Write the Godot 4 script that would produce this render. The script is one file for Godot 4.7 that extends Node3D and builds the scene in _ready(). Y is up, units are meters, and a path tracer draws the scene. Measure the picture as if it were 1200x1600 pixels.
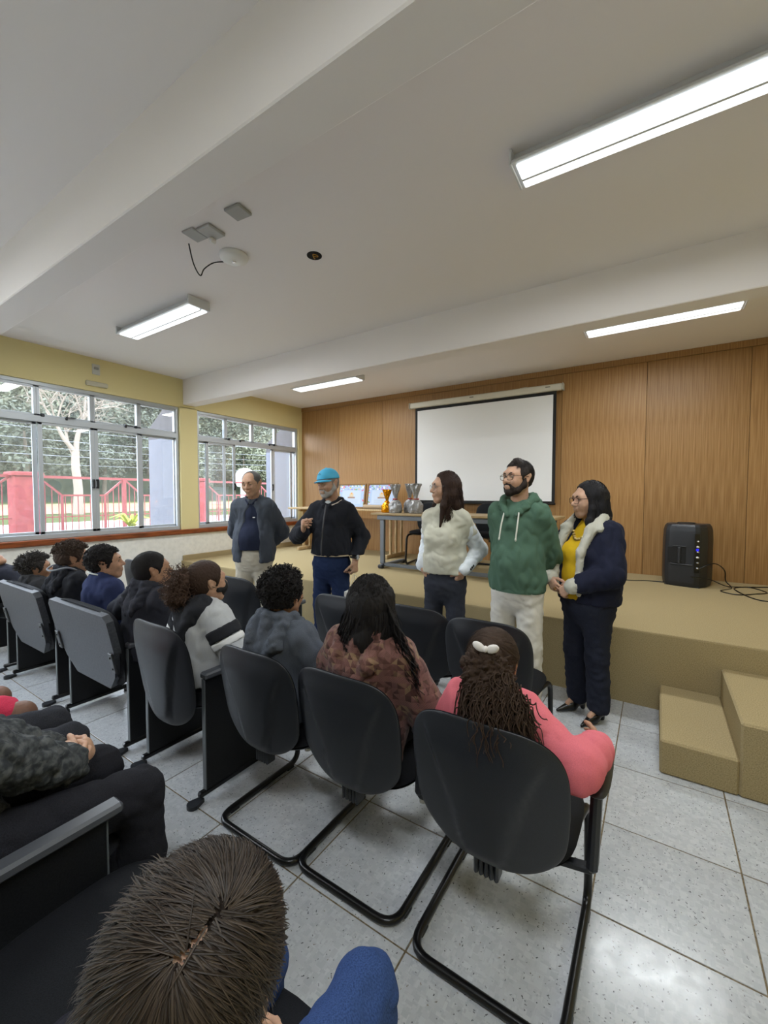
extends Node3D

# ---------------------------------------------------------------- measures of the place (metres)
const WX := -5.77      # inner face of the window wall
const BZ := -5.93      # face of the panelled back wall
const RX := 1.8        # inner face of the opposite side wall
const FZ := 3.9        # inner face of the rear wall
const CH := 3.156      # ceiling height
const BH := 2.797      # underside of the beams
const SH := 0.54       # stage height
const SZ := -3.445     # stage front
const TILE := 0.487

# ---------------------------------------------------------------- mesh collector
class MB:
	var v := PackedVector3Array()
	var n := PackedVector3Array()
	var uv := PackedVector2Array()
	var col := PackedColorArray()
	var ix := PackedInt32Array()
	func tri(a: Vector3, b: Vector3, c: Vector3, out: Vector3) -> void:
		var nr := (c - a).cross(b - a)
		if nr.length_squared() < 1e-16:
			return
		nr = nr.normalized()
		var k := v.size()
		if nr.dot(out) < 0.0:
			nr = -nr
			v.append_array([a, c, b])
		else:
			v.append_array([a, b, c])
		n.append_array([nr, nr, nr])
		uv.append_array([Vector2(a.x + a.z, a.y), Vector2(b.x + b.z, b.y), Vector2(c.x + c.z, c.y)])
		ix.append_array([k, k + 1, k + 2])
	func quad(a: Vector3, b: Vector3, c: Vector3, d: Vector3, out: Vector3) -> void:
		tri(a, b, c, out)
		tri(a, c, d, out)
	func quad_uv(a: Vector3, b: Vector3, c: Vector3, d: Vector3, out: Vector3) -> void:
		# a lower first corner, b lower second, c upper second, d upper first: texture fills it
		var k := v.size()
		v.append_array([a, b, c, d])
		n.append_array([out, out, out, out])
		uv.append_array([Vector2(0, 1), Vector2(1, 1), Vector2(1, 0), Vector2(0, 0)])
		if (c - a).cross(b - a).dot(out) >= 0.0:
			ix.append_array([k, k + 1, k + 2, k, k + 2, k + 3])
		else:
			ix.append_array([k, k + 2, k + 1, k, k + 3, k + 2])
	func box(c: Vector3, s: Vector3, b := 0.0, bs := Basis()) -> void:
		var h := s * 0.5
		b = minf(b, minf(h.x, minf(h.y, h.z)) * 0.95)
		var ax := [bs.x, bs.y, bs.z]
		var hh := [h.x, h.y, h.z]
		for i in 3:
			var j := (i + 1) % 3
			var k := (i + 2) % 3
			for sg in [-1.0, 1.0]:
				var o: Vector3 = c + ax[i] * hh[i] * sg
				var p: Vector3 = ax[j] * (hh[j] - b)
				var q: Vector3 = ax[k] * (hh[k] - b)
				quad(o - p - q, o + p - q, o + p + q, o - p + q, ax[i] * sg)
		if b > 0.0:
			for i in 3:
				var j := (i + 1) % 3
				var k := (i + 2) % 3
				for sj in [-1.0, 1.0]:
					for sk in [-1.0, 1.0]:
						var e: Vector3 = ax[i] * (hh[i] - b)
						var p1: Vector3 = c + ax[j] * hh[j] * sj + ax[k] * (hh[k] - b) * sk
						var p2: Vector3 = c + ax[j] * (hh[j] - b) * sj + ax[k] * hh[k] * sk
						quad(p1 - e, p1 + e, p2 + e, p2 - e, ax[j] * sj + ax[k] * sk)
			for sx in [-1.0, 1.0]:
				for sy in [-1.0, 1.0]:
					for sz in [-1.0, 1.0]:
						var X: Vector3 = ax[0] * sx
						var Y: Vector3 = ax[1] * sy
						var Z: Vector3 = ax[2] * sz
						tri(c + X * h.x + Y * (h.y - b) + Z * (h.z - b), c + X * (h.x - b) + Y * h.y + Z * (h.z - b), c + X * (h.x - b) + Y * (h.y - b) + Z * h.z, X + Y + Z)
	func span(lo: Vector3, hi: Vector3, b := 0.0) -> void:
		box((lo + hi) * 0.5, hi - lo, b)
	func bar(a: Vector3, b: Vector3, w: float, t: float, bev := 0.0, up := Vector3.UP) -> void:
		var d := b - a
		var z := d.normalized()
		if absf(z.dot(up)) > 0.99:
			up = Vector3.RIGHT
		var x := up.cross(z).normalized()
		box((a + b) * 0.5, Vector3(w, t, d.length()), bev, Basis(x, z.cross(x), z))
	func tube(pts: Array, r, sides := 8, closed := false, caps := true) -> void:
		var m := pts.size()
		var k := v.size()
		var up := Vector3.ZERO
		for i in m:
			var p: Vector3 = pts[i]
			var t: Vector3
			if closed:
				t = pts[(i + 1) % m] - pts[(i + m - 1) % m]
			else:
				t = pts[mini(i + 1, m - 1)] - pts[maxi(i - 1, 0)]
			t = t.normalized()
			if up == Vector3.ZERO:
				up = Vector3.UP if absf(t.y) < 0.9 else Vector3.RIGHT
			up = (up - t * up.dot(t)).normalized()
			var s := t.cross(up)
			var rr: float = r[i] if r is Array else r
			for j in sides:
				var an := TAU * j / sides
				var nn := up * cos(an) + s * sin(an)
				v.append(p + nn * rr)
				n.append(nn)
				uv.append(Vector2(float(j) / sides, float(i) / m))
		for i in (m if closed else m - 1):
			for j in sides:
				var a := k + i * sides + j
				var b := k + i * sides + (j + 1) % sides
				var c := k + ((i + 1) % m) * sides + j
				var d := k + ((i + 1) % m) * sides + (j + 1) % sides
				ix.append_array([a, c, b, b, c, d])
		if caps and not closed:
			for e in [0, m - 1]:
				var t2: Vector3 = (pts[0] - pts[1]) if e == 0 else (pts[m - 1] - pts[m - 2])
				t2 = t2.normalized()
				var c0 := v.size()
				v.append(pts[e])
				n.append(t2)
				uv.append(Vector2.ZERO)
				for j in sides:
					v.append(v[k + e * sides + j])
					n.append(t2)
					uv.append(Vector2.ZERO)
				for j in sides:
					if e == 0:
						ix.append_array([c0, c0 + 1 + j, c0 + 1 + (j + 1) % sides])
					else:
						ix.append_array([c0, c0 + 1 + (j + 1) % sides, c0 + 1 + j])
	func grid(nu: int, nv: int, f: Callable, flip := false) -> void:
		# f(u, v) -> Vector3, u and v in 0..1; normals from neighbours
		var k := v.size()
		var w := nu + 1
		for j in nv + 1:
			for i in w:
				v.append(f.call(float(i) / nu, float(j) / nv))
				uv.append(Vector2(float(i) / nu, float(j) / nv))
		for j in nv + 1:
			for i in w:
				var dx := v[k + j * w + mini(i + 1, nu)] - v[k + j * w + maxi(i - 1, 0)]
				var dy := v[k + mini(j + 1, nv) * w + i] - v[k + maxi(j - 1, 0) * w + i]
				var nr := dx.cross(dy)
				nr = nr.normalized() if nr.length_squared() > 1e-20 else Vector3.UP
				n.append(-nr if flip else nr)
		for j in nv:
			for i in nu:
				var a := k + j * w + i
				if flip:
					ix.append_array([a, a + 1, a + w, a + 1, a + w + 1, a + w])
				else:
					ix.append_array([a, a + w, a + 1, a + 1, a + w, a + w + 1])
	func lathe(prof: Array, sides: int, xf := Transform3D(), wob := 0.0, lobes := 0.0) -> void:
		var m := prof.size()
		var k := v.size()
		for i in m:
			var q: Vector2 = prof[i]
			var q0: Vector2 = prof[maxi(i - 1, 0)]
			var q1: Vector2 = prof[mini(i + 1, m - 1)]
			var tg := (q1 - q0).normalized()
			for j in sides:
				var an := TAU * j / sides
				var r := q.x * (1.0 + wob * sin(an * lobes + i * 0.7))
				v.append(xf * Vector3(cos(an) * r, q.y, sin(an) * r))
				n.append((xf.basis * Vector3(cos(an) * tg.y, -tg.x, sin(an) * tg.y)).normalized())
				uv.append(Vector2(float(j) / sides, float(i) / m))
		for i in m - 1:
			for j in sides:
				var a := k + i * sides + j
				var b := k + i * sides + (j + 1) % sides
				ix.append_array([a, b, a + sides, b, b + sides, a + sides])
	func extrude(poly: PackedVector2Array, depth: float, xf := Transform3D()) -> void:
		var t := Geometry2D.triangulate_polygon(poly)
		for sg in [-1.0, 1.0]:
			for i in range(0, t.size(), 3):
				var q := []
				for e in 3:
					var p := poly[t[i + e]]
					q.append(xf * Vector3(p.x, p.y, sg * depth * 0.5))
				tri(q[0], q[1], q[2], xf.basis.z * sg)
		var cw := 1.0 if Geometry2D.is_polygon_clockwise(poly) else -1.0
		for i in poly.size():
			var p := poly[i]
			var q := poly[(i + 1) % poly.size()]
			var o := Vector3(-(q - p).y, (q - p).x, 0) * cw
			quad(xf * Vector3(p.x, p.y, -depth * 0.5), xf * Vector3(q.x, q.y, -depth * 0.5), xf * Vector3(q.x, q.y, depth * 0.5), xf * Vector3(p.x, p.y, depth * 0.5), xf.basis * o)
	func ball(c: Vector3, r: Vector3, su := 12, sv := 8, bs := Basis()) -> void:
		var k := v.size()
		for j in sv + 1:
			var th := PI * j / sv
			for i in su + 1:
				var ph := TAU * i / su
				var d := Vector3(sin(th) * cos(ph), cos(th), sin(th) * sin(ph))
				v.append(c + bs * (d * r))
				n.append((bs * (d / r)).normalized())
				uv.append(Vector2(float(i) / su, float(j) / sv))
		for j in sv:
			for i in su:
				var a := k + j * (su + 1) + i
				ix.append_array([a, a + su + 1, a + 1, a + 1, a + su + 1, a + su + 2])
	# a cushion: superellipse outline a x b (exponent e), front and back heights from callables (x, y, r)
	func pillow(a: float, b: float, e: float, zf: Callable, zb: Callable, xf := Transform3D(), segs := 40, rings := 9) -> void:
		for side in 2:
			var k := v.size()
			var f: Callable = zf if side == 0 else zb
			for i in rings + 1:
				var r := sin(float(i) / rings * PI * 0.5)
				for j in segs:
					var an := TAU * j / segs
					var x := a * signf(cos(an)) * pow(absf(cos(an)), 2.0 / e) * r
					var y := b * signf(sin(an)) * pow(absf(sin(an)), 2.0 / e) * r
					v.append(xf * (f.call(x, y, r) as Vector3))
					uv.append(Vector2(x, y))
			for i in rings + 1:
				for j in segs:
					var i0 := maxi(i - 1, 0)
					var i1 := mini(i + 1, rings)
					var dr := v[k + i1 * segs + j] - v[k + i0 * segs + j]
					var da := v[k + maxi(i, 1) * segs + (j + 1) % segs] - v[k + maxi(i, 1) * segs + (j + segs - 1) % segs]
					var nr := dr.cross(da).normalized() * (1.0 if side == 0 else -1.0)
					n.append(nr)
			for i in rings:
				for j in segs:
					var p := k + i * segs + j
					var q := k + i * segs + (j + 1) % segs
					if side == 0:
						ix.append_array([p, q, p + segs, q, q + segs, p + segs])
					else:
						ix.append_array([p, p + segs, q, q, p + segs, q + segs])
	func put(o: MB, xf: Transform3D) -> void:
		var k := v.size()
		for i in o.v.size():
			v.append(xf * o.v[i])
			n.append((xf.basis * o.n[i]).normalized())
		uv.append_array(o.uv)
		for i in o.ix:
			ix.append(k + i)
	func mesh() -> ArrayMesh:
		var arr := []
		arr.resize(Mesh.ARRAY_MAX)
		arr[Mesh.ARRAY_VERTEX] = v
		arr[Mesh.ARRAY_NORMAL] = n
		arr[Mesh.ARRAY_TEX_UV] = uv
		if col.size() == v.size():
			arr[Mesh.ARRAY_COLOR] = col
		arr[Mesh.ARRAY_INDEX] = ix
		var m := ArrayMesh.new()
		m.add_surface_from_arrays(Mesh.PRIMITIVE_TRIANGLES, arr)
		return m

# ---------------------------------------------------------------- a smooth union of tapered capsules, meshed as surface nets
class SDF:
	var a := PackedVector3Array()
	var ba := PackedVector3Array()
	var inv := PackedFloat32Array()
	var ra := PackedFloat32Array()
	var dr := PackedFloat32Array()
	var kk := PackedFloat32Array()
	var mode := PackedInt32Array()      # 0 add, 1 take away, 2 keep only the side the plane's normal points away from
	var n1 := PackedVector3Array()
	var f1 := PackedFloat32Array()
	var n2 := PackedVector3Array()
	var f2 := PackedFloat32Array()
	var cell := 0.012
	var amp := 0.0
	var freq := Vector3.ONE
	var ridge := false
	var seed := 1
	var lo := Vector3.ONE * 1e9
	var hi := Vector3.ONE * -1e9
	var out := {}
	func _init(c := 0.012) -> void:
		cell = c
	func rough(am: float, fr: Vector3, rid := false, sd := 1) -> SDF:
		amp = am
		freq = fr
		ridge = rid
		seed = sd
		return self
	func cap(p: Vector3, q: Vector3, r0: float, r1: float, k := 0.02, md := 0, m1 := Vector3.ZERO, g1 := 1.0, m2 := Vector3.ZERO, g2 := 1.0) -> void:
		var d := q - p
		if g1 != 1.0:
			d += m1 * d.dot(m1) * (g1 - 1.0)
		if g2 != 1.0:
			d += m2 * d.dot(m2) * (g2 - 1.0)
		a.append(p)
		ba.append(d)
		inv.append(1.0 / d.length_squared() if d.length_squared() > 1e-12 else 0.0)
		ra.append(r0)
		dr.append(r1 - r0)
		kk.append(maxf(k, 0.0005))
		mode.append(md)
		n1.append(m1)
		f1.append(g1)
		n2.append(m2)
		f2.append(g2)
		if md == 0:
			var r := Vector3.ONE * maxf(r0, r1) * (1.0 / minf(1.0, minf(g1, g2)))
			lo = lo.min(p - r).min(q - r)
			hi = hi.max(p + r).max(q + r)
	func ball(p: Vector3, r: float, k := 0.02, md := 0, m1 := Vector3.ZERO, g1 := 1.0, m2 := Vector3.ZERO, g2 := 1.0) -> void:
		cap(p, p, r, r, k, md, m1, g1, m2, g2)
	func cut(p: Vector3, nrm: Vector3, k := 0.004) -> void:
		a.append(p)
		ba.append(nrm.normalized())
		for arr in [inv, ra, dr]:
			arr.append(0.0)
		kk.append(k)
		mode.append(2)
		n1.append(Vector3.ZERO)
		f1.append(1.0)
		n2.append(Vector3.ZERO)
		f2.append(1.0)
	func chain(pts: Array, rs: Array, k := 0.02, m1 := Vector3.ZERO, g1 := 1.0) -> void:
		for i in pts.size() - 1:
			cap(pts[i], pts[i + 1], rs[i], rs[i + 1], k, 0, m1, g1)
	func run() -> void:
		var h := cell
		var o := lo - Vector3.ONE * h * 3.0
		var B := 4
		var bx := int(ceil((hi.x - o.x + h * 3.0) / (h * B))) + 1
		var by := int(ceil((hi.y - o.y + h * 3.0) / (h * B))) + 1
		var bz := int(ceil((hi.z - o.z + h * 3.0) / (h * B))) + 1
		var nx := bx * B
		var ny := by * B
		var nz := bz * B
		var sy := nx
		var sz := nx * ny
		var val := PackedFloat32Array()
		val.resize(nx * ny * nz)
		val.fill(1.0)
		var cnt := a.size()
		var br := h * 1.5 * 1.7321
		var thr := (br + h) * 1.45
		var act := PackedInt32Array()
		var ds := PackedFloat32Array()
		ds.resize(cnt)
		for kz in bz:
			for ky in by:
				for kx in bx:
					var c := o + Vector3(kx * B + 1.5, ky * B + 1.5, kz * B + 1.5) * h
					var d := 1e3
					var mk := 0.0
					for i in cnt:
						var di: float
						var md := mode[i]
						var q := c - a[i]
						if md == 2:
							di = q.dot(ba[i])
						else:
							if f1[i] != 1.0:
								q += n1[i] * (q.dot(n1[i]) * (f1[i] - 1.0))
							if f2[i] != 1.0:
								q += n2[i] * (q.dot(n2[i]) * (f2[i] - 1.0))
							var t := clampf(q.dot(ba[i]) * inv[i], 0.0, 1.0)
							di = (q - ba[i] * t).length() - ra[i] - dr[i] * t
						ds[i] = di
						var k := kk[i]
						if md == 0:
							var e := maxf(k - absf(d - di), 0.0) / k
							d = minf(d, di) - e * e * k * 0.25
						else:
							if md == 1:
								di = -di
							var e := maxf(k - absf(d - di), 0.0) / k
							d = maxf(d, di) + e * e * k * 0.25
					var base := kx * B + ky * B * sy + kz * B * sz
					if absf(d) > thr:
						if d < 0.0:
							for z in B:
								for y in B:
									for x in B:
										val[base + x + y * sy + z * sz] = -1.0
						continue
					var near := PackedInt32Array()
					for i in cnt:
						if mode[i] == 0:
							if ds[i] < thr * 1.9 + kk[i]:
								near.append(i)
						elif mode[i] == 1:
							if ds[i] < thr * 1.9 + kk[i]:
								near.append(i)
						elif ds[i] > -thr - kk[i]:
							near.append(i)
					act.append(base)
					for z in B:
						for y in B:
							for x in B:
								var p := o + Vector3(kx * B + x, ky * B + y, kz * B + z) * h
								var dd := 1e3
								for i in near:
									var q := p - a[i]
									var md := mode[i]
									var di: float
									if md == 2:
										di = q.dot(ba[i])
									else:
										if f1[i] != 1.0:
											q += n1[i] * (q.dot(n1[i]) * (f1[i] - 1.0))
										if f2[i] != 1.0:
											q += n2[i] * (q.dot(n2[i]) * (f2[i] - 1.0))
										var t := clampf(q.dot(ba[i]) * inv[i], 0.0, 1.0)
										di = (q - ba[i] * t).length() - ra[i] - dr[i] * t
									var k := kk[i]
									if md == 0:
										var e := maxf(k - absf(dd - di), 0.0) / k
										dd = minf(dd, di) - e * e * k * 0.25
									else:
										if md == 1:
											di = -di
										var e := maxf(k - absf(dd - di), 0.0) / k
										dd = maxf(dd, di) + e * e * k * 0.25
								val[base + x + y * sy + z * sz] = dd
		var vid := PackedInt32Array()
		vid.resize(nx * ny * nz)
		vid.fill(-1)
		var V := PackedVector3Array()
		var cells := PackedInt32Array()
		var off := PackedInt32Array([0, 1, sy, sy + 1, sz, sz + 1, sz + sy, sz + sy + 1])
		var ea := PackedInt32Array([0, 2, 4, 6, 0, 1, 4, 5, 0, 1, 2, 3])
		var eb := PackedInt32Array([1, 3, 5, 7, 2, 3, 6, 7, 4, 5, 6, 7])
		var cor := PackedVector3Array()
		for i in 8:
			cor.append(Vector3(i & 1, (i >> 1) & 1, (i >> 2) & 1))
		for base in act:
			for z in B:
				for y in B:
					for x in B:
						var id := base + x + y * sy + z * sz
						var ix := id % nx
						var iy := (id / nx) % ny
						var iz := id / sz
						if ix >= nx - 1 or iy >= ny - 1 or iz >= nz - 1:
							continue
						var m := 0
						for e in 8:
							if val[id + off[e]] < 0.0:
								m |= 1 << e
						if m == 0 or m == 255:
							continue
						var s := Vector3.ZERO
						var w := 0
						for e in 12:
							var A := ea[e]
							var Bq := eb[e]
							if ((m >> A) & 1) == ((m >> Bq) & 1):
								continue
							var va := val[id + off[A]]
							var t := va / (va - val[id + off[Bq]])
							s += cor[A] + (cor[Bq] - cor[A]) * t
							w += 1
						vid[id] = V.size()
						cells.append(id)
						V.append(o + (Vector3(ix, iy, iz) + s / w) * h)
		var I := PackedInt32Array()
		var st := PackedInt32Array([1, sy, sz])
		for id in cells:
			var v0 := val[id]
			for ax in 3:
				var v1 := val[id + st[ax]]
				if (v0 < 0.0) == (v1 < 0.0):
					continue
				var u := st[(ax + 1) % 3]
				var w := st[(ax + 2) % 3]
				if id - u - w < 0:
					continue
				var q0 := vid[id]
				var q1 := vid[id - u]
				var q2 := vid[id - u - w]
				var q3 := vid[id - w]
				if q1 < 0 or q2 < 0 or q3 < 0:
					continue
				if v0 < 0.0:
					I.append_array([q0, q2, q1, q0, q3, q2])
				else:
					I.append_array([q0, q1, q2, q0, q2, q3])
		var N := _normals(V, I)
		if amp > 0.0:
			var ns := FastNoiseLite.new()
			ns.seed = seed
			ns.frequency = 1.0
			ns.noise_type = FastNoiseLite.TYPE_SIMPLEX_SMOOTH
			ns.fractal_type = FastNoiseLite.FRACTAL_FBM
			ns.fractal_octaves = 2
			for i in V.size():
				var p := V[i] * freq
				var t := ns.get_noise_3d(p.x, p.y, p.z)
				if ridge:
					t = absf(t) * 2.2 - 0.5
				V[i] += N[i] * t * amp
			N = _normals(V, I)
		out = {"v": V, "n": N, "i": I}
	func _normals(V: PackedVector3Array, I: PackedInt32Array) -> PackedVector3Array:
		var N := PackedVector3Array()
		N.resize(V.size())
		for i in range(0, I.size(), 3):
			var p := V[I[i]]
			var nr := (V[I[i + 2]] - p).cross(V[I[i + 1]] - p)
			N[I[i]] += nr
			N[I[i + 1]] += nr
			N[I[i + 2]] += nr
		for i in N.size():
			N[i] = N[i].normalized()
		return N

# ---------------------------------------------------------------- nodes
var taken := {}
var jobs: Array = []        # [MeshInstance3D, Array of SDF, Callable for colours or null]
var M := {}

func numbered(called: String) -> String:
	if not taken.has(called):
		taken[called] = 0
		return called
	taken[called] += 1
	return "%s_%03d" % [called, taken[called]]

func part(called: String, mb, mat: Material, parent: Node) -> MeshInstance3D:
	var o := MeshInstance3D.new()
	o.name = called
	o.mesh = mb.mesh() if mb is MB else mb
	o.material_override = mat
	parent.add_child(o, true)
	return o

func soft(called: String, fields: Array, mat: Material, parent: Node) -> MeshInstance3D:
	# a mesh that is filled in once all the fields have been worked out
	var o := MeshInstance3D.new()
	o.name = called
	o.material_override = mat
	parent.add_child(o, true)
	jobs.append([o, fields])
	return o

func tag(o: Node, label: String, category: String, group := "", kind := "") -> Node:
	o.set_meta("label", label)
	o.set_meta("category", category)
	if group:
		o.set_meta("group", group)
	if kind:
		o.set_meta("kind", kind)
	return o

func thing(called: String, label: String, category: String, at := Vector3.ZERO, turn := 0.0, group := "") -> Node3D:
	var o := Node3D.new()
	o.name = numbered(called)
	add_child(o, true)
	o.position = at
	o.rotation.y = turn
	tag(o, label, category, group)
	return o

func single(called: String, mb, mat: Material, label: String, category: String, group := "", kind := "") -> MeshInstance3D:
	var o := part(numbered(called), mb, mat, self)
	tag(o, label, category, group, kind)
	return o

func copy_of(o: Node3D, at: Vector3, turn := 0.0, label := "") -> Node3D:
	var c: Node3D = o.duplicate()
	c.name = numbered(String(o.name).rstrip("_0123456789"))
	add_child(c, true)
	c.position = at
	c.rotation.y = turn
	if label:
		c.set_meta("label", label)
	return c

func run_jobs() -> void:
	var all: Array = []
	for j in jobs:
		for s in j[1]:
			all.append(s)
	var work := func(i: int) -> void: all[i].run()
	var id := WorkerThreadPool.add_group_task(work, all.size(), -1, true)
	WorkerThreadPool.wait_for_group_task_completion(id)
	for j in jobs:
		var V := PackedVector3Array()
		var N := PackedVector3Array()
		var I := PackedInt32Array()
		for s in j[1]:
			var k := V.size()
			V.append_array(s.out.v)
			N.append_array(s.out.n)
			for i in s.out.i:
				I.append(k + i)
		if V.is_empty():
			print("empty field: ", j[0].get_parent().name, "/", j[0].name)
			continue
		var arr := []
		arr.resize(Mesh.ARRAY_MAX)
		arr[Mesh.ARRAY_VERTEX] = V
		arr[Mesh.ARRAY_NORMAL] = N
		arr[Mesh.ARRAY_INDEX] = I
		var m := ArrayMesh.new()
		m.add_surface_from_arrays(Mesh.PRIMITIVE_TRIANGLES, arr)
		j[0].mesh = m

func fillet(pts: Array, r: float, steps := 5) -> Array:
	var o := [pts[0]]
	for i in range(1, pts.size() - 1):
		var p: Vector3 = pts[i]
		var d0: Vector3 = pts[i - 1] - p
		var d1: Vector3 = pts[i + 1] - p
		var rr := minf(r, minf(d0.length(), d1.length()) * 0.48)
		var p0 := p + d0.normalized() * rr
		var p1 := p + d1.normalized() * rr
		for s in steps + 1:
			var t := float(s) / steps
			o.append(p0.lerp(p, t).lerp(p.lerp(p1, t), t))
	o.append(pts[-1])
	return o

# ---------------------------------------------------------------- materials
func mat(c: Color, rough := 0.7, metal := 0.0, spec := 0.5) -> StandardMaterial3D:
	var m := StandardMaterial3D.new()
	m.albedo_color = c
	m.roughness = rough
	m.metallic = metal
	m.metallic_specular = spec
	m.cull_mode = BaseMaterial3D.CULL_DISABLED
	return m

func noise_tex(freq: float, stops: Array, size := 512, octaves := 4, sd := 1) -> NoiseTexture2D:
	var t := NoiseTexture2D.new()
	t.width = size
	t.height = size
	t.seamless = true
	var f := FastNoiseLite.new()
	f.seed = sd
	f.frequency = freq
	f.noise_type = FastNoiseLite.TYPE_SIMPLEX_SMOOTH
	f.fractal_octaves = octaves
	t.noise = f
	if stops.size():
		var g := Gradient.new()
		var offs := PackedFloat32Array()
		var cols := PackedColorArray()
		for s in stops:
			offs.append(s[0])
			cols.append(s[1])
		g.offsets = offs
		g.colors = cols
		t.color_ramp = g
	return t

var tex_store := {}
func shared_tex(v: float, freq: float, sd: int, bump := false) -> NoiseTexture2D:
	# grey grain, kept so that many materials can share it
	var key := "%s %.2f %.3f" % ["b" if bump else "g", v, freq]
	if not tex_store.has(key):
		var d := 1.0 - minf(0.85, 1.6 * v)
		var m := 1.0 - 0.6 * v
		tex_store[key] = noise_tex(freq, [] if bump else [[0.15, Color(d, d, d)], [0.5, Color(m, m, m)], [0.85, Color(1, 1, 1)]], 256, 4, sd)
	return tex_store[key]

func grained(c: Color, var_amt: float, freq: float, scale: Vector3, rough := 0.8, bump := 0.0, spec := 0.4, world := false, sd := 3) -> StandardMaterial3D:
	# a colour that wavers around c, mapped on three planes
	var steps := [0.03, 0.06, 0.12, 0.2, 0.3, 0.7]
	var v: float = steps[0]
	for q in steps:
		if absf(q - var_amt) < absf(v - var_amt):
			v = q
	var fq := 0.03 if freq < 0.05 else 0.1
	var mid := pow(1.0 - 0.6 * v, 2.2)
	var l := c.srgb_to_linear()
	l = Color(minf(1.0, l.r / mid), minf(1.0, l.g / mid), minf(1.0, l.b / mid))
	var m := mat(l.linear_to_srgb(), rough, 0.0, spec)
	m.albedo_texture = shared_tex(v, fq, sd)
	m.uv1_triplanar = true
	m.uv1_world_triplanar = world
	m.uv1_scale = scale
	if bump > 0.0:
		m.heightmap_enabled = true
		m.heightmap_texture = shared_tex(0.0, fq * 2.0, sd + 1, true)
		m.heightmap_scale = bump
	return m

func cloth(c: Color, va := 0.12, sc := 9.0, sheen := 0.25) -> StandardMaterial3D:
	# c is given as a linear base colour
	var m := grained(c.linear_to_srgb(), va, 0.06, Vector3.ONE * sc, 0.9, 0.05, 0.2)
	m.rim_enabled = sheen > 0.0
	m.rim = sheen
	m.rim_tint = 0.7
	return m

func skin(c: Color) -> StandardMaterial3D:
	var m := grained(c.linear_to_srgb(), 0.06, 0.03, Vector3.ONE * 6.0, 0.5, 0.0, 0.35)
	m.subsurf_scatter_enabled = true
	m.subsurf_scatter_strength = 0.08
	return m

func hairmat(c: Color) -> StandardMaterial3D:
	var m := grained(c.linear_to_srgb(), 0.3, 0.08, Vector3(60, 6, 60), 0.55, 0.1, 0.25)
	return m

# ---------------------------------------------------------------- camera, sky, light
func set_view() -> void:
	var cam := Camera3D.new()
	cam.name = "camera"
	cam.position = Vector3(0, 1.5, 0)
	cam.rotation = Vector3(-0.0413, 0.5789, 0.0011)
	cam.fov = 101.53
	cam.near = 0.05
	cam.far = 400.0
	add_child(cam)
	cam.current = true
	var env := Environment.new()
	env.background_mode = Environment.BG_SKY
	var sm := ProceduralSkyMaterial.new()
	sm.sky_top_color = Color(0.80, 0.86, 0.93)
	sm.sky_horizon_color = Color(0.93, 0.95, 0.97)
	sm.ground_horizon_color = Color(0.85, 0.86, 0.84)
	sm.ground_bottom_color = Color(0.45, 0.45, 0.42)
	sm.sky_curve = 0.2
	sm.use_debanding = false
	var sky := Sky.new()
	sky.sky_material = sm
	env.sky = sky
	env.background_energy_multiplier = SKY_ENERGY
	env.ambient_light_source = Environment.AMBIENT_SOURCE_SKY
	env.tonemap_mode = Environment.TONE_MAPPER_LINEAR
	env.tonemap_exposure = EXPOSURE
	env.sdfgi_enabled = true
	env.ssao_enabled = true
	env.ssil_enabled = true
	var we := WorldEnvironment.new()
	we.name = "environment"
	we.environment = env
	add_child(we)

const SKY_ENERGY := 15.0
const EXPOSURE := 1.04
const LAMP_ENERGY := 3.4

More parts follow.
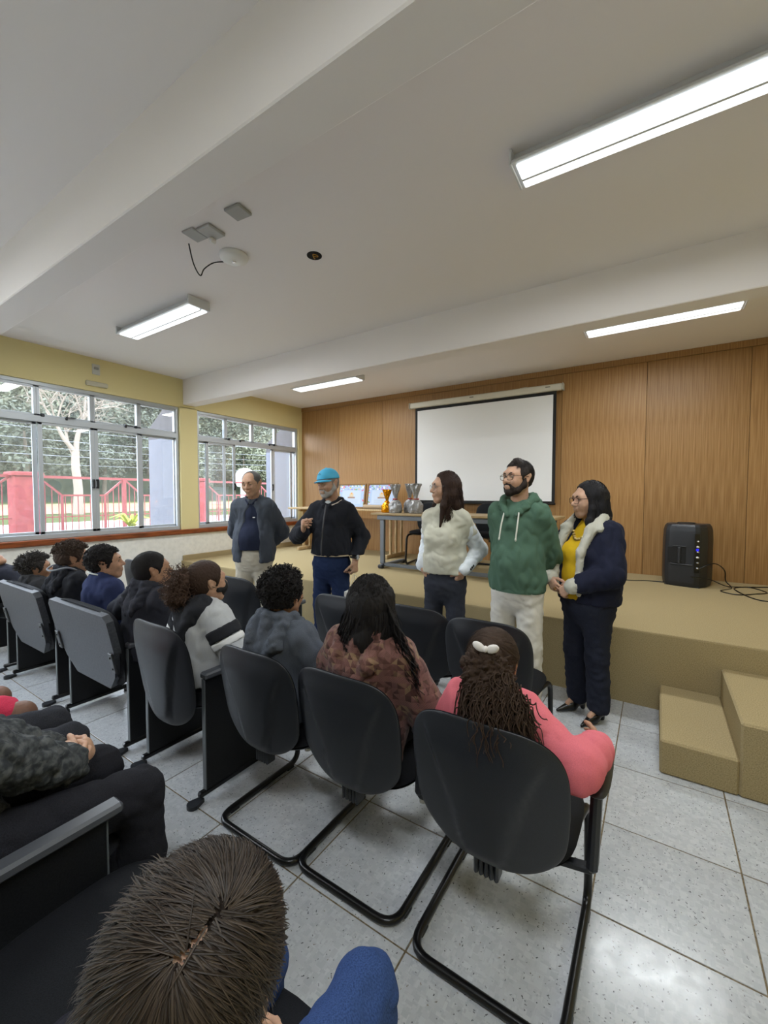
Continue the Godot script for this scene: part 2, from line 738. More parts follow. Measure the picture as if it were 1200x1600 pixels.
func make_materials() -> void:
	M.ceiling = mat(Color(0.90, 0.88, 0.875), 0.9, 0.0, 0.2)
	M.beam = mat(Color(0.90, 0.88, 0.875), 0.9, 0.0, 0.2)
	M.yellow = mat(Color(0.86, 0.81, 0.61), 0.85, 0.0, 0.25)
	M.white_wall = grained(Color(0.89, 0.88, 0.85), 0.03, 0.03, Vector3.ONE * 1.5, 0.8, 0.02, 0.3, true)
	M.carpet = grained(Color(0.64, 0.575, 0.435), 0.12, 0.12, Vector3.ONE * 5.0, 1.0, 0.12, 0.05, true)
	var w := [[0.0, Color(0.55, 0.40, 0.235)], [0.35, Color(0.60, 0.45, 0.275)], [0.6, Color(0.635, 0.485, 0.305)], [1.0, Color(0.69, 0.54, 0.355)]]
	M.panel = []
	for i in 3:
		var m := mat(Color(1, 1, 1).darkened(0.03 * i), 0.42, 0.0, 0.4)
		m.albedo_texture = noise_tex(0.012, w, 512, 5, 20 + i)
		m.uv1_triplanar = true
		m.uv1_world_triplanar = true
		m.uv1_scale = Vector3(9.0, 0.25, 9.0)
		m.uv1_offset = Vector3(0.37 * i, 0.2 * i, 0)
		M.panel.append(m)
	M.panel_edge = mat(Color(0.27, 0.155, 0.06), 0.6)
	M.sill = grained(Color(0.50, 0.25, 0.10), 0.25, 0.03, Vector3(3, 3, 0.5), 0.4, 0.0, 0.5, true)
	M.alu = mat(Color(0.70, 0.72, 0.74), 0.42, 0.25, 0.5)
	M.black_plastic = grained(Color(0.12, 0.13, 0.15), 0.2, 0.1, Vector3.ONE * 12.0, 0.42, 0.03, 0.5)
	M.black_gloss = mat(Color(0.02, 0.02, 0.025), 0.28)
	M.chrome = mat(Color(0.75, 0.76, 0.78), 0.25, 0.9)
	var g := mat(Color(0.96, 0.98, 0.98, 0.06), 0.02)
	g.transparency = BaseMaterial3D.TRANSPARENCY_ALPHA
	M.glass = g
	var gl := mat(Color(1, 1, 1, 0.02), 0.05, 0.0, 0.15)
	gl.transparency = BaseMaterial3D.TRANSPARENCY_ALPHA
	M.lens = gl
	M.grout = grained(Color(0.47, 0.42, 0.34), 0.2, 0.08, Vector3.ONE * 2.0, 0.95, 0.0, 0.1, true)
	M.tile = []
	for i in 3:
		var m := mat(Color(1, 1, 1).darkened(0.025 * i), 0.23, 0.0, 0.45)
		m.albedo_texture = terrazzo(11 + i)
		m.uv1_triplanar = true
		m.uv1_scale = Vector3.ONE * (1.0 / TILE) * 0.98
		m.uv1_offset = Vector3(0.5, 0.5, 0.5)
		m.roughness_texture = noise_tex(0.03, [[0.2, Color(0.7, 0.7, 0.7)], [0.8, Color(1, 1, 1)]], 256, 4, 31 + i)
		M.tile.append(m)
	M.white_paint = mat(Color(0.86, 0.86, 0.85), 0.4)
	M.lamp_body = mat(Color(0.82, 0.83, 0.84), 0.3, 0.1)
	var e := mat(Color(1, 1, 1), 0.5)
	e.emission_enabled = true
	e.emission = Color(0.96, 0.985, 1.0)
	e.emission_energy_multiplier = 1.6
	M.glow = e

func terrazzo(sd: int) -> ImageTexture:
	var rng := RandomNumberGenerator.new()
	rng.seed = sd
	var s := 512
	var im := Image.create_empty(s, s, false, Image.FORMAT_RGB8)
	im.fill(Color(0.735, 0.745, 0.755))
	for i in 2600:
		var c := Color(0.735, 0.745, 0.755)
		var t := rng.randf_range(-0.035, 0.035)
		im.fill_rect(Rect2i(rng.randi_range(0, s), rng.randi_range(0, s), rng.randi_range(4, 26), rng.randi_range(4, 26)), Color(c.r + t, c.g + t, c.b + t * 0.9))
	for i in 300:
		var t := rng.randf_range(0.22, 0.55)
		var x := rng.randi_range(0, s - 8)
		var y := rng.randi_range(0, s - 8)
		var col := Color(t, t * 1.0, t * 1.02)
		if rng.randf() < 0.15:
			col = Color(t, t * 0.9, t * 0.78)
		var dx := rng.randi_range(-1, 1)
		var dy := rng.randi_range(-1, 1)
		for k in rng.randi_range(1, 6):
			im.fill_rect(Rect2i(clampi(x + dx * k, 0, s - 3), clampi(y + dy * k, 0, s - 3), rng.randi_range(1, 3), rng.randi_range(1, 3)), col)
	im.generate_mipmaps()
	return ImageTexture.create_from_image(im)

# ---------------------------------------------------------------- shell of the room
func struct(called: String, mb, m: Material, label := "", category := "") -> MeshInstance3D:
	var o := part(numbered(called), mb, m, self)
	o.set_meta("kind", "structure")
	if label:
		o.set_meta("label", label)
		o.set_meta("category", category)
	return o

func build_shell() -> void:
	var mb := MB.new()
	mb.span(Vector3(WX - 0.2, -0.25, BZ - 0.2), Vector3(RX + 0.2, -0.0025, FZ + 0.2))
	var fl := struct("floor", mb, M.grout, "pale speckled terrazzo tile floor with brown grout lines", "floor")
	# tiles: lines at x = -0.172 + n TILE, z = -2.601 + n TILE
	var full := MB.new()
	full.box(Vector3(0, -0.006, 0), Vector3(TILE - 0.006, 0.012, TILE - 0.006), 0.0012)
	var fm := full.mesh()
	var rng := RandomNumberGenerator.new()
	rng.seed = 5
	for i in range(-12, 5):
		for j in range(-2, 14):
			var x0 := -0.172 + i * TILE
			var z0 := -2.601 + j * TILE
			var a := Vector2(maxf(x0, WX), maxf(z0, SZ - 0.02))
			var b := Vector2(minf(x0 + TILE, RX), minf(z0 + TILE, FZ))
			if b.x - a.x < 0.02 or b.y - a.y < 0.02:
				continue
			var o := MeshInstance3D.new()
			o.name = "tile"
			var ctr := Vector3((a.x + b.x) * 0.5, 0, (a.y + b.y) * 0.5)
			if b.x - a.x > TILE - 0.001 and b.y - a.y > TILE - 0.001:
				o.mesh = fm
				o.rotation.y = (rng.randi() % 4) * PI * 0.5
			else:
				var tb := MB.new()
				tb.box(Vector3(0, -0.006, 0), Vector3(b.x - a.x - 0.005, 0.012, b.y - a.y - 0.005), 0.0012)
				o.mesh = tb.mesh()
			o.material_override = M.tile[rng.randi() % 3]
			o.position = ctr + Vector3(0, rng.randf_range(-0.0004, 0.0004), 0)
			fl.add_child(o, true)
	mb = MB.new()
	mb.span(Vector3(WX - 0.2, CH, BZ - 0.2), Vector3(RX + 0.2, CH + 0.22, FZ + 0.2))
	struct("ceiling", mb, M.ceiling, "off white plastered ceiling between the beams", "ceiling")
	# beams
	var k := 1
	for zz in [[-3.706, -3.514, "plastered beam crossing the ceiling in front of the stage lamps"], [-1.19, -1.003, "plastered beam crossing the ceiling above the audience chairs"], [1.325, 1.512, "plastered beam crossing the ceiling at the rear of the room"]]:
		mb = MB.new()
		mb.span(Vector3(WX, BH, zz[0]), Vector3(RX, CH + 0.01, zz[1]), 0.006)
		struct("trim_%d" % k, mb, M.beam, zz[2], "beam")
		k += 1
	# back wall and its veneer panels
	mb = MB.new()
	mb.span(Vector3(WX - 0.155, -0.2, BZ - 0.2), Vector3(RX + 0.2, CH + 0.1, BZ - 0.022))
	var bw := struct("wall_back", mb, M.panel_edge, "back wall clad in upright oak veneer panels", "wall")
	var xs := [WX, -4.86, -3.915, -2.97, -2.025, -1.08, -0.135, 0.81, RX]
	for i in xs.size() - 1:
		mb = MB.new()
		mb.span(Vector3(xs[i] + 0.0018, SH - 0.05, BZ - 0.022), Vector3(xs[i + 1] - 0.0018, CH - 0.075, BZ), 0.0015)
		part("panel", mb, M.panel[[1, 0, 0, 2, 1, 0, 2, 1][i]], bw)
	mb = MB.new()
	mb.span(Vector3(WX, CH - 0.073, BZ - 0.022), Vector3(RX, CH, BZ + 0.012), 0.003)
	part("top_rail", mb, M.panel[2], bw)
	# side wall beyond the picture and rear wall
	mb = MB.new()
	mb.span(Vector3(RX, -0.2, BZ - 0.2), Vector3(RX + 0.2, CH + 0.1, FZ + 0.2))
	struct("wall_right", mb, M.yellow, "plain pale yellow side wall", "wall")
	mb = MB.new()
	mb.span(Vector3(WX - 0.2, -0.2, FZ), Vector3(RX + 0.2, CH + 0.1, FZ + 0.2))
	struct("wall_rear", mb, M.yellow, "plain pale yellow rear wall", "wall")
	# window wall: pilasters, head band, low white wall
	mb = MB.new()
	var x0 := WX - 0.16
	for zz in [[-5.95, -5.835], [-3.735, -3.465], [-1.25, -0.95], [1.27, 1.56], [3.7, FZ + 0.1]]:
		mb.span(Vector3(x0, 0.93, zz[0]), Vector3(WX, 2.765, zz[1]))
	mb.span(Vector3(x0, 2.755, BZ - 0.1), Vector3(WX, CH + 0.05, FZ + 0.1))
	var wl := struct("wall_left", mb, M.yellow, "pale yellow window wall above a white lower wall", "wall")
	mb = MB.new()
	mb.span(Vector3(x0, -0.2, BZ - 0.1), Vector3(WX, 0.94, FZ + 0.1))
	part("lower_wall", mb, M.white_wall, wl)
	mb = MB.new()
	mb.span(Vector3(WX - 0.15, 0.925, BZ), Vector3(WX + 0.035, 0.992, FZ), 0.006)
	struct("trim_4", mb, M.sill, "reddish brown wooden sill board running under the windows", "sill")
	mb = MB.new()
	mb.span(Vector3(WX, SH - 0.02, BZ), Vector3(WX + 0.03, SH + 0.075, SZ - 0.02), 0.006)
	struct("baseboard_left", mb, M.carpet, "carpet covered skirting along the window wall on the stage", "baseboard")
	build_window(1, -1.25, -3.46, [[-1.28, -1.82, 0], [-1.82, -2.38, 1], [-2.38, -2.93, 1], [-2.93, -3.45, 0]], [-1.815, -2.37, -2.915], "wide aluminium window with two closed centre sliders and black latches")
	build_window(2, -3.735, -5.835, [[-3.75, -4.275, 0], [-3.90, -4.435, 1], [-5.20, -5.70, 1], [-5.27, -5.825, 0]], [-4.255, -4.785, -5.30], "aluminium window beside the panelled wall with its sliders pushed open")
	build_window(3, 1.27, -0.95, [[1.25, 0.71, 0], [0.71, 0.16, 1], [0.16, -0.40, 1], [-0.40, -0.94, 0]], [0.71, 0.16, -0.40], "aluminium window behind the audience rows")

func build_window(num: int, za: float, zb: float, sash: Array, tops: Array, label: String) -> void:
	# za nearer the rear wall, zb nearer the stage; frame depth inside the wall thickness
	var o := Node3D.new()
	o.name = "window_%d" % num
	add_child(o)
	o.set_meta("kind", "structure")
	tag(o, label, "window")
	var xf := WX - 0.075
	var y0 := 0.992
	var y1 := 2.757
	var yt := 2.345
	var mb := MB.new()
	for yy in [[y0, y0 + 0.055], [y1 - 0.045, y1], [yt - 0.035, yt + 0.035]]:
		mb.span(Vector3(xf - 0.045, yy[0], zb), Vector3(xf + 0.045, yy[1], za), 0.004)
	for zz in [[zb, zb + 0.04], [za - 0.04, za]]:
		mb.span(Vector3(xf - 0.044, y0, zz[0]), Vector3(xf + 0.044, y1, zz[1]), 0.004)
	part("frame", mb, M.alu, o)
	# top lights
	var zs := [za - 0.03] + tops + [zb + 0.03]
	for i in 4:
		var s := MB.new()
		var a: float = zs[i]
		var b: float = zs[i + 1]
		var w := 0.026 if i != 1 else 0.03
		for zz in [[b, b + w], [a - w, a]]:
			s.span(Vector3(xf - 0.02, yt + 0.03, zz[0]), Vector3(xf + 0.034, y1 - 0.04, zz[1]), 0.003)
		for yy in [[yt + 0.03, yt + 0.055], [y1 - 0.065, y1 - 0.04]]:
			s.span(Vector3(xf - 0.02, yy[0], b), Vector3(xf + 0.034, yy[1], a), 0.003)
		var t := part("top_light", s, M.alu, o)
		var g := MB.new()
		g.span(Vector3(xf + 0.002, yt + 0.05, b + 0.02), Vector3(xf + 0.006, y1 - 0.06, a - 0.02))
		part("pane", g, M.glass, t)
		if i == 1 or i == 2:
			var l := MB.new()
			var zc := a - 0.05 if i == 1 else b + 0.05
			l.box(Vector3(xf + 0.045, yt + 0.045, zc), Vector3(0.03, 0.035, 0.035), 0.004)
			var zd := (a + b) * 0.5 + (0.0 if i == 1 else -0.1)
			l.box(Vector3(xf + 0.045, yt + 0.04, zd), Vector3(0.03, 0.04, 0.022), 0.003)
			l.bar(Vector3(xf + 0.055, yt + 0.05, zd), Vector3(xf + 0.06, yt + 0.052, zd - 0.09), 0.012, 0.01)
			part("latch", l, M.black_plastic, t)
	for i in sash.size():
		var a: float = sash[i][0]
		var b: float = sash[i][1]
		var dx := 0.018 if sash[i][2] == 1 else -0.018
		var s := MB.new()
		var w := 0.042
		for zz in [[b, b + w], [a - w, a]]:
			s.span(Vector3(xf + dx - 0.014, y0 + 0.04, zz[0]), Vector3(xf + dx + 0.014, yt - 0.025, zz[1]), 0.003)
		for yy in [[y0 + 0.04, y0 + 0.085], [yt - 0.06, yt - 0.025]]:
			s.span(Vector3(xf + dx - 0.014, yy[0], b), Vector3(xf + dx + 0.014, yy[1], a), 0.003)
		var t := part("sash", s, M.alu, o)
		var g := MB.new()
		g.span(Vector3(xf + dx - 0.002, y0 + 0.075, b + 0.035), Vector3(xf + dx + 0.002, yt - 0.05, a - 0.035))
		part("pane", g, M.glass, t)
		if sash[i][2] == 1:
			var l := MB.new()
			var zc := b + 0.022 if i == 1 else a - 0.022
			for yy in [1.585, 1.675]:
				l.box(Vector3(xf + dx + 0.022, yy, zc), Vector3(0.02, 0.022, 0.03), 0.003)
			l.box(Vector3(xf + dx + 0.036, 1.63, zc), Vector3(0.012, 0.11, 0.026), 0.004)
			part("handle", l, M.black_plastic, t)

func build_stage() -> void:
	var st := thing("stage_platform", "beige carpeted stage platform in front of the panelled wall", "stage")
	var mb := MB.new()
	# the platform, with a rounded carpet nosing along its front
	var pts := PackedVector2Array([Vector2(BZ + 0.003, 0.0), Vector2(BZ + 0.003, SH), Vector2(SZ - 0.012, SH), Vector2(SZ - 0.003, SH - 0.004), Vector2(SZ, SH - 0.014), Vector2(SZ, 0.0)])
	mb.extrude(pts, RX - WX - 0.006, Transform3D(Basis(Vector3(0, 0, 1), Vector3(0, 1, 0), Vector3(-1, 0, 0)), Vector3((RX + WX) * 0.5, 0, 0)))
	part("carpeted_deck", mb, M.carpet, st)
	for sd in 2:
		var s := thing("stage_steps", ["carpeted pair of side steps climbing toward the loudspeaker end of the stage", "carpeted side steps at the window end of the stage"][sd], "steps")
		for i in 2:
			mb = MB.new()
			if sd == 0:
				mb.span(Vector3([0.043, 0.374][i], 0.0, SZ + 0.001), Vector3([0.374, 0.72][i], [0.186, 0.375][i], -2.655), 0.01)
			else:
				mb.span(Vector3([-4.36, -4.7][i], 0.0, SZ + 0.001), Vector3([-4.03, -4.36][i], [0.186, 0.375][i], -2.9), 0.01)
			part("step", mb, M.carpet, s)

func ceiling_lamp(x: float, z: float, label: String) -> void:
	var o := thing("ceiling_lamp", label, "lamp", Vector3(x, CH, z), 0.0, "twin tube ceiling lamps")
	var mb := MB.new()
	var poly := PackedVector2Array([Vector2(-0.05, 0.0), Vector2(0.05, 0.0), Vector2(0.055, -0.02), Vector2(0.1, -0.062), Vector2(0.1, -0.072), Vector2(-0.1, -0.072), Vector2(-0.1, -0.062), Vector2(-0.055, -0.02)])
	mb.extrude(poly, 1.21, Transform3D(Basis(Vector3(0, 0, 1), Vector3(0, 1, 0), Vector3(-1, 0, 0)), Vector3.ZERO))
	part("housing", mb, M.lamp_body, o)
	for sx in [-1, 1]:
		mb = MB.new()
		mb.box(Vector3(sx * 0.608, -0.04, 0), Vector3(0.012, 0.075, 0.205), 0.003)
		part("end_cap", mb, M.lamp_body, o)
	for q in [[0.028, 0.105], [-0.0625, 0.058]]:
		mb = MB.new()
		mb.box(Vector3(0, -0.077, q[0]), Vector3(1.17, 0.012, q[1]), 0.004)
		part("lit_diffuser", mb, M.glow, o)
	mb = MB.new()
	mb.bar(Vector3(0.585, -0.0775, -0.03), Vector3(-0.585, -0.0775, -0.03), 0.012, 0.010)
	part("divider", mb, M.lamp_body, o)
	var a := AreaLight3D.new()
	a.name = "tube_light"
	a.area_size = Vector2(1.17, 0.17)
	a.light_energy = LAMP_ENERGY
	a.light_color = Color(0.96, 0.985, 1.0)
	a.area_range = 14.0
	a.area_attenuation = 2.0
	a.shadow_enabled = true
	a.rotation = Vector3(-PI / 2, 0, 0)
	a.position = Vector3(0, -0.088, 0)
	o.add_child(a)

func build_ceiling_things() -> void:
	ceiling_lamp(-0.02, -2.16, "long lit ceiling lamp above the stage steps between the two beams")
	ceiling_lamp(-3.89, -2.16, "lit ceiling lamp near the emergency light on the window wall")
	ceiling_lamp(-4.04, -4.65, "lit ceiling lamp above the stage over the wooden table")
	ceiling_lamp(-0.03, -4.61, "lit ceiling lamp above the loudspeaker end of the stage")
	ceiling_lamp(-3.89, 0.35, "lit ceiling lamp over the rear audience rows on the window side")
	ceiling_lamp(-0.02, 0.35, "lit ceiling lamp over the rear audience rows on the plain wall side")
	# wireless access point and its cable
	var ap := thing("access_point", "round white wireless access point on the ceiling with a black cable", "access point", Vector3(-2.50, CH, -1.915))
	var mb := MB.new()
	mb.lathe([Vector2(0.0, -0.043), Vector2(0.04, -0.042), Vector2(0.07, -0.036), Vector2(0.09, -0.025), Vector2(0.098, -0.012), Vector2(0.095, 0.0)], 32)
	part("shell", mb, M.white_paint, ap)
	mb = MB.new()
	mb.ball(Vector3(0.0, -0.044, 0.0), Vector3(0.014, 0.002, 0.014), 12, 6)
	part("emblem", mb, M.chrome, ap)
	mb = MB.new()
	mb.tube(smooth_path([Vector3(-0.085, -0.016, 0.0), Vector3(-0.14, -0.035, 0.06), Vector3(-0.19, -0.08, 0.10), Vector3(-0.215, -0.125, 0.115), Vector3(-0.175, -0.09, 0.19), Vector3(-0.10, -0.02, 0.27)], 6), 0.0045, 6)
	part("cable", mb, M.black_gloss, ap)
	var jb := thing("ceiling_socket", "pair of grey ceiling junction plates with a white plug", "socket", Vector3(-2.45, CH, -1.645), 0.1)
	mb = MB.new()
	mb.box(Vector3(-0.055, -0.005, 0.012), Vector3(0.10, 0.012, 0.12), 0.004)
	part("plate", mb, mat(Color(0.62, 0.62, 0.61), 0.5), jb)
	mb = MB.new()
	mb.box(Vector3(0.065, -0.009, -0.01), Vector3(0.115, 0.02, 0.13), 0.006)
	part("plate", mb, mat(Color(0.66, 0.66, 0.65), 0.5), jb)
	mb = MB.new()
	mb.box(Vector3(0.03, -0.03, -0.05), Vector3(0.035, 0.035, 0.05), 0.012)
	part("plug", mb, M.white_paint, jb)
	mb = MB.new()
	mb.box(Vector3(-2.09, CH - 0.008, -1.635), Vector3(0.12, 0.018, 0.11), 0.006, Basis(Vector3.UP, 0.1))
	single("blank_plate", mb, mat(Color(0.60, 0.60, 0.585), 0.55), "square blank grey cover plate on the ceiling near the access point", "plate")
	var hole := thing("ceiling_hole", "small dark oval cable hole in the ceiling with a yellow wire", "hole", Vector3(-2.03, CH, -2.22))
	mb = MB.new()
	mb.lathe([Vector2(0.0, -0.001), Vector2(0.048, -0.001), Vector2(0.052, -0.003), Vector2(0.052, 0.0)], 24)
	part("opening", mb, mat(Color(0.012, 0.012, 0.012), 0.9), hole)
	mb = MB.new()
	mb.tube(smooth_path([Vector3(-0.02, -0.002, -0.03), Vector3(0.0, -0.02, 0.0), Vector3(0.015, -0.012, 0.03), Vector3(0.035, -0.015, 0.01), Vector3(0.02, -0.01, -0.012), Vector3(0.005, -0.012, 0.01)], 6), 0.003, 6)
	part("wire", mb, mat(Color(0.65, 0.48, 0.10), 0.5), hole)
	# emergency light above the window
	var el := thing("emergency_light", "white emergency light strip under its socket above the wide window", "lamp", Vector3(WX, 2.84, -2.40))
	mb = MB.new()
	mb.box(Vector3(0.02, 0.0, 0.0), Vector3(0.04, 0.055, 0.24), 0.01)
	part("housing", mb, mat(Color(0.74, 0.72, 0.64), 0.5), el)
	var ss := thing("wall_socket", "white wall socket above the emergency light", "socket", Vector3(WX, 3.02, -2.40))
	mb = MB.new()
	mb.box(Vector3(0.006, 0.0, 0.0), Vector3(0.012, 0.125, 0.085), 0.004)
	part("plate", mb, mat(Color(0.76, 0.76, 0.74), 0.5), ss)
	mb = MB.new()
	mb.box(Vector3(0.018, 0.012, 0.0), Vector3(0.016, 0.03, 0.05), 0.005)
	part("plug", mb, mat(Color(0.6, 0.6, 0.6), 0.5), ss)

func smooth_path(p: Array, n := 6) -> Array:
	var o := []
	for i in p.size() - 1:
		var a: Vector3 = p[maxi(i - 1, 0)]
		var b: Vector3 = p[i]
		var c: Vector3 = p[i + 1]
		var d: Vector3 = p[mini(i + 2, p.size() - 1)]
		for s in n:
			o.append(b.cubic_interpolate(c, a, d, float(s) / n))
	o.append(p[-1])
	return o

# ---------------------------------------------------------------- stage furniture
func text_part(called: String, txt: String, size: float, at: Transform3D, m: Material, parent: Node, depth := 0.002) -> void:
	var t := TextMesh.new()
	var f := SystemFont.new()
	f.font_names = PackedStringArray(["Droid Sans"])
	t.font = f
	t.text = txt
	t.font_size = 48
	t.pixel_size = size / 48.0
	t.depth = depth
	var o := MeshInstance3D.new()
	o.name = called
	o.mesh = t
	o.material_override = m
	o.transform = at
	parent.add_child(o, true)

func build_stage_things() -> void:
	var mb := MB.new()
	# projection screen
	var sc := thing("projection_screen", "pulled down white projection screen with black borders and white case", "screen", Vector3(-2.185, 2.9, BZ))
	mb = MB.new()
	mb.box(Vector3(0, 0.0, 0.085), Vector3(2.25, 0.085, 0.085), 0.012)
	part("case", mb, mat(Color(0.80, 0.78, 0.72), 0.45), sc)
	var cap_m := mat(Color(0.74, 0.73, 0.68), 0.5)
	for sx in [-1, 1]:
		mb = MB.new()
		mb.box(Vector3(sx * 1.133, 0.0, 0.085), Vector3(0.018, 0.092, 0.092), 0.006)
		part("end_cap", mb, cap_m, sc)
	mb = MB.new()
	mb.box(Vector3(0.62, 0.05, 0.05), Vector3(0.1, 0.02, 0.05), 0.004)
	part("wall_bracket", mb, cap_m, sc)
	for x in [-0.1, 0.95]:
		mb = MB.new()
		mb.box(Vector3(x, 0.01, 0.1285), Vector3(0.06, 0.014, 0.002))
		part("maker_label", mb, mat(Color(0.45, 0.44, 0.40), 0.5), sc)
	mb = MB.new()
	mb.box(Vector3(0, -0.77, 0.075), Vector3(2.10, 1.49, 0.003))
	part("black_border", mb, mat(Color(0.018, 0.015, 0.025), 0.7), sc)
	mb = MB.new()
	mb.box(Vector3(0, -0.785, 0.0775), Vector3(2.02, 1.40, 0.002))
	part("fabric", mb, mat(Color(0.89, 0.89, 0.89), 0.75), sc)
	mb = MB.new()
	mb.box(Vector3(0, -1.52, 0.075), Vector3(2.12, 0.026, 0.026), 0.008)
	part("bottom_bar", mb, M.black_gloss, sc)
	# grey desk
	var desk := thing("desk", "long desk with a pale top and grey steel frame holding the trophies", "desk", Vector3(-2.0, SH, -4.78))
	var steel := mat(Color(0.40, 0.42, 0.44), 0.45, 0.3)
	var topm := grained(Color(0.62, 0.53, 0.38), 0.08, 0.03, Vector3(0.6, 3, 6), 0.5, 0.0, 0.4)
	mb = MB.new()
	mb.box(Vector3(0, 0.71, 0), Vector3(2.26, 0.026, 0.62), 0.004)
	part("top", mb, topm, desk)
	mb = MB.new()
	mb.box(Vector3(0, 0.665, 0.265), Vector3(2.10, 0.055, 0.03), 0.004)
	mb.box(Vector3(0, 0.665, -0.265), Vector3(2.10, 0.055, 0.03), 0.004)
	part("apron", mb, steel, desk)
	for sx in [-1, 1]:
		mb = MB.new()
		mb.box(Vector3(sx * 1.0, 0.37, 0.22), Vector3(0.065, 0.62, 0.04), 0.006)
		part("leg", mb, steel, desk)
		mb = MB.new()
		mb.box(Vector3(sx * 1.0, 0.035, -0.02), Vector3(0.06, 0.04, 0.56), 0.01)
		var foot := part("foot", mb, steel, desk)
		for sz in [-0.3, 0.26]:
			mb = MB.new()
			mb.box(Vector3(sx * 1.0, 0.025, sz), Vector3(0.075, 0.05, 0.07), 0.014)
			part("end_plug", mb, M.black_plastic, foot)
	mb = MB.new()
	mb.box(Vector3(0, 0.05, 0.22), Vector3(1.94, 0.045, 0.035), 0.006)
	part("floor_rail", mb, steel, desk)
	mb = MB.new()
	mb.tube(fillet([Vector3(-0.62, 0.64, -0.2), Vector3(-0.62, 0.56, -0.2), Vector3(-0.48, 0.56, -0.2), Vector3(-0.48, 0.64, -0.2)], 0.02), 0.006, 6)
	mb.box(Vector3(-0.46, 0.55, -0.2), Vector3(0.03, 0.08, 0.05), 0.005)
	part("bracket", mb, M.black_plastic, desk)
	# papers on the desk
	for i in 2:
		mb = MB.new()
		mb.box(Vector3([-1.45, -1.12][i], SH + 0.725, [-4.75, -4.68][i]), Vector3(0.21, 0.003, 0.297), 0.0, Basis(Vector3.UP, [0.2, 1.4][i]))
		single("paper_sheet", mb, mat(Color(0.85, 0.85, 0.83), 0.8), ["white paper sheet lying on the desk by the green hoodie", "white paper sheet at the far end of the desk"][i], "paper", "papers on the desk")
	# wooden table by the wall
	var wood := grained(Color(0.72, 0.62, 0.46), 0.12, 0.02, Vector3(5, 0.8, 5), 0.5, 0.0, 0.4)
	var wt := thing("wooden_table", "pale wooden table on slatted trestle ends against the panelled wall", "table", Vector3(-4.27, SH, -5.5))
	mb = MB.new()
	mb.box(Vector3(0, 0.725, 0), Vector3(2.26, 0.03, 0.62), 0.005)
	part("top", mb, wood, wt)
	for sx in [-1, 1]:
		var zz := 0.0
		for k in 3:
			mb = MB.new()
			mb.box(Vector3(sx * 0.90, 0.37, -0.16 + 0.16 * k), Vector3(0.028, 0.68, 0.05), 0.004)
			part("slat", mb, wood, wt)
		mb = MB.new()
		mb.box(Vector3(sx * 0.90, 0.03, zz), Vector3(0.055, 0.06, 0.60), 0.008)
		part("foot", mb, wood, wt)
		mb = MB.new()
		mb.box(Vector3(sx * 0.90, 0.69, zz), Vector3(0.05, 0.04, 0.52), 0.005)
		part("top_rail", mb, wood, wt)
	# framed certificates leaning on the wall
	var frame_m := grained(Color(0.50, 0.37, 0.20), 0.3, 0.12, Vector3.ONE * 8.0, 0.5, 0.1, 0.4)
	for i in 2:
		var w: float = [0.56, 0.56][i]
		var f := thing("framed_certificate", ["framed colourful certificate standing on the wooden table behind the gold trophy", "framed colourful certificate on the wooden table half hidden behind the capped man"][i], "picture frame", Vector3([-3.545, -4.13][i], SH + 0.742, -5.36), 0.0)
		f.rotation.x = -0.16
		mb = MB.new()
		var h := 0.40
		for sx in [-1, 1]:
			mb.box(Vector3(sx * (w * 0.5 - 0.015), h * 0.5, 0), Vector3(0.03, h, 0.025), 0.004)
		for y in [0.0125, h - 0.0125]:
			mb.box(Vector3(0, y, 0), Vector3(w - 0.05, 0.025, 0.025), 0.004)
		part("frame", mb, frame_m, f)
		mb = MB.new()
		mb.quad_uv(Vector3(-w * 0.5 + 0.024, 0.024, 0.004), Vector3(w * 0.5 - 0.024, 0.024, 0.004), Vector3(w * 0.5 - 0.024, h - 0.024, 0.004), Vector3(-w * 0.5 + 0.024, h - 0.024, 0.004), Vector3(0, 0, 1))
		var cm := mat(Color.WHITE, 0.35)
		cm.albedo_texture = certificate(i)
		part("print", mb, cm, f)
		mb = MB.new()
		mb.box(Vector3(0, h * 0.5, -0.006), Vector3(w - 0.03, h - 0.03, 0.006))
		part("backing", mb, frame_m, f)
		f.position.z = -5.33
	# rolled sheet in front of the frame
	mb = MB.new()
	mb.tube([Vector3(-3.78, SH + 0.775, -5.22), Vector3(-3.18, SH + 0.775, -5.22)], 0.033, 16)
	single("paper_roll", mb, mat(Color(0.66, 0.58, 0.48), 0.8), "beige paper roll lying in front of the framed certificate", "paper")
	# trophies
	var gold := mat(Color(0.86, 0.58, 0.07), 0.22, 0.85)
	var silver := grained(Color(0.66, 0.68, 0.70), 0.7, 0.1, Vector3(5, 7, 5), 0.22, 0.0, 0.6)
	silver.metallic = 0.25
	var ribbon := mat(Color(0.62, 0.05, 0.04), 0.5)
	var g := thing("trophy", "gold foil wrapped trophy at the end of the desk", "trophy", Vector3(-3.01, SH + 0.723, -4.68))
	foil(g, gold, gold, 0.076, 0.31, 2)
	var lab := ["silver foil wrapped trophy with red ribbon next to the gold trophy", "silver foil wrapped trophy in the middle of the silver ones", "silver foil wrapped trophy beside the white sweater"]
	for i in 3:
		var t := thing("trophy", lab[i], "trophy", Vector3([-2.855, -2.735, -2.565][i], SH + 0.723, [-4.64, -4.80, -4.66][i]), i * 1.3, "silver trophies on the desk")
		foil(t, silver, ribbon, [0.085, 0.078, 0.092][i], [0.375, 0.385, 0.38][i], 5 + i)
	# loudspeaker
	build_speaker()
	# bag hanging and white cable bits are built with the people

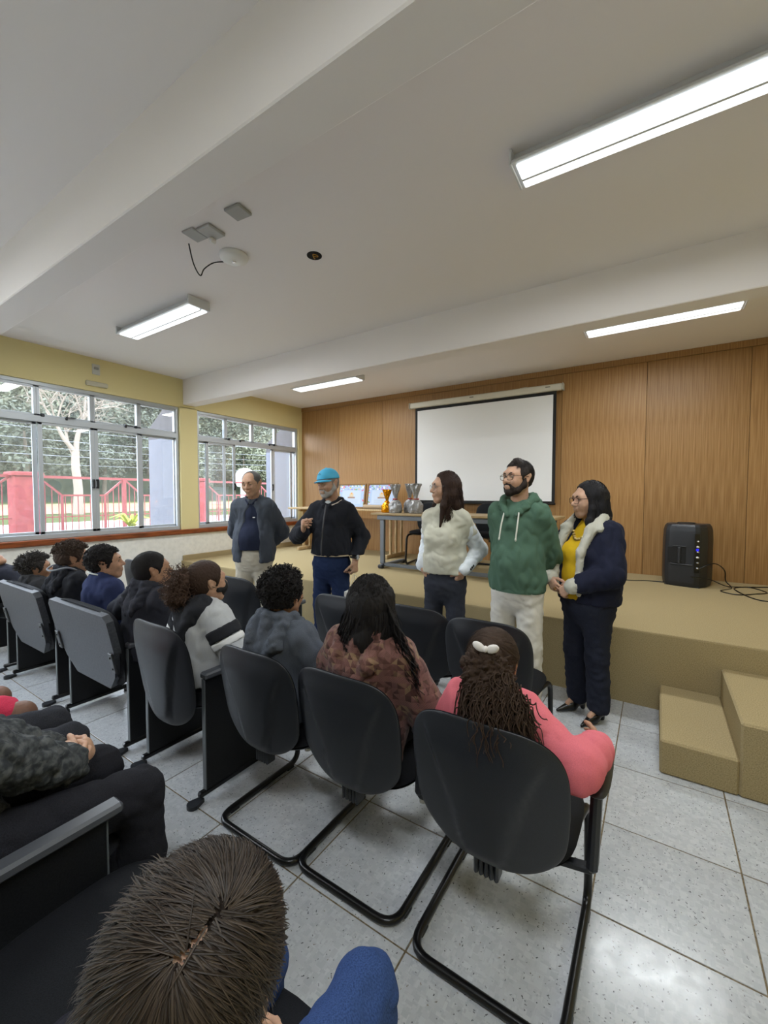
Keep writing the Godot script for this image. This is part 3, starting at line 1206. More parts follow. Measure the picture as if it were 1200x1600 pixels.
func certificate(i: int) -> ImageTexture:
	var rng := RandomNumberGenerator.new()
	rng.seed = 40 + i
	var im := Image.create_empty(256, 180, false, Image.FORMAT_RGB8)
	im.fill(Color(0.62, 0.70, 0.82))
	for k in 70:
		var c: Color = [Color(0.85, 0.35, 0.45), Color(0.40, 0.65, 0.35), Color(0.45, 0.40, 0.75), Color(0.92, 0.80, 0.35), Color(0.95, 0.95, 0.95), Color(0.75, 0.55, 0.80)][rng.randi() % 6]
		var x := rng.randi_range(0, 250)
		var y := rng.randi_range(0, 46) if rng.randf() < 0.8 else rng.randi_range(0, 170)
		if y > 46:
			x = (rng.randi_range(0, 14) if rng.randf() < 0.5 else rng.randi_range(236, 250))
		im.fill_rect(Rect2i(x, y, rng.randi_range(4, 15), rng.randi_range(4, 12)), c)
	im.fill_rect(Rect2i(34, 44, 188, 110), Color(0.70, 0.75, 0.83))
	im.fill_rect(Rect2i(108, 70, 40, 34), Color(0.78, 0.70, 0.58))
	im.fill_rect(Rect2i(92, 98, 72, 12), Color(0.55, 0.42, 0.36))
	im.fill_rect(Rect2i(118, 62, 18, 14), Color(0.85, 0.62, 0.30))
	for r in 4:
		im.fill_rect(Rect2i(60, 120 + r * 8, 136, 2), Color(0.62, 0.66, 0.74))
	im.generate_mipmaps()
	return ImageTexture.create_from_image(im)

func foil(o: Node3D, m: Material, rib: Material, r: float, h: float, sd: int) -> void:
	# crinkled wrapping: a squat bag, a tied neck and a flared mouth
	var rng := RandomNumberGenerator.new()
	rng.seed = sd
	var crinkle := func(prof: Array, sides: int, amt: float) -> MB:
		var mb := MB.new()
		var fn := func(u: float, v: float) -> Vector3:
			var t := v * (prof.size() - 1)
			var i := mini(int(t), prof.size() - 2)
			var q: Vector2 = prof[i].lerp(prof[i + 1], t - i)
			var an := u * TAU
			var w := 1.0 + amt * (sin(an * 7.0 + v * 5.0 + sd) * 0.5 + sin(an * 13.0 - v * 9.0) * 0.35 + sin(v * 23.0 + an * 3.0) * 0.3)
			return Vector3(cos(an) * q.x * w, q.y, sin(an) * q.x * w)
		mb.grid(sides, 26, fn, true)
		return mb
	part("wrapped_base", crinkle.call([Vector2(0.001, 0.0), Vector2(r * 0.9, 0.001), Vector2(r, h * 0.12), Vector2(r * 0.98, h * 0.30), Vector2(r * 0.7, h * 0.40), Vector2(r * 0.28, h * 0.47)], 40, 0.10), m, o)
	part("flared_mouth", crinkle.call([Vector2(r * 0.25, h * 0.46), Vector2(r * 0.22, h * 0.54), Vector2(r * 0.42, h * 0.72), Vector2(r * 0.66, h * 0.92), Vector2(r * 0.72, h), Vector2(r * 0.5, h * 0.94), Vector2(r * 0.15, h * 0.7)], 40, 0.32), m, o)
	var mb := MB.new()
	var ring := []
	for k in 16:
		ring.append(Vector3(cos(TAU * k / 16) * r * 0.30, h * 0.475, sin(TAU * k / 16) * r * 0.30))
	mb.tube(ring, 0.006, 6, true)
	for sx in [-1, 1]:
		mb.ball(Vector3(sx * 0.014, h * 0.48, r * 0.32), Vector3(0.014, 0.009, 0.006), 8, 6)
	part("ribbon", mb, rib, o)

func build_speaker() -> void:
	var sp := thing("loudspeaker", "black moulded loudspeaker on the stage showing its rear controls", "speaker", Vector3(0.27, SH, -5.52), -0.25)
	var body := MB.new()
	# rounded trapezoid plan, its rear turned to the hall
	var plan := [Vector2(-0.205, -0.165), Vector2(0.205, -0.165), Vector2(0.215, -0.10), Vector2(0.20, 0.06), Vector2(0.155, 0.155), Vector2(0.11, 0.18), Vector2(-0.11, 0.18), Vector2(-0.155, 0.155), Vector2(-0.20, 0.06), Vector2(-0.215, -0.10)]
	var prof := [Vector2(0.90, 0.0), Vector2(0.95, 0.012), Vector2(0.985, 0.05), Vector2(1.0, 0.16), Vector2(1.0, 0.48), Vector2(0.98, 0.585), Vector2(0.93, 0.63), Vector2(0.85, 0.655), Vector2(0.0, 0.66)]
	var fn := func(u: float, v: float) -> Vector3:
		var t := v * (prof.size() - 1)
		var i := mini(int(t), prof.size() - 2)
		var q: Vector2 = prof[i].lerp(prof[i + 1], t - i)
		var s := u * plan.size()
		var j := int(s) % plan.size()
		var p: Vector2 = plan[j].lerp(plan[(j + 1) % plan.size()], s - int(s))
		return Vector3(p.x * q.x, q.y, p.y * q.x)
	body.grid(60, 40, fn, true)
	part("cabinet", body, M.black_plastic, sp)
	var mb := MB.new()
	mb.box(Vector3(0.0, 0.66, 0.02), Vector3(0.16, 0.022, 0.06), 0.008)
	part("top_handle", mb, M.black_gloss, sp)
	mb = MB.new()
	mb.box(Vector3(-0.045, 0.33, 0.178), Vector3(0.16, 0.17, 0.012), 0.004)
	var hd := part("handle_recess", mb, mat(Color(0.006, 0.006, 0.008), 0.7), sp)
	mb = MB.new()
	mb.box(Vector3(-0.02, 0.33, 0.19), Vector3(0.03, 0.17, 0.02), 0.006)
	mb.box(Vector3(0.0, 0.235, 0.187), Vector3(0.2, 0.012, 0.014), 0.004)
	mb.box(Vector3(-0.02, 0.425, 0.187), Vector3(0.12, 0.01, 0.012), 0.003)
	part("grip", mb, M.black_plastic, hd)
	mb = MB.new()
	mb.box(Vector3(0.128, 0.36, 0.168), Vector3(0.05, 0.40, 0.012), 0.003, Basis(Vector3.UP, 0.6))
	var pn := part("control_panel", mb, M.black_gloss, sp)
	for k in 6:
		mb = MB.new()
		mb.lathe([Vector2(0.0, 0.02), Vector2(0.009, 0.02), Vector2(0.011, 0.0)], 12, Transform3D(Basis(Vector3.RIGHT, PI / 2).rotated(Vector3.UP, 0.6), Vector3(0.132, 0.21 + 0.055 * k, 0.172)))
		part("knob", mb, [M.chrome, M.chrome, M.white_paint, M.chrome, M.white_paint, M.chrome][k], pn)
	mb = MB.new()
	mb.box(Vector3(0.133, 0.398, 0.176), Vector3(0.022, 0.022, 0.01), 0.002, Basis(Vector3.UP, 0.6))
	var bl := mat(Color(0.1, 0.12, 0.9), 0.3)
	bl.emission_enabled = true
	bl.emission = Color(0.12, 0.12, 1.0)
	bl.emission_energy_multiplier = 0.8
	part("indicator_light", mb, bl, pn)
	mb = MB.new()
	for sx in [-1, 1]:
		for sz in [-0.12, 0.13]:
			mb.box(Vector3(sx * 0.13, 0.004, sz), Vector3(0.05, 0.01, 0.05), 0.002)
	part("rubber_feet", mb, M.black_plastic, sp)
	# cables on the stage floor
	var y := SH + 0.005
	mb = MB.new()
	mb.tube(smooth_path([Vector3(0.37, 0.74, -5.33), Vector3(0.50, 0.80, -5.40), Vector3(0.60, 0.72, -5.55), Vector3(0.62, 0.60, -5.6), Vector3(0.66, y, -5.52), Vector3(0.55, y, -5.30), Vector3(0.66, y, -5.18), Vector3(0.80, y, -5.30), Vector3(0.92, y, -5.45), Vector3(0.82, y, -5.66), Vector3(0.68, y, -5.52), Vector3(0.72, y, -5.2), Vector3(0.80, y, -5.02), Vector3(0.92, y, -5.0), Vector3(1.0, y, -4.85), Vector3(1.25, y, -4.86)], 7), 0.0055, 6)
	single("power_cable", mb, M.black_gloss, "black cable curled on the stage beside the loudspeaker", "cable")
	mb = MB.new()
	mb.tube(smooth_path([Vector3(0.30, SH + 0.12, -5.30), Vector3(0.46, SH + 0.10, -5.36), Vector3(0.58, SH + 0.04, -5.46), Vector3(0.66, y, -5.60), Vector3(0.86, y, -5.70), Vector3(0.98, y, -5.78)], 7), 0.005, 6)
	single("signal_cable", mb, M.black_gloss, "thin black cable running from the loudspeaker to the panelled wall", "cable")
	mb = MB.new()
	mb.tube(smooth_path([Vector3(0.10, y, -5.5), Vector3(-0.08, y, -5.48), Vector3(-0.25, y, -5.40), Vector3(-0.45, y, -5.46), Vector3(-0.8, y, -5.52), Vector3(-1.3, y, -5.6)], 7), 0.0055, 6)
	single("floor_cable", mb, M.black_gloss, "black cable lying on the carpet behind the woman in the navy jacket", "cable")
	mb = MB.new()
	mb.box(Vector3(1.27, SH + 0.025, -4.86), Vector3(0.16, 0.05, 0.06), 0.01, Basis(Vector3.UP, 0.2))
	single("power_strip", mb, M.black_plastic, "black power strip on the stage at the end of the curled cable", "power strip")

# ---------------------------------------------------------------- chairs (they face -z)
func sled_chair(label: String, at: Vector3, turn: float, arm: bool, group: String) -> Node3D:
	var o := thing("visitor_chair", label, "chair", at, turn, group)
	# frame: one bent tube
	var w := 0.232
	var mb := MB.new()
	var path := fillet([Vector3(-0.19, 0.415, 0.06), Vector3(-w, 0.41, -0.23), Vector3(-w, 0.02, -0.27), Vector3(-w, 0.0175, 0.245), Vector3(w, 0.0175, 0.245), Vector3(w, 0.02, -0.27), Vector3(w, 0.41, -0.23), Vector3(0.19, 0.415, 0.06)], 0.075, 7)
	mb.tube(path, 0.0145, 10)
	part("sled_frame", mb, M.chair_tube, o)
	for sx in [-1, 1]:
		for z in [0.16, -0.2]:
			mb = MB.new()
			mb.box(Vector3(sx * w, 0.008, z), Vector3(0.03, 0.016, 0.05), 0.005)
			part("glide", mb, M.black_plastic, o)
	seat_shell(o, 0.235, 0.235)
	back_shell(o, 0.235, 0.225, 0.625, 0.225, true)
	# bracket between seat and back
	mb = MB.new()
	mb.bar(Vector3(0, 0.40, 0.0), Vector3(0, 0.36, 0.165), 0.07, 0.02, 0.004)
	mb.bar(Vector3(0, 0.35, 0.165), Vector3(0, 0.50, 0.175), 0.07, 0.012, 0.003, Vector3.BACK)
	var br := part("bracket", mb, M.chair_tube, o)
	mb = MB.new()
	for k in 5:
		mb.box(Vector3(-0.032 + 0.016 * k, 0.372, 0.165), Vector3(0.014, 0.085, 0.05), 0.006)
	part("ribbed_cover", mb, M.black_plastic, br)
	mb = MB.new()
	mb.box(Vector3(0.06, 0.408, 0.195), Vector3(0.02, 0.02, 0.012), 0.002)
	part("red_tag", mb, mat(Color(0.55, 0.05, 0.05), 0.5), o)
	if arm:
		for sx in [-1, 1]:
			mb = MB.new()
			mb.pillow(0.034, 0.125, 3.0, func(x: float, y: float, r: float) -> Vector3: return Vector3(x, 0.655 + 0.018 * sqrt(maxf(0.0, 1.0 - r * r)), y), func(x: float, y: float, r: float) -> Vector3: return Vector3(x, 0.655 - 0.016 * sqrt(maxf(0.0, 1.0 - r * r)), y), Transform3D(Basis(), Vector3(sx * 0.285, 0, -0.01)), 24, 6)
			var ap := part("armrest", mb, M.black_plastic, o)
			mb = MB.new()
			mb.bar(Vector3(sx * 0.285, 0.65, 0.05), Vector3(sx * 0.28, 0.42, 0.08), 0.03, 0.06, 0.01, Vector3.BACK)
			mb.bar(Vector3(sx * 0.28, 0.42, 0.08), Vector3(sx * 0.16, 0.40, 0.08), 0.03, 0.02, 0.004)
			part("arm_post", mb, M.black_plastic, ap)
	return o

func seat_shell(o: Node3D, a: float, b: float) -> void:
	var mb := MB.new()
	mb.pillow(a, b, 3.4, func(x: float, y: float, r: float) -> Vector3: return Vector3(x, 0.452 + 0.028 * pow(maxf(0.0, 1.0 - pow(r, 5.0)), 0.5) - 0.25 * x * x * 0.4 + (-0.9 * pow(maxf(0.0, -y - 0.12), 2.0)), y), func(x: float, y: float, r: float) -> Vector3: return Vector3(x, 0.452 - 0.012 * pow(maxf(0.0, 1.0 - pow(r, 6.0)), 0.5) - 0.25 * x * x * 0.4 + (-0.9 * pow(maxf(0.0, -y - 0.12), 2.0)), y), Transform3D(Basis(), Vector3(0, 0, -0.03)))
	var c := part("seat_cushion", mb, M.upholstery, o)
	mb = MB.new()
	mb.pillow(a * 0.99, b * 0.99, 3.2, func(x: float, y: float, r: float) -> Vector3: return Vector3(x, 0.440 - 0.25 * x * x * 0.4 + (-0.9 * pow(maxf(0.0, -y - 0.12), 2.0)), y), func(x: float, y: float, r: float) -> Vector3: return Vector3(x, 0.440 - 0.034 * pow(maxf(0.0, 1.0 - pow(r, 3.0)), 0.6) - 0.25 * x * x * 0.4 + (-0.9 * pow(maxf(0.0, -y - 0.12), 2.0)), y), Transform3D(Basis(), Vector3(0, 0, -0.03)))
	part("seat_pan", mb, M.black_plastic, c)

func back_shell(o: Node3D, a: float, b: float, yc: float, zc: float, creases: bool) -> void:
	# bowed padded back with a moulded plastic rear shell
	var tilt := Basis(Vector3.RIGHT, 0.16)
	var xf := Transform3D(tilt, Vector3(0, yc, zc))
	var bend := func(x: float, y: float) -> float: return -0.55 * x * x - 0.35 * y * absf(y) * 0.5 + 0.02
	var taper := func(x: float, y: float) -> float: return x * (1.0 - 0.06 * clampf(-y / b, 0.0, 1.0) + 0.02 * clampf(y / b, 0, 1) - 0.16 * pow(clampf((-y / b - 0.45) / 0.55, 0.0, 1.0), 2.0))
	var mb := MB.new()
	mb.pillow(a, b, 3.6, func(x: float, y: float, r: float) -> Vector3: return Vector3(taper.call(x, y), y, bend.call(x, y) - 0.012), func(x: float, y: float, r: float) -> Vector3: return Vector3(taper.call(x, y), y, bend.call(x, y) - 0.012 - 0.03 * pow(maxf(0.0, 1.0 - pow(r, 5.0)), 0.5)), xf)
	part("back_cushion", mb, M.upholstery, o)
	mb = MB.new()
	var crease := func(x: float, y: float) -> float:
		if not creases:
			return 0.0
		var t := clampf((y + b) / (2.0 * b), 0.0, 1.0)
		var hw := a * lerpf(0.30, 0.88, pow(t, 1.6))
		var s := smoothstep(hw - 0.012, hw + 0.016, absf(x))
		return 0.013 * (1.0 - s) * smoothstep(1.0, 0.75, t) - 0.002
	mb.pillow(a * 1.01, b * 1.01, 3.6, func(x: float, y: float, r: float) -> Vector3: return Vector3(taper.call(x, y), y, bend.call(x, y) + 0.012 * pow(maxf(0.0, 1.0 - pow(r, 5.0)), 0.5) - 0.012 + crease.call(x, y) * smoothstep(1.0, 0.8, r)), func(x: float, y: float, r: float) -> Vector3: return Vector3(taper.call(x, y), y, bend.call(x, y) - 0.016), xf, 72, 22)
	part("back_shell", mb, M.black_plastic, o)

func side_panel(o: Node3D, x: float) -> void:
	var mb := MB.new()
	mb.span(Vector3(x - 0.011, 0.05, -0.16), Vector3(x + 0.011, 0.60, 0.165), 0.002)
	var p := part("side_panel", mb, M.chair_board, o)
	for z in [-0.1615, 0.1665]:
		mb = MB.new()
		mb.span(Vector3(x - 0.0125, 0.05, z - 0.0025), Vector3(x + 0.0125, 0.60, z + 0.0025), 0.001)
		part("edge_strip", mb, M.edge_strip, p)
	mb = MB.new()
	mb.box(Vector3(x, 0.038, 0.0), Vector3(0.03, 0.028, 0.40), 0.006)
	part("foot_bar", mb, M.chair_tube, p)
	for sz in [-1, 1]:
		mb = MB.new()
		var pts := PackedVector2Array()
		for k in 13:
			var an := -PI / 2 + PI * k / 12.0
			pts.append(Vector2(cos(an) * 0.03 + 0.05, sin(an) * 0.03))
		pts.append(Vector2(0.0, 0.013))
		pts.append(Vector2(0.0, -0.013))
		mb.extrude(pts, 0.018, Transform3D(Basis(Vector3(0, 0, sz), Vector3(1, 0, 0), Vector3(0, 1, 0)), Vector3(x, 0.0095, sz * 0.18)))
		part("floor_plate", mb, M.black_plastic, p)
	mb = MB.new()
	mb.span(Vector3(x - 0.027, 0.60, -0.20), Vector3(x + 0.027, 0.632, 0.17), 0.008)
	part("armrest", mb, M.arm_plastic, p)

func row_chair(label: String, at: Vector3, width: float, group: String, wide: bool) -> Node3D:
	# fixed auditorium seat: two board sides on steel feet, tip seat and padded back
	var o := thing("auditorium_chair", label, "chair", at, 0.0, group)
	for sx in [-1, 1]:
		side_panel(o, sx * width * 0.5)
	if not wide:
		seat_shell(o, width * 0.5 - 0.02, 0.235)
		back_shell(o, 0.255, 0.265, 0.60, 0.24, true)
		var mb2 := MB.new()
		mb2.box(Vector3(0.05, 0.41, 0.20), Vector3(0.028, 0.02, 0.012), 0.002)
		part("red_tag", mb2, mat(Color(0.55, 0.05, 0.05), 0.5), o)
	else:
		var hw := width * 0.5 - 0.03
		var mb := MB.new()
		mb.box(Vector3(0, 0.44, -0.03), Vector3(hw * 2.0 - 0.02, 0.07, 0.46), 0.03)
		part("seat_cushion", mb, M.upholstery, o)
		# thick back with the lower corners cut away
		var poly := PackedVector2Array([Vector2(-hw * 0.62, -0.27), Vector2(hw * 0.62, -0.27), Vector2(hw * 0.9, -0.17), Vector2(hw + 0.035, 0.0), Vector2(hw + 0.035, 0.19), Vector2(hw, 0.225), Vector2(-hw, 0.225), Vector2(-hw - 0.035, 0.19), Vector2(-hw - 0.035, 0.0), Vector2(-hw * 0.9, -0.17)])
		var xf := Transform3D(Basis(Vector3.RIGHT, 0.2), Vector3(0, 0.60, 0.19))
		mb = MB.new()
		mb.extrude(poly, 0.04, xf * Transform3D(Basis(), Vector3(0, 0, 0.03)))
		part("back_board", mb, M.back_board, o)
		mb = MB.new()
		mb.pillow(hw + 0.03, 0.245, 5.0, func(x: float, y: float, r: float) -> Vector3: return Vector3(x, y - 0.01, 0.02), func(x: float, y: float, r: float) -> Vector3: return Vector3(x, y - 0.01, 0.02 - 0.08 * pow(maxf(0.0, 1.0 - pow(r, 6.0)), 0.5)), xf)
		part("back_cushion", mb, M.upholstery, o)
		for sx in [-1, 1]:
			mb = MB.new()
			mb.box(Vector3(sx * (hw - 0.0), -0.06, 0.056), Vector3(0.045, 0.125, 0.012), 0.003, Basis())
			var pl := MB.new()
			pl.put(mb, xf)
			var pp := part("side_bracket", pl, M.bracket_grey, o)
			mb = MB.new()
			for dy in [-0.035, 0.035]:
				mb.ball(Vector3(sx * hw, -0.06 + dy, 0.064), Vector3(0.007, 0.007, 0.004), 8, 5)
			pl = MB.new()
			pl.put(mb, xf)
			part("bolt", pl, M.black_gloss, pp)
	return o

func build_chairs() -> void:
	M.upholstery = grained(Color(0.10, 0.105, 0.12), 0.2, 0.1, Vector3.ONE * 10.0, 0.75, 0.06, 0.3)
	M.chair_tube = mat(Color(0.07, 0.07, 0.075), 0.28, 0.2)
	M.chair_board = grained(Color(0.09, 0.095, 0.105), 0.2, 0.06, Vector3.ONE * 6.0, 0.5, 0.02, 0.4)
	M.edge_strip = mat(Color(0.35, 0.37, 0.38), 0.45)
	M.arm_plastic = mat(Color(0.30, 0.31, 0.33), 0.38)
	M.back_board = grained(Color(0.24, 0.25, 0.27), 0.12, 0.03, Vector3.ONE * 6.0, 0.5, 0.02, 0.45)
	M.bracket_grey = mat(Color(0.27, 0.28, 0.29), 0.45, 0.3)
	var g2 := "second row visitor chairs"
	sled_chair("black visitor chair with armrests holding the girl in pink", Vector3(-0.412, 0, -1.385), 0.0, true, g2)
	sled_chair("black visitor chair holding the girl in the patterned hoodie", Vector3(-0.955, 0, -1.41), 0.0, false, g2)
	sled_chair("black visitor chair holding the boy in the charcoal hoodie", Vector3(-1.42, 0, -1.385), 0.0, false, g2)
	var ga := "second row auditorium chairs"
	row_chair("black auditorium chair with moulded back behind the grey and black hoodie", Vector3(-2.095, 0, -1.36), 0.53, ga, false)
	row_chair("extra wide black auditorium chair behind the navy and black tops", Vector3(-2.97, 0, -1.36), 0.80, ga, true)
	row_chair("extra wide black auditorium chair behind the curly boys", Vector3(-4.0, 0, -1.36), 0.80, ga, true)
	row_chair("black auditorium chair beside the window wall in the second row", Vector3(-4.95, 0, -1.36), 0.66, ga, false)
	var g1 := "front row chairs"
	sled_chair("empty black visitor chair in front of the girl in pink", Vector3(-0.735, 0, -2.33), 0.0, false, g1)
	sled_chair("empty black visitor chair in front of the girl in the patterned hoodie", Vector3(-1.19, 0, -2.37), 0.0, false, g1)
	sled_chair("empty black visitor chair in front of the boy in the charcoal hoodie", Vector3(-1.71, 0, -2.33), 0.0, false, g1)
	row_chair("empty black auditorium chair in front of the grey and black hoodie", Vector3(-2.74, 0, -2.32), 0.60, g1, false)
	row_chair("empty black auditorium chair in front of the boy in navy", Vector3(-4.25, 0, -2.32), 0.60, g1, false)
	var g3 := "third row chairs"
	sled_chair("black visitor chair under the boy with the hair whorl", Vector3(-0.53, 0, -0.34), 0.0, false, g3)
	sled_chair("empty black visitor chair between the camouflage hoodie and the boy", Vector3(-1.015, 0, -0.38), 0.0, false, g3)
	row_chair("black auditorium chair holding the person in the camouflage hoodie", Vector3(-1.535, 0, -0.36), 0.53, g3, false)
	row_chair("black auditorium chair holding the person in plain black trousers", Vector3(-2.10, 0, -0.36), 0.53, g3, false)
	row_chair("black auditorium chair holding the child in pink shorts", Vector3(-2.665, 0, -0.36), 0.53, g3, false)
	var gs := "chairs on the stage behind the desk"
	sled_chair("black visitor chair on the stage behind the green hoodie man", Vector3(-1.83, SH, -5.25), PI, false, gs)
	sled_chair("black visitor chair on the stage behind the white sweater woman", Vector3(-2.66, SH, -5.2), PI + 0.15, false, gs)

# ---------------------------------------------------------------- outside the windows
func ground_y(x: float, z: float) -> float:
	var d := -x
	var y := -0.1
	if d > 8.0:
		y += (d - 8.0) * 0.05
	if d > 28.0:
		y += (d - 28.0) * 0.10
	if d > 33.0:
		y += (d - 33.0) * 0.29
	return y

func ground_strip(called: String, xa: float, xb: float, m: Material, label: String, category: String, lift: float, n: int) -> void:
	var mb := MB.new()
	var fn := func(u: float, v: float) -> Vector3:
		var x := lerpf(xa, xb, v)
		var z := lerpf(25.0, -75.0, u)
		return Vector3(x, ground_y(x, z) + lift, z)
	mb.grid(20, n, fn, true)
	struct(called, mb, m, label, category)

func build_outside() -> void:
	var rng := RandomNumberGenerator.new()
	rng.seed = 300
	var grass := grained(Color(0.26, 0.28, 0.17), 0.3, 0.1, Vector3.ONE * 0.9, 1.0, 0.0, 0.1, true)
	ground_strip("ground_lawn", WX - 0.15, -30.0, grass, "green lawn outside beyond the fence", "lawn", 0.0, 24)
	ground_strip("ground_path", -8.0, -18.6, grained(Color(0.55, 0.54, 0.51), 0.06, 0.03, Vector3.ONE * 0.4, 0.9, 0.0, 0.2, true), "pale concrete yard behind the red fence", "yard", 0.02, 10)
	ground_strip("ground_road", -22.3, -28.3, grained(Color(0.47, 0.42, 0.32), 0.12, 0.03, Vector3.ONE * 0.3, 0.95, 0.0, 0.2, true), "pale dirt road in front of the wood", "road", 0.02, 6)
	ground_strip("ground_hill", -29.0, -75.0, grained(Color(0.20, 0.22, 0.17), 0.3, 0.1, Vector3.ONE * 0.35, 1.0, 0.0, 0.05, true), "wooded hillside behind the road", "hillside", 0.03, 16)
	# concrete fins of the building, eave shade painted on their heads
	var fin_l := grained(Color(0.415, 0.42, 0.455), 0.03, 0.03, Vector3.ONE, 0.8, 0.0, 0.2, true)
	var fin_u_shaded := grained(Color(0.33, 0.32, 0.33), 0.06, 0.03, Vector3.ONE, 0.85, 0.0, 0.2, true)  # darker head tone: shade of an unbuilt eave put into the colour
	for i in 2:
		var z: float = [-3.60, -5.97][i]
		var o := thing("concrete_fin", ["pale concrete fin with an angled head in painted shade outside the wide window", "pale concrete fin outside the window beside the panelled wall"][i], "fin", Vector3(WX - 0.16, 0, z))
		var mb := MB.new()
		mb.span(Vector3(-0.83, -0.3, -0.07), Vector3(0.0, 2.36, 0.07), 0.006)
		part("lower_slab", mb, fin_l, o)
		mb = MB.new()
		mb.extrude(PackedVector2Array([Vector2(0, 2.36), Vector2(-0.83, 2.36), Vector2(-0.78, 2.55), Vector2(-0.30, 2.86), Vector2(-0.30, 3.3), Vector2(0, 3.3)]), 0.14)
		part("angled_head", mb, fin_u_shaded, o)
	var mb: MB
	build_fence()
	build_bare_tree()
	# trees of the wood
	var barks := mat(Color(0.30, 0.27, 0.22), 0.9)
	var greens := [Color(0.285, 0.30, 0.225), Color(0.235, 0.255, 0.19), Color(0.335, 0.345, 0.27), Color(0.27, 0.285, 0.23)]
	var crowns := []
	for k in 4:
		var lm := mat(greens[k], 0.8)
		lm.backlight_enabled = true
		lm.backlight = greens[k].darkened(0.35)
		crowns.append([leaf_crown(310 + k), lm])
	var kinds := ["tall grey green tree in the wood beyond the road", "dark green tree in the wood beyond the road", "pale green feathery tree in the wood beyond the road", "dull olive tree in the wood beyond the road"]
	for i in 46:
		var t := float(i) / 45.0
		var z := lerpf(1.0, -52.0, t) + rng.randf_range(-1.2, 1.2)
		var rowx: int = i % 3
		var x: float = [-31.0, -35.5, -41.0][rowx] + rng.randf_range(-1.2, 1.2)
		var h: float = [4.6, 5.8, 6.8][rowx] * rng.randf_range(0.85, 1.2)
		var k := rng.randi() % 4
		var o := thing("forest_tree", kinds[k], "tree", Vector3(x, ground_y(x, z) - 0.1, z), rng.randf() * TAU, "trees of the wood beyond the road")
		var tb := MB.new()
		tb.tube([Vector3.ZERO, Vector3(0.1, h * 0.4, 0.05), Vector3(0.0, h * 0.75, 0.1)], [0.16, 0.12, 0.06], 7)
		part("trunk", tb, barks, o)
		var f := part("foliage", crowns[k][0], crowns[k][1], o)
		f.position = Vector3(0, h * 0.62, 0)
		f.scale = Vector3(h * 0.5, h * 0.55, h * 0.5)
		f.set_meta("kind", "stuff")
	# overhead cables
	var cab := mat(Color(0.42, 0.43, 0.45), 0.5)
	var labs := ["topmost pale overhead cable in front of the wood", "second highest pale overhead cable in front of the wood", "third highest pale overhead cable in front of the wood", "fourth highest pale overhead cable in front of the wood", "second lowest pale overhead cable in front of the wood", "lowest pale overhead cable in front of the wood"]
	for i in 6:
		var y: float = [3.75, 3.55, 3.22, 2.98, 2.75, 2.48][i]
		var cb := MB.new()
		var pts := []
		for q in 41:
			var t := q / 40.0
			var z := lerpf(12.0, -52.0, t)
			var seg := fposmod(t * 2.0, 1.0)
			pts.append(Vector3(-16.0 - 0.12 * i, y + 0.5 - 1.1 * (1.0 - pow(2.0 * seg - 1.0, 2.0)) * 0.45, z))
		cb.tube(pts, [0.009, 0.007, 0.008, 0.006, 0.008, 0.006][i], 5)
		single("overhead_cable", cb, cab, labs[i], "cable", "overhead cables")
	mb = MB.new()
	mb.tube([Vector3(-16.2, ground_y(-16.2, 0) - 0.2, -20.0), Vector3(-16.2, 4.9, -20.0)], [0.13, 0.09], 12)
	mb.bar(Vector3(-16.2, 4.1, -20.5), Vector3(-16.2, 4.1, -19.5), 0.1, 0.1)
	single("utility_pole", mb, mat(Color(0.72, 0.70, 0.68), 0.8), "pale utility pole carrying the overhead cables", "pole")
	# hooded booth seen beside the khaki man's head
	var bo := thing("phone_hood", "white dome hood on a post outside, behind the khaki man's head", "hood", Vector3(-12.0, ground_y(-12, 0), -9.55))
	mb = MB.new()
	mb.lathe([Vector2(0.0, 2.32), Vector2(0.16, 2.29), Vector2(0.29, 2.18), Vector2(0.35, 2.0), Vector2(0.34, 1.82), Vector2(0.27, 1.68), Vector2(0.22, 1.66)], 24)
	part("dome", mb, mat(Color(0.62, 0.62, 0.61), 0.5), bo)
	mb = MB.new()
	mb.tube([Vector3(0, -0.1, 0), Vector3(0, 1.75, 0)], 0.16, 14)
	part("post", mb, M.white_paint, bo)
	# yellow green plant by the fence
	var pl := thing("yellow_plant", "small yellow green leafy plant inside the red fence", "plant", Vector3(-9.4, ground_y(-9.4, 0), -4.5))
	var lf := mat(Color(0.52, 0.55, 0.08), 0.6)
	lf.backlight_enabled = true
	lf.backlight = Color(0.28, 0.30, 0.03)
	mb = MB.new()
	mb.tube([Vector3.ZERO, Vector3(0.02, 0.5, 0), Vector3(0, 0.82, 0.0)], [0.03, 0.025, 0.02], 7)
	part("stem", mb, barks, pl)
	for i in 16:
		var a := TAU * i / 16.0 + rng.randf_range(-0.2, 0.2)
		var r := rng.randf_range(0.18, 0.34)
		var hh := rng.randf_range(0.12, 0.40)
		mb = MB.new()
		ribbon(mb, smooth_path([Vector3(0, 0.80, 0), Vector3(cos(a) * r * 0.6, 0.84 + hh * 0.7, sin(a) * r * 0.6), Vector3(cos(a) * r * 1.3, 0.84 + hh * 0.6, sin(a) * r * 1.3)], 5), 0.04, Vector3(-sin(a), 0, cos(a)), 0.1)
		part("leaf", mb, lf, pl)

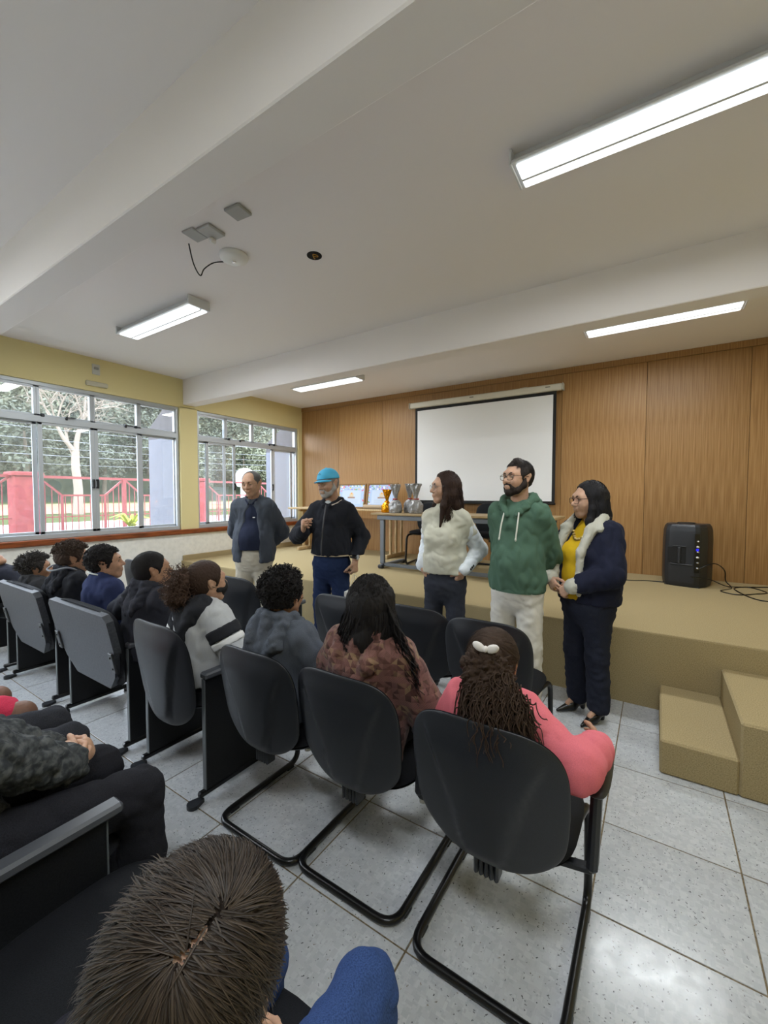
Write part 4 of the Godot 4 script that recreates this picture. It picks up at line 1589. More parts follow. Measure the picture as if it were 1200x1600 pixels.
func leaf_crown(sd: int) -> ArrayMesh:
	var rng := RandomNumberGenerator.new()
	rng.seed = sd
	var mb := MB.new()
	var clumps := []
	for i in 26:
		var d := Vector3(rng.randfn(), rng.randfn() * 0.9, rng.randfn()).normalized() * rng.randf_range(0.45, 0.85)
		clumps.append([d, rng.randf_range(0.2, 0.38)])
	for i in 2600:
		var c: Array = clumps[rng.randi() % clumps.size()]
		var d := Vector3(rng.randfn(), rng.randfn(), rng.randfn()).normalized()
		var p: Vector3 = c[0] + d * c[1] * rng.randf_range(0.6, 1.0)
		var u := Vector3(rng.randfn(), rng.randfn() * 0.6, rng.randfn()).normalized()
		var w := u.cross(d + Vector3(0.01, 0.4, 0.02)).normalized()
		var s := rng.randf_range(0.035, 0.075)
		var nn := (d + u.cross(w) * 0.5).normalized()
		mb.tri(p - u * s, p + w * s * 0.45, p + u * s, nn)
		mb.tri(p - u * s, p + u * s, p - w * s * 0.45, nn)
	return mb.mesh()

func build_fence() -> void:
	var red := mat(Color(0.47, 0.17, 0.18), 0.55)
	var red_wall := grained(Color(0.50, 0.235, 0.24), 0.06, 0.03, Vector3.ONE, 0.85, 0.0, 0.2, true)
	var gx := -10.0
	var g0 := ground_y(gx, 0.0)
	var pil := [1.05, -2.9, -6.42, -10.4, -14.3]
	var plab := ["red painted masonry fence pillar outside behind the audience", "broad red masonry fence pillar seen through the wide window", "red masonry fence pillar seen at the pilaster between the windows", "red masonry fence pillar seen through the window by the stage", "red masonry fence pillar farthest along the fence"]
	for i in pil.size():
		var o := thing("fence_pillar", plab[i], "pillar", Vector3(gx, g0, pil[i]))
		var mb := MB.new()
		mb.span(Vector3(-0.2, -0.2, -0.2), Vector3(0.2, 1.84, 0.2), 0.01)
		part("shaft", mb, red_wall, o)
		mb = MB.new()
		mb.span(Vector3(-0.24, 1.84, -0.24), Vector3(0.24, 1.92, 0.24), 0.015)
		part("cap", mb, red_wall, o)
	for i in pil.size() - 1:
		var za: float = pil[i] - 0.2
		var zb: float = pil[i + 1] + 0.2
		var zm := (za + zb) * 0.5
		var o := thing("metal_fence", ["red steel bar fence panel outside behind the audience", "red steel bar fence panel with slanted braces seen through the wide window", "red steel bar fence panel seen through the window by the stage", "red steel bar fence panel farthest along the yard"][i], "fence", Vector3(gx, g0, 0))
		var top := 1.84
		var low := 1.48
		var mb := MB.new()
		mb.bar(Vector3(0, top, za), Vector3(0, top, zb), 0.05, 0.05)
		part("top_rail", mb, red, o)
		mb = MB.new()
		mb.bar(Vector3(0, 1.05, za), Vector3(0, 1.05, zb), 0.02, 0.02)
		part("middle_rail", mb, red, o)
		mb = MB.new()
		mb.bar(Vector3(0, 0.12, za), Vector3(0, 0.12, zb), 0.05, 0.05)
		part("bottom_rail", mb, red, o)
		mb = MB.new()
		mb.bar(Vector3(0, -0.1, zm), Vector3(0, top, zm), 0.07, 0.07)
		part("post", mb, red, o)
		for seg in [[za, zm], [zm, zb]]:
			var a: float = seg[0]
			var b: float = seg[1]
			var s0 := lerpf(a, b, 0.25)
			var s1 := lerpf(a, b, 0.75)
			for q in [[Vector3(0, top, a), Vector3(0, low, s0)], [Vector3(0, top, b), Vector3(0, low, s1)]]:
				mb = MB.new()
				mb.bar(q[0], q[1], 0.035, 0.035)
				part("brace", mb, red, o)
			mb = MB.new()
			mb.bar(Vector3(0, low, s0), Vector3(0, low, s1), 0.035, 0.035)
			part("inner_rail", mb, red, o)
			for z in [s0, s1]:
				mb = MB.new()
				mb.bar(Vector3(0, 0.1, z), Vector3(0, low, z), 0.04, 0.04)
				part("upright", mb, red, o)
			var n := 14
			for k in range(1, n):
				var t := float(k) / n
				var z := lerpf(a, b, t)
				if absf(t - 0.25) < 0.03 or absf(t - 0.75) < 0.03:
					continue
				var y := low
				if t < 0.25:
					y = lerpf(top, low, t / 0.25)
				elif t > 0.75:
					y = lerpf(low, top, (t - 0.75) / 0.25)
				mb = MB.new()
				mb.bar(Vector3(0, 0.1, z), Vector3(0, y, z), 0.014, 0.014)
				part("bar", mb, red, o)

func build_bare_tree() -> void:
	var rng := RandomNumberGenerator.new()
	rng.seed = 330
	var bark := grained(Color(0.50, 0.46, 0.42), 0.2, 0.1, Vector3(4, 1, 4), 0.9, 0.0, 0.1)
	var x := -22.0
	var o := thing("bare_tree", "pale barked tree with a forked trunk and bare twigs beyond the fence", "tree", Vector3(x, ground_y(x, 0) - 0.1, -8.25))
	var mb := MB.new()
	mb.tube(smooth_path([Vector3(0, 0, 0), Vector3(0.03, 1.2, -0.05), Vector3(0.0, 2.2, 0.02), Vector3(0, 2.95, 0.0)], 4), [0.24, 0.21, 0.19, 0.18, 0.175, 0.17, 0.17, 0.165, 0.16, 0.16, 0.155, 0.15, 0.15], 10)
	part("trunk", mb, bark, o)
	var tips := []
	for b in [[Vector3(0, 2.9, 0), Vector3(0.0, 4.2, 0.75), 0.11], [Vector3(0, 2.9, 0), Vector3(0.1, 4.4, -0.25), 0.13], [Vector3(0, 2.6, 0), Vector3(-0.5, 4.0, 0.2), 0.08]]:
		mb = MB.new()
		var p0: Vector3 = b[0]
		var p1: Vector3 = b[1]
		mb.tube(smooth_path([p0, p0.lerp(p1, 0.5) + Vector3(0, -0.08, 0.06), p1], 4), [b[2], b[2] * 0.95, b[2] * 0.9, b[2] * 0.85, b[2] * 0.8, b[2] * 0.72, b[2] * 0.66, b[2] * 0.6, b[2] * 0.55], 8)
		part("branch", mb, bark, o)
		tips.append([p1, (p1 - p0).normalized(), b[2] * 0.55])
	var tw := MB.new()
	var todo := tips
	for level in 4:
		var next := []
		for t in todo:
			for k in [4, 4, 3, 2][level]:
				var d: Vector3 = (t[1] + Vector3(rng.randfn(), rng.randfn() * 0.6 + 0.15, rng.randfn()) * 0.75).normalized()
				var ln: float = [1.3, 1.0, 0.8, 0.6][level] * rng.randf_range(0.7, 1.2)
				var p: Vector3 = t[0] - t[1] * rng.randf() * 0.3
				var q: Vector3 = p + d * ln
				tw.tube([p, p.lerp(q, 0.5) + Vector3(rng.randfn(), rng.randfn(), rng.randfn()) * 0.06, q], [t[2] * 0.7, t[2] * 0.6, t[2] * 0.45], 5, false, false)
				next.append([q, d, maxf(t[2] * 0.5, 0.009)])
		todo = next
	var g := part("twigs", tw, bark, o)
	g.set_meta("kind", "stuff")

# ---------------------------------------------------------------- people (each faces -z before it is turned)
func ik(s: Vector3, w: Vector3, l1: float, l2: float, hint: Vector3) -> Vector3:
	var d := w - s
	var L := minf(d.length(), (l1 + l2) * 0.995)
	var t := d.normalized()
	var x := (l1 * l1 - l2 * l2 + L * L) / (2.0 * L)
	var h := sqrt(maxf(0.0, l1 * l1 - x * x))
	var p := (hint - t * hint.dot(t)).normalized()
	return s + t * x + p * h

func stand(H: float, hs: float, sw: float, girth: float) -> Dictionary:
	var c := {"H": H, "hs": hs, "sw": sw, "g": girth, "sit": false}
	c.P = Vector3(0, 0.525 * H, 0)
	c.S = Vector3(0, 0.812 * H, 0.012)
	c.C = Vector3(0, H - 0.118 * hs, -0.012)
	c.hip = [Vector3(-0.049 * H, 0.505 * H, 0), Vector3(0.049 * H, 0.505 * H, 0)]
	c.knee = [Vector3(-0.058 * H, 0.28 * H, -0.012), Vector3(0.058 * H, 0.28 * H, -0.012)]
	c.ankle = [Vector3(-0.062 * H, 0.05 * H, 0.02), Vector3(0.062 * H, 0.05 * H, 0.02)]
	c.toe = [Vector3(-0.15, 0, -1).normalized(), Vector3(0.15, 0, -1).normalized()]
	c.U = 0.172 * H
	c.F = 0.152 * H
	c.hb = Basis()
	arms(c, [Vector3(-0.25, 0.48 * H, -0.02), Vector3(0.25, 0.48 * H, -0.02)], [Vector3(-0.5, 0, 0.7), Vector3(0.5, 0, 0.7)])
	return c

func seated(H: float, hs: float, sw: float, girth: float, head: Vector3, pelvis := Vector3(0, 0.57, 0.06)) -> Dictionary:
	# head: centre of the head before the turn, measured from the chair's own place on the floor
	var c := {"H": H, "hs": hs, "sw": sw, "g": girth, "sit": true}
	c.P = pelvis
	c.C = head
	var dn := 0.185 * H - 0.118 * hs
	c.S = head + Vector3(0, -dn, 0) + Vector3((pelvis.x - head.x) * 0.25, 0, 0.02)
	c.hip = [Vector3(pelvis.x - 0.055 * H, pelvis.y - 0.01, pelvis.z - 0.02), Vector3(pelvis.x + 0.055 * H, pelvis.y - 0.01, pelvis.z - 0.02)]
	var kz := pelvis.z - 0.25 * H
	c.knee = [Vector3(pelvis.x - 0.085 * H, pelvis.y - 0.02, kz), Vector3(pelvis.x + 0.085 * H, pelvis.y - 0.02, kz)]
	var ay := maxf(0.075, pelvis.y - 0.02 - 0.245 * H)
	c.ankle = [Vector3(pelvis.x - 0.08 * H, ay, kz + 0.02), Vector3(pelvis.x + 0.08 * H, ay, kz + 0.02)]
	c.toe = [Vector3(-0.1, 0, -1).normalized(), Vector3(0.1, 0, -1).normalized()]
	c.U = 0.172 * H
	c.F = 0.152 * H
	c.hb = Basis()
	arms(c, [Vector3(-0.10, pelvis.y + 0.09, kz + 0.14), Vector3(0.10, pelvis.y + 0.09, kz + 0.14)], [Vector3(-0.8, -0.3, 0.5), Vector3(0.8, -0.3, 0.5)])
	return c

func arms(c: Dictionary, wrists: Array, hints: Array) -> void:
	var drop: float = 0.024 * c.H
	c.sh = [c.S + Vector3(-c.sw, -drop, 0), c.S + Vector3(c.sw, -drop, 0)]
	c.wrist = wrists
	c.elbow = []
	c.hdir = []
	c.hnrm = []
	c.curl = [0.35, 0.35]
	for i in 2:
		var e := ik(c.sh[i], wrists[i], c.U, c.F, hints[i])
		c.elbow.append(e)
		c.hdir.append((wrists[i] - e).normalized())
		c.hnrm.append(Vector3(1.0 if i == 0 else -1.0, 0, 0.2).normalized())

func head_turn(yaw: float, pitch := 0.0, roll := 0.0) -> Basis:
	# yaw > 0 looks to the person's left, pitch > 0 looks up
	return Basis.from_euler(Vector3(pitch, yaw, roll))

func torso(s: SDF, c: Dictionary, infl: float, belly := 0.0, bust := 0.0) -> void:
	var u: Vector3 = (c.S - c.P).normalized()
	var r := Vector3.RIGHT
	var b := r.cross(u).normalized()          # points backwards
	var L: float = (c.S - c.P).length()
	var g: float = c.g
	var f: float = c.H / 1.7
	var sw: float = c.sw
	var P: Vector3 = c.P
	var hw := 0.162 * f * lerpf(1.0, g, 0.8) + infl
	var ww := 0.135 * f * g + infl
	var cw := minf(0.148 * f * lerpf(1.0, g, 0.7), sw * 1.02) + infl
	s.cap(P - u * (0.05 if infl > 0.0 else 0.0) * f, P + u * 0.02 * f, hw, hw, 0.05, 0, b, 1.38)
	s.cap(P + u * 0.05 * f, P + u * 0.36 * L, hw * 0.97, ww, 0.06, 0, b, 1.35)
	s.cap(P + u * 0.36 * L, P + u * 0.70 * L, ww, cw, 0.06, 0, b, 1.38)
	s.cap(c.sh[0] * 0.9 + c.sh[1] * 0.1 - u * 0.01, c.sh[1] * 0.9 + c.sh[0] * 0.1 - u * 0.01, 0.048 * f + infl, 0.048 * f + infl, 0.06)
	for i in 2:
		s.cap(c.S + u * 0.035 * f + b * 0.012, c.sh[i].lerp(c.S, 0.25) + u * 0.01 * f, 0.042 * f + infl * 0.7, 0.042 * f + infl * 0.8, 0.04)
	s.cap(c.S - u * 0.03 * f + b * 0.012, c.S - u * 0.09 * f + b * 0.02, 0.07 * f + infl, 0.095 * f + infl, 0.05)
	if belly > 0.0:
		s.ball(P + u * 0.30 * L - b * belly * 0.55, ww * 0.88, 0.07)
	if bust > 0.0:
		for sx in [-1, 1]:
			s.ball(P + u * 0.62 * L - b * bust + r * sx * sw * 0.45, 0.064 * f + infl, 0.06)

func arm_caps(s: SDF, c: Dictionary, infl: float, ends := 1.0, k := 0.035, only := -1, wide := 1.0) -> void:
	var f: float = c.H / 1.7
	for i in 2:
		if only >= 0 and i != only:
			continue
		s.cap(c.sh[i], c.elbow[i], 0.05 * f + infl * wide, 0.042 * f + infl, k)
		s.cap(c.elbow[i], c.elbow[i].lerp(c.wrist[i], ends), 0.042 * f + infl, lerpf(0.042, 0.031, ends) * f + infl * 0.8, 0.02)

func leg_caps(s: SDF, c: Dictionary, infl: float, ends := 1.0, flare := 0.0) -> void:
	var f: float = c.H / 1.7
	for i in 2:
		if ends < 0.0:
			s.cap(c.hip[i], c.hip[i].lerp(c.knee[i], -ends), 0.076 * f + infl * 0.8, 0.070 * f + infl, 0.03)
			continue
		s.cap(c.hip[i], c.knee[i], 0.076 * f * lerpf(1.0, c.g, 0.8) + infl * 0.8, 0.058 * f + infl, 0.03)
		s.cap(c.knee[i], c.knee[i].lerp(c.ankle[i], ends), 0.058 * f + infl, lerpf(0.058, 0.042, ends) * f + infl + flare, 0.02)

func hp(c: Dictionary, x: float, y: float, z: float) -> Vector3:
	return c.C + c.hb * (Vector3(x, y, z) * c.hs)

func head_field(c: Dictionary, cell := 0.0045) -> SDF:
	var s := SDF.new(cell)
	var k: float = c.hs
	var B: Basis = c.hb
	var wide: float = c.get("face", 1.0)
	s.ball(hp(c, 0, 0.028, 0.016), 0.098 * k, 0.02, 0, B.x, 1.26 / wide, B.y, 1.10)
	s.cap(hp(c, 0, 0.0, -0.03), hp(c, 0, -0.045, -0.035), 0.064 * k * wide, 0.052 * k * wide, 0.03)
	for sx in [-1, 1]:
		s.cap(hp(c, sx * 0.047 * wide, -0.045, 0.005), hp(c, sx * 0.012, -0.094, -0.066), 0.022 * k, 0.019 * k, 0.03)
		s.ball(hp(c, sx * 0.036 * wide, -0.026, -0.062), 0.027 * k * wide, 0.03)
	s.ball(hp(c, 0, -0.092, -0.07), 0.021 * k, 0.025)
	s.cap(hp(c, -0.036, 0.028, -0.076), hp(c, 0.036, 0.028, -0.076), 0.016 * k, 0.016 * k, 0.025)
	s.ball(hp(c, 0, -0.056, -0.084), 0.02 * k, 0.02)
	for sx in [-1, 1]:
		s.ball(hp(c, sx * 0.031, 0.008, -0.103), 0.019 * k, 0.018, 1)
	s.cap(hp(c, 0, 0.014, -0.088), hp(c, 0, -0.022, -0.113), 0.008 * k, 0.0125 * k, 0.012)
	for sx in [-1, 1]:
		s.ball(hp(c, sx * 0.0125, -0.027, -0.1), 0.0095 * k, 0.008)
	s.cap(hp(c, -0.018, -0.0515, -0.098), hp(c, 0.018, -0.0515, -0.098), 0.0055 * k, 0.0055 * k, 0.008)
	s.cap(hp(c, -0.015, -0.062, -0.0965), hp(c, 0.015, -0.062, -0.0965), 0.0065 * k, 0.0065 * k, 0.008)
	for sx in [-1, 1]:
		var tx: Vector3 = (B * Vector3(1, 0, sx * -0.35)).normalized()
		s.cap(hp(c, sx * 0.078 * wide, 0.016, 0.018), hp(c, sx * 0.075 * wide, -0.018, 0.010), 0.021 * k, 0.013 * k, 0.006, 0, tx, 2.2)
		s.ball(hp(c, sx * 0.089 * wide, 0.002, 0.008), 0.010 * k, 0.008, 1)
	var f: float = c.H / 1.7
	s.cap(hp(c, 0, -0.045, 0.018), c.S + Vector3(0, 0.02, 0.015), 0.054 * lerpf(f, k, 0.5), 0.06 * f, 0.03)
	return s

func hand(c: Dictionary, i: int, cell := 0.004) -> SDF:
	var s := SDF.new(cell)
	var k: float = clampf(c.H / 1.7, 0.8, 1.05) * c.get("hand", 1.0)
	var w: Vector3 = c.wrist[i]
	var d: Vector3 = c.hdir[i]
	var nr: Vector3 = c.hnrm[i]
	nr = (nr - d * nr.dot(d)).normalized()
	var t := d.cross(nr).normalized() * (1.0 if i == 1 else -1.0)
	if c.has("thumb"):
		t = t * c.thumb[i]
	var curl: float = c.curl[i]
	s.cap(c.elbow[i].lerp(w, 0.8), w + d * 0.02 * k, 0.030 * k, 0.025 * k, 0.02, 0, nr, 1.2)
	for o in [-0.019, 0.0, 0.019]:
		s.cap(w + d * 0.022 * k + t * o * 0.7 * k, w + d * 0.078 * k + t * o * k, 0.02 * k, 0.019 * k, 0.014, 0, nr, 1.35)
	var offs := [0.029, 0.0098, -0.0098, -0.028]
	var lens := [0.070, 0.078, 0.073, 0.057]
	for f in 4:
		var p: Vector3 = w + d * (0.083 - 0.006 * absf(f - 1)) * k + t * offs[f] * k
		var dd: Vector3 = (d + t * offs[f] * 2.0 * (1.0 - curl)).normalized()
		var ln: float = lens[f] * k
		for j in 3:
			var an: float = curl * [1.15, 1.5, 1.0][j] * (1.0 + 0.07 * f)
			var ax := dd.cross(nr).normalized()
			dd = dd.rotated(t * signf(t.dot(ax)), an)
			var q: Vector3 = p + dd * ln * [0.46, 0.31, 0.25][j]
			s.cap(p, q, (0.0092 - 0.0009 * j) * k, (0.0086 - 0.0009 * j) * k, 0.003 if j else 0.006)
			p = q
	var p2: Vector3 = w + d * 0.03 * k + t * 0.026 * k
	var td: Vector3 = (d * 0.7 + t * 0.62 + nr * (0.25 + curl * 0.5)).normalized()
	for j in 3:
		var q2: Vector3 = p2 + td * [0.036, 0.031, 0.025][j] * k
		s.cap(p2, q2, [0.0125, 0.0105, 0.0095][j] * k, [0.0105, 0.0095, 0.008][j] * k, 0.006)
		p2 = q2
		td = (td + d * 0.25 + nr * curl * 0.6 - t * curl * 0.45).normalized()
	return s

func person(label: String, at: Vector3, turn: float, c: Dictionary, skin_m: Material, o2 := {}) -> Node3D:
	var o := thing("person", label, "person", at, turn, o2.get("group", ""))
	var fields := [head_field(c, o2.get("cell", 0.0045))]
	var s := SDF.new(0.02)
	torso(s, c, -0.012)
	arm_caps(s, c, -0.004)
	leg_caps(s, c, -0.004)
	for i in 2:
		var toe: Vector3 = c.ankle[i] + c.toe[i] * c.get("foot_len", 0.085) * c.H + Vector3(0, -c.get("foot_drop", 0.022) * c.H, 0)
		s.cap(c.ankle[i] + Vector3(0, -0.01, 0.01), toe, 0.028, 0.022, 0.02)
	fields.append(s)
	for i in 2:
		fields.append(hand(c, i, o2.get("hand_cell", 0.005)))
	soft("body", fields, skin_m, o)
	face(o, c, o2)
	return o

func face(o: Node3D, c: Dictionary, o2: Dictionary) -> void:
	if not o2.get("face_parts", true):
		return
	var k: float = c.hs
	var white := mat(Color(0.70, 0.66, 0.62), 0.3)
	var iris := mat(Color(0.055, 0.03, 0.018), 0.15)
	var brow_m: Material = o2.get("brow", mat(Color(0.03, 0.022, 0.018), 0.8))
	for sx in [-1, 1]:
		var mb := MB.new()
		mb.ball(hp(c, sx * 0.031, 0.007, -0.0765), Vector3.ONE * 0.0120 * k, 14, 10, c.hb)
		var e := part("eye", mb, white, o)
		mb = MB.new()
		mb.ball(hp(c, sx * 0.031 + c.get("gaze", 0.0), 0.0055, -0.0858), Vector3(0.0066, 0.0066, 0.0034) * k, 12, 8, c.hb)
		part("iris", mb, iris, e)
		# lids
		mb = MB.new()
		var fn := func(u: float, v: float) -> Vector3:
			var an := lerpf(-1.45, 1.45, u)
			var el := lerpf(0.16, 1.5, v)
			return hp(c, sx * 0.031 + sin(an) * cos(el) * 0.0137, 0.007 + sin(el) * 0.0137, -0.0765 - cos(an) * cos(el) * 0.0137)
		mb.grid(10, 6, fn)
		var fn2 := func(u: float, v: float) -> Vector3:
			var an := lerpf(-1.45, 1.45, u)
			var el := lerpf(-0.28, -1.5, v)
			return hp(c, sx * 0.031 + sin(an) * cos(el) * 0.0135, 0.007 + sin(el) * 0.0135, -0.0765 - cos(an) * cos(el) * 0.0135)
		mb.grid(10, 6, fn2)
		part("eyelids", mb, o2.get("skin"), e)
		mb = MB.new()
		mb.tube([hp(c, sx * 0.014, 0.0285, -0.0945), hp(c, sx * 0.026, 0.0325, -0.0935), hp(c, sx * 0.038, 0.033, -0.088), hp(c, sx * 0.05, 0.026, -0.078)], [0.003 * k, 0.0042 * k, 0.0038 * k, 0.002 * k], 6)
		part("eyebrow", mb, brow_m, o)
	var lm := MB.new()
	lm.tube([hp(c, -0.024, -0.056, -0.0925), hp(c, -0.012, -0.0535, -0.1005), hp(c, 0.0, -0.0545, -0.1022), hp(c, 0.012, -0.0535, -0.1005), hp(c, 0.024, -0.056, -0.0925)], [0.001 * k, 0.0038 * k, 0.004 * k, 0.0038 * k, 0.001 * k], 6)
	lm.tube([hp(c, -0.021, -0.0585, -0.0930), hp(c, -0.011, -0.0618, -0.0995), hp(c, 0.0, -0.0628, -0.1015), hp(c, 0.011, -0.0618, -0.0995), hp(c, 0.021, -0.0585, -0.0930)], [0.001 * k, 0.004 * k, 0.0048 * k, 0.004 * k, 0.001 * k], 6)
	part("lips", lm, o2.get("lip", mat(Color(0.48, 0.25, 0.21), 0.45)), o)

func sweater(o: Node3D, called: String, c: Dictionary, m: Material, infl: float, hem: float, o2 := {}) -> void:
	# a solid garment over torso and arms, cut level at the hem
	var s := SDF.new(o2.get("cell", 0.0095))
	s.rough(o2.get("fold", 0.006), o2.get("freq", Vector3(9, 5, 9)), true, o2.get("seed", 3))
	torso(s, c, infl, o2.get("belly", 0.0), o2.get("bust", 0.0))
	if o2.get("ends", 0.96) >= 0.0:
		arm_caps(s, c, infl + o2.get("sleeve", 0.006), o2.get("ends", 0.96), 0.04)
	if o2.has("add"):
		for q in o2.add:
			s.cap(q[0], q[1], q[2], q[3], q[4], 0, q[5] if q.size() > 5 else Vector3.ZERO, q[6] if q.size() > 6 else 1.0)
	if o2.has("cut"):
		for q in o2.cut:
			s.cap(q[0], q[1], q[2], q[3], q[4], 1, q[5] if q.size() > 5 else Vector3.ZERO, q[6] if q.size() > 6 else 1.0)
	if hem > -1.0:
		# the hem plane leaves low sleeves alone only where they end above it
		s.cut(c.P + Vector3(0, hem, 0), Vector3(0, -1, 0), 0.012)
	# neck opening
	s.cap(c.C.lerp(c.S, 0.55), c.C, 0.062 * c.H / 1.7, 0.062, 0.012, 1)
	soft(called, [s], m, o)

func sleeves(o: Node3D, c: Dictionary, m: Material, infl: float, ends := 0.96, cell := 0.009, start := 0.0, sd := 5) -> void:
	for i in 2:
		var s := SDF.new(cell).rough(0.006, Vector3(10, 10, 10), true, sd + i)
		var f: float = c.H / 1.7
		s.cap(c.sh[i].lerp(c.elbow[i], start), c.elbow[i], 0.05 * f + infl, 0.044 * f + infl, 0.03)
		s.cap(c.elbow[i], c.elbow[i].lerp(c.wrist[i], ends), 0.044 * f + infl, 0.033 * f + infl * 0.8, 0.02)
		soft("sleeve", [s], m, o)

func trousers(o: Node3D, c: Dictionary, m: Material, infl: float, ends := 1.02, o2 := {}) -> void:
	var s := SDF.new(o2.get("cell", 0.011)).rough(o2.get("fold", 0.007), o2.get("freq", Vector3(8, 12, 8)), true, o2.get("seed", 6))
	leg_caps(s, c, infl, ends, o2.get("flare", 0.0))
	var hw: float = 0.160 * c.H / 1.7 * lerpf(1.0, c.g, 0.8) + infl * 0.6
	if c.sit:
		s.cap(c.P + Vector3(0, -0.02, 0), c.P + Vector3(0, 0.06, 0.01), hw, hw * 0.95, 0.04, 0, Vector3.BACK, 1.3)
	else:
		s.cap(c.P + Vector3(0, -0.035, 0), c.P + Vector3(0, 0.06, 0.0), hw, hw * 0.94, 0.04, 0, Vector3.BACK, 1.32)
		s.cap(c.P + Vector3(0, -0.10, 0), c.P + Vector3(0, -0.06, 0.0), hw * 0.62, hw * 0.75, 0.05, 0, Vector3.BACK, 1.2)
		s.cut(c.P + Vector3(0, o2.get("top", 0.075), 0), Vector3.UP, 0.004)
	soft(o2.get("called", "trousers"), [s], m, o)

func shoes(o: Node3D, c: Dictionary, m: Material, sole: Material, k := 1.0) -> void:
	for i in 2:
		var f: float = c.H / 1.7 * k
		var s := SDF.new(0.007)
		var a: Vector3 = c.ankle[i]
		var d: Vector3 = c.toe[i]
		var y: float = a.y - 0.05 * c.H
		y = maxf(y, 0.0)
		var base := Vector3(a.x, y, a.z)
		s.cap(base + Vector3(0, 0.055 * f, 0.01), base + Vector3(0, 0.10 * f, 0.0), 0.045 * f, 0.04 * f, 0.03)
		s.cap(base + Vector3(0, 0.045 * f, 0) - d * 0.035 * f, base + d * 0.145 * f + Vector3(0, 0.038 * f, 0), 0.04 * f, 0.036 * f, 0.03)
		s.cut(base + Vector3(0, 0.014, 0), Vector3.DOWN, 0.003)
		var sh := soft("shoe", [s], m, o)
		var mb := MB.new()
		var pts := PackedVector2Array()
		for q in 24:
			var an := TAU * q / 24.0
			pts.append(Vector2(cos(an) * 0.042 * f, sin(an) * 0.125 * f))
		mb.extrude(pts, 0.018, Transform3D(Basis(d.cross(Vector3.UP), d, Vector3.UP), base + d * 0.055 * f + Vector3(0, 0.0095, 0)))
		part("sole", mb, sole, sh)

func hair_cap(c: Dictionary, thick: float, cell: float, nape := -0.07, line := 0.0) -> SDF:
	var s := SDF.new(cell)
	var k: float = c.hs
	var B: Basis = c.hb
	var wide: float = c.get("face", 1.0)
	s.ball(hp(c, 0, 0.028, 0.016), (0.098 + thick) * k, 0.02, 0, B.x, 1.22 / wide, B.y, 1.08)
	s.cap(hp(c, 0, -0.01, 0.04), hp(c, 0, -0.055, 0.045), (0.062 + thick * 0.7) * k, (0.05 + thick * 0.5) * k, 0.03)
	for sx in [-1, 1]:
		s.cap(hp(c, sx * 0.066 * wide, 0.03, 0.0), hp(c, sx * 0.068 * wide, -0.005, -0.012), (0.012 + thick * 0.5) * k, (0.008 + thick * 0.4) * k, 0.02)
	s.cap(hp(c, 0, -0.075 + line, -0.125), hp(c, 0, -0.02 + line, -0.13), 0.112 * k, 0.100 * k, 0.012, 1, B.x, 0.92)
	for sx in [-1, 1]:
		s.ball(hp(c, sx * 0.095, -0.012, 0.006), 0.034 * k, 0.01, 1)
	s.cut(hp(c, 0, nape, 0.04), B * Vector3(0, -1, 0.15), 0.01)
	return s

func coils(o: Node3D, called: String, roots: Array, m: Material, sd: int, rad := 0.006, thick := 0.0022, turns := 2.0, seg := 12) -> void:
	# roots: [point, direction, length]
	var rng := RandomNumberGenerator.new()
	rng.seed = sd
	var mb := MB.new()
	for r in roots:
		var p: Vector3 = r[0]
		var d: Vector3 = r[1]
		var ln: float = r[2]
		var u := d.cross(Vector3(rng.randf_range(-1, 1), rng.randf_range(-1, 1), rng.randf_range(-1, 1))).normalized()
		var w := d.cross(u).normalized()
		var ph := rng.randf() * TAU
		var pts := []
		var rs := []
		var rr := rad * rng.randf_range(0.75, 1.3)
		var sag: Vector3 = r[3] if r.size() > 3 else Vector3.ZERO
		for i in seg + 1:
			var t := float(i) / seg
			var an := ph + t * TAU * turns
			pts.append(p + d * ln * t + sag * t * t + (u * cos(an) + w * sin(an)) * rr * minf(1.0, 0.3 + t * 2.0))
			rs.append(thick * (1.0 - 0.5 * t))
		mb.tube(pts, rs, 4, false, false)
	part(called, mb, m, o)

func scalp_roots(c: Dictionary, n: int, sd: int, r0: float, ln: float, keep: Callable) -> Array:
	var rng := RandomNumberGenerator.new()
	rng.seed = sd
	var out := []
	var tries := 0
	while out.size() < n and tries < n * 12:
		tries += 1
		var d := Vector3(rng.randfn(), rng.randfn(), rng.randfn()).normalized()
		if not keep.call(d):
			continue
		var p := Vector3(d.x * r0 / 1.24, d.y * r0 / 1.09, d.z * r0) + Vector3(0, 0.028, 0.016)
		out.append([hp(c, p.x, p.y, p.z), (c.hb * d), ln * rng.randf_range(0.6, 1.3)])
	return out

func ribbon(mb: MB, pts: Array, w: float, side: Vector3, taper := 0.25) -> void:
	# a flat lock of hair following pts
	var k := mb.v.size()
	var m := pts.size()
	for i in m:
		var t: Vector3 = (pts[mini(i + 1, m - 1)] - pts[maxi(i - 1, 0)]).normalized()
		var s := (side - t * side.dot(t)).normalized()
		var nr := s.cross(t).normalized()
		var f := float(i) / (m - 1)
		var ww := w * lerpf(1.0, taper, f * f)
		for e in [-1.0, 0.0, 1.0]:
			mb.v.append(pts[i] + s * e * ww + nr * (1.0 - absf(e)) * ww * 0.5)
			mb.n.append((nr + s * e * 0.8).normalized())
			mb.uv.append(Vector2(e, f))
	for i in m - 1:
		for e in 2:
			var a := k + i * 3 + e
			mb.ix.append_array([a, a + 3, a + 1, a + 1, a + 3, a + 4])

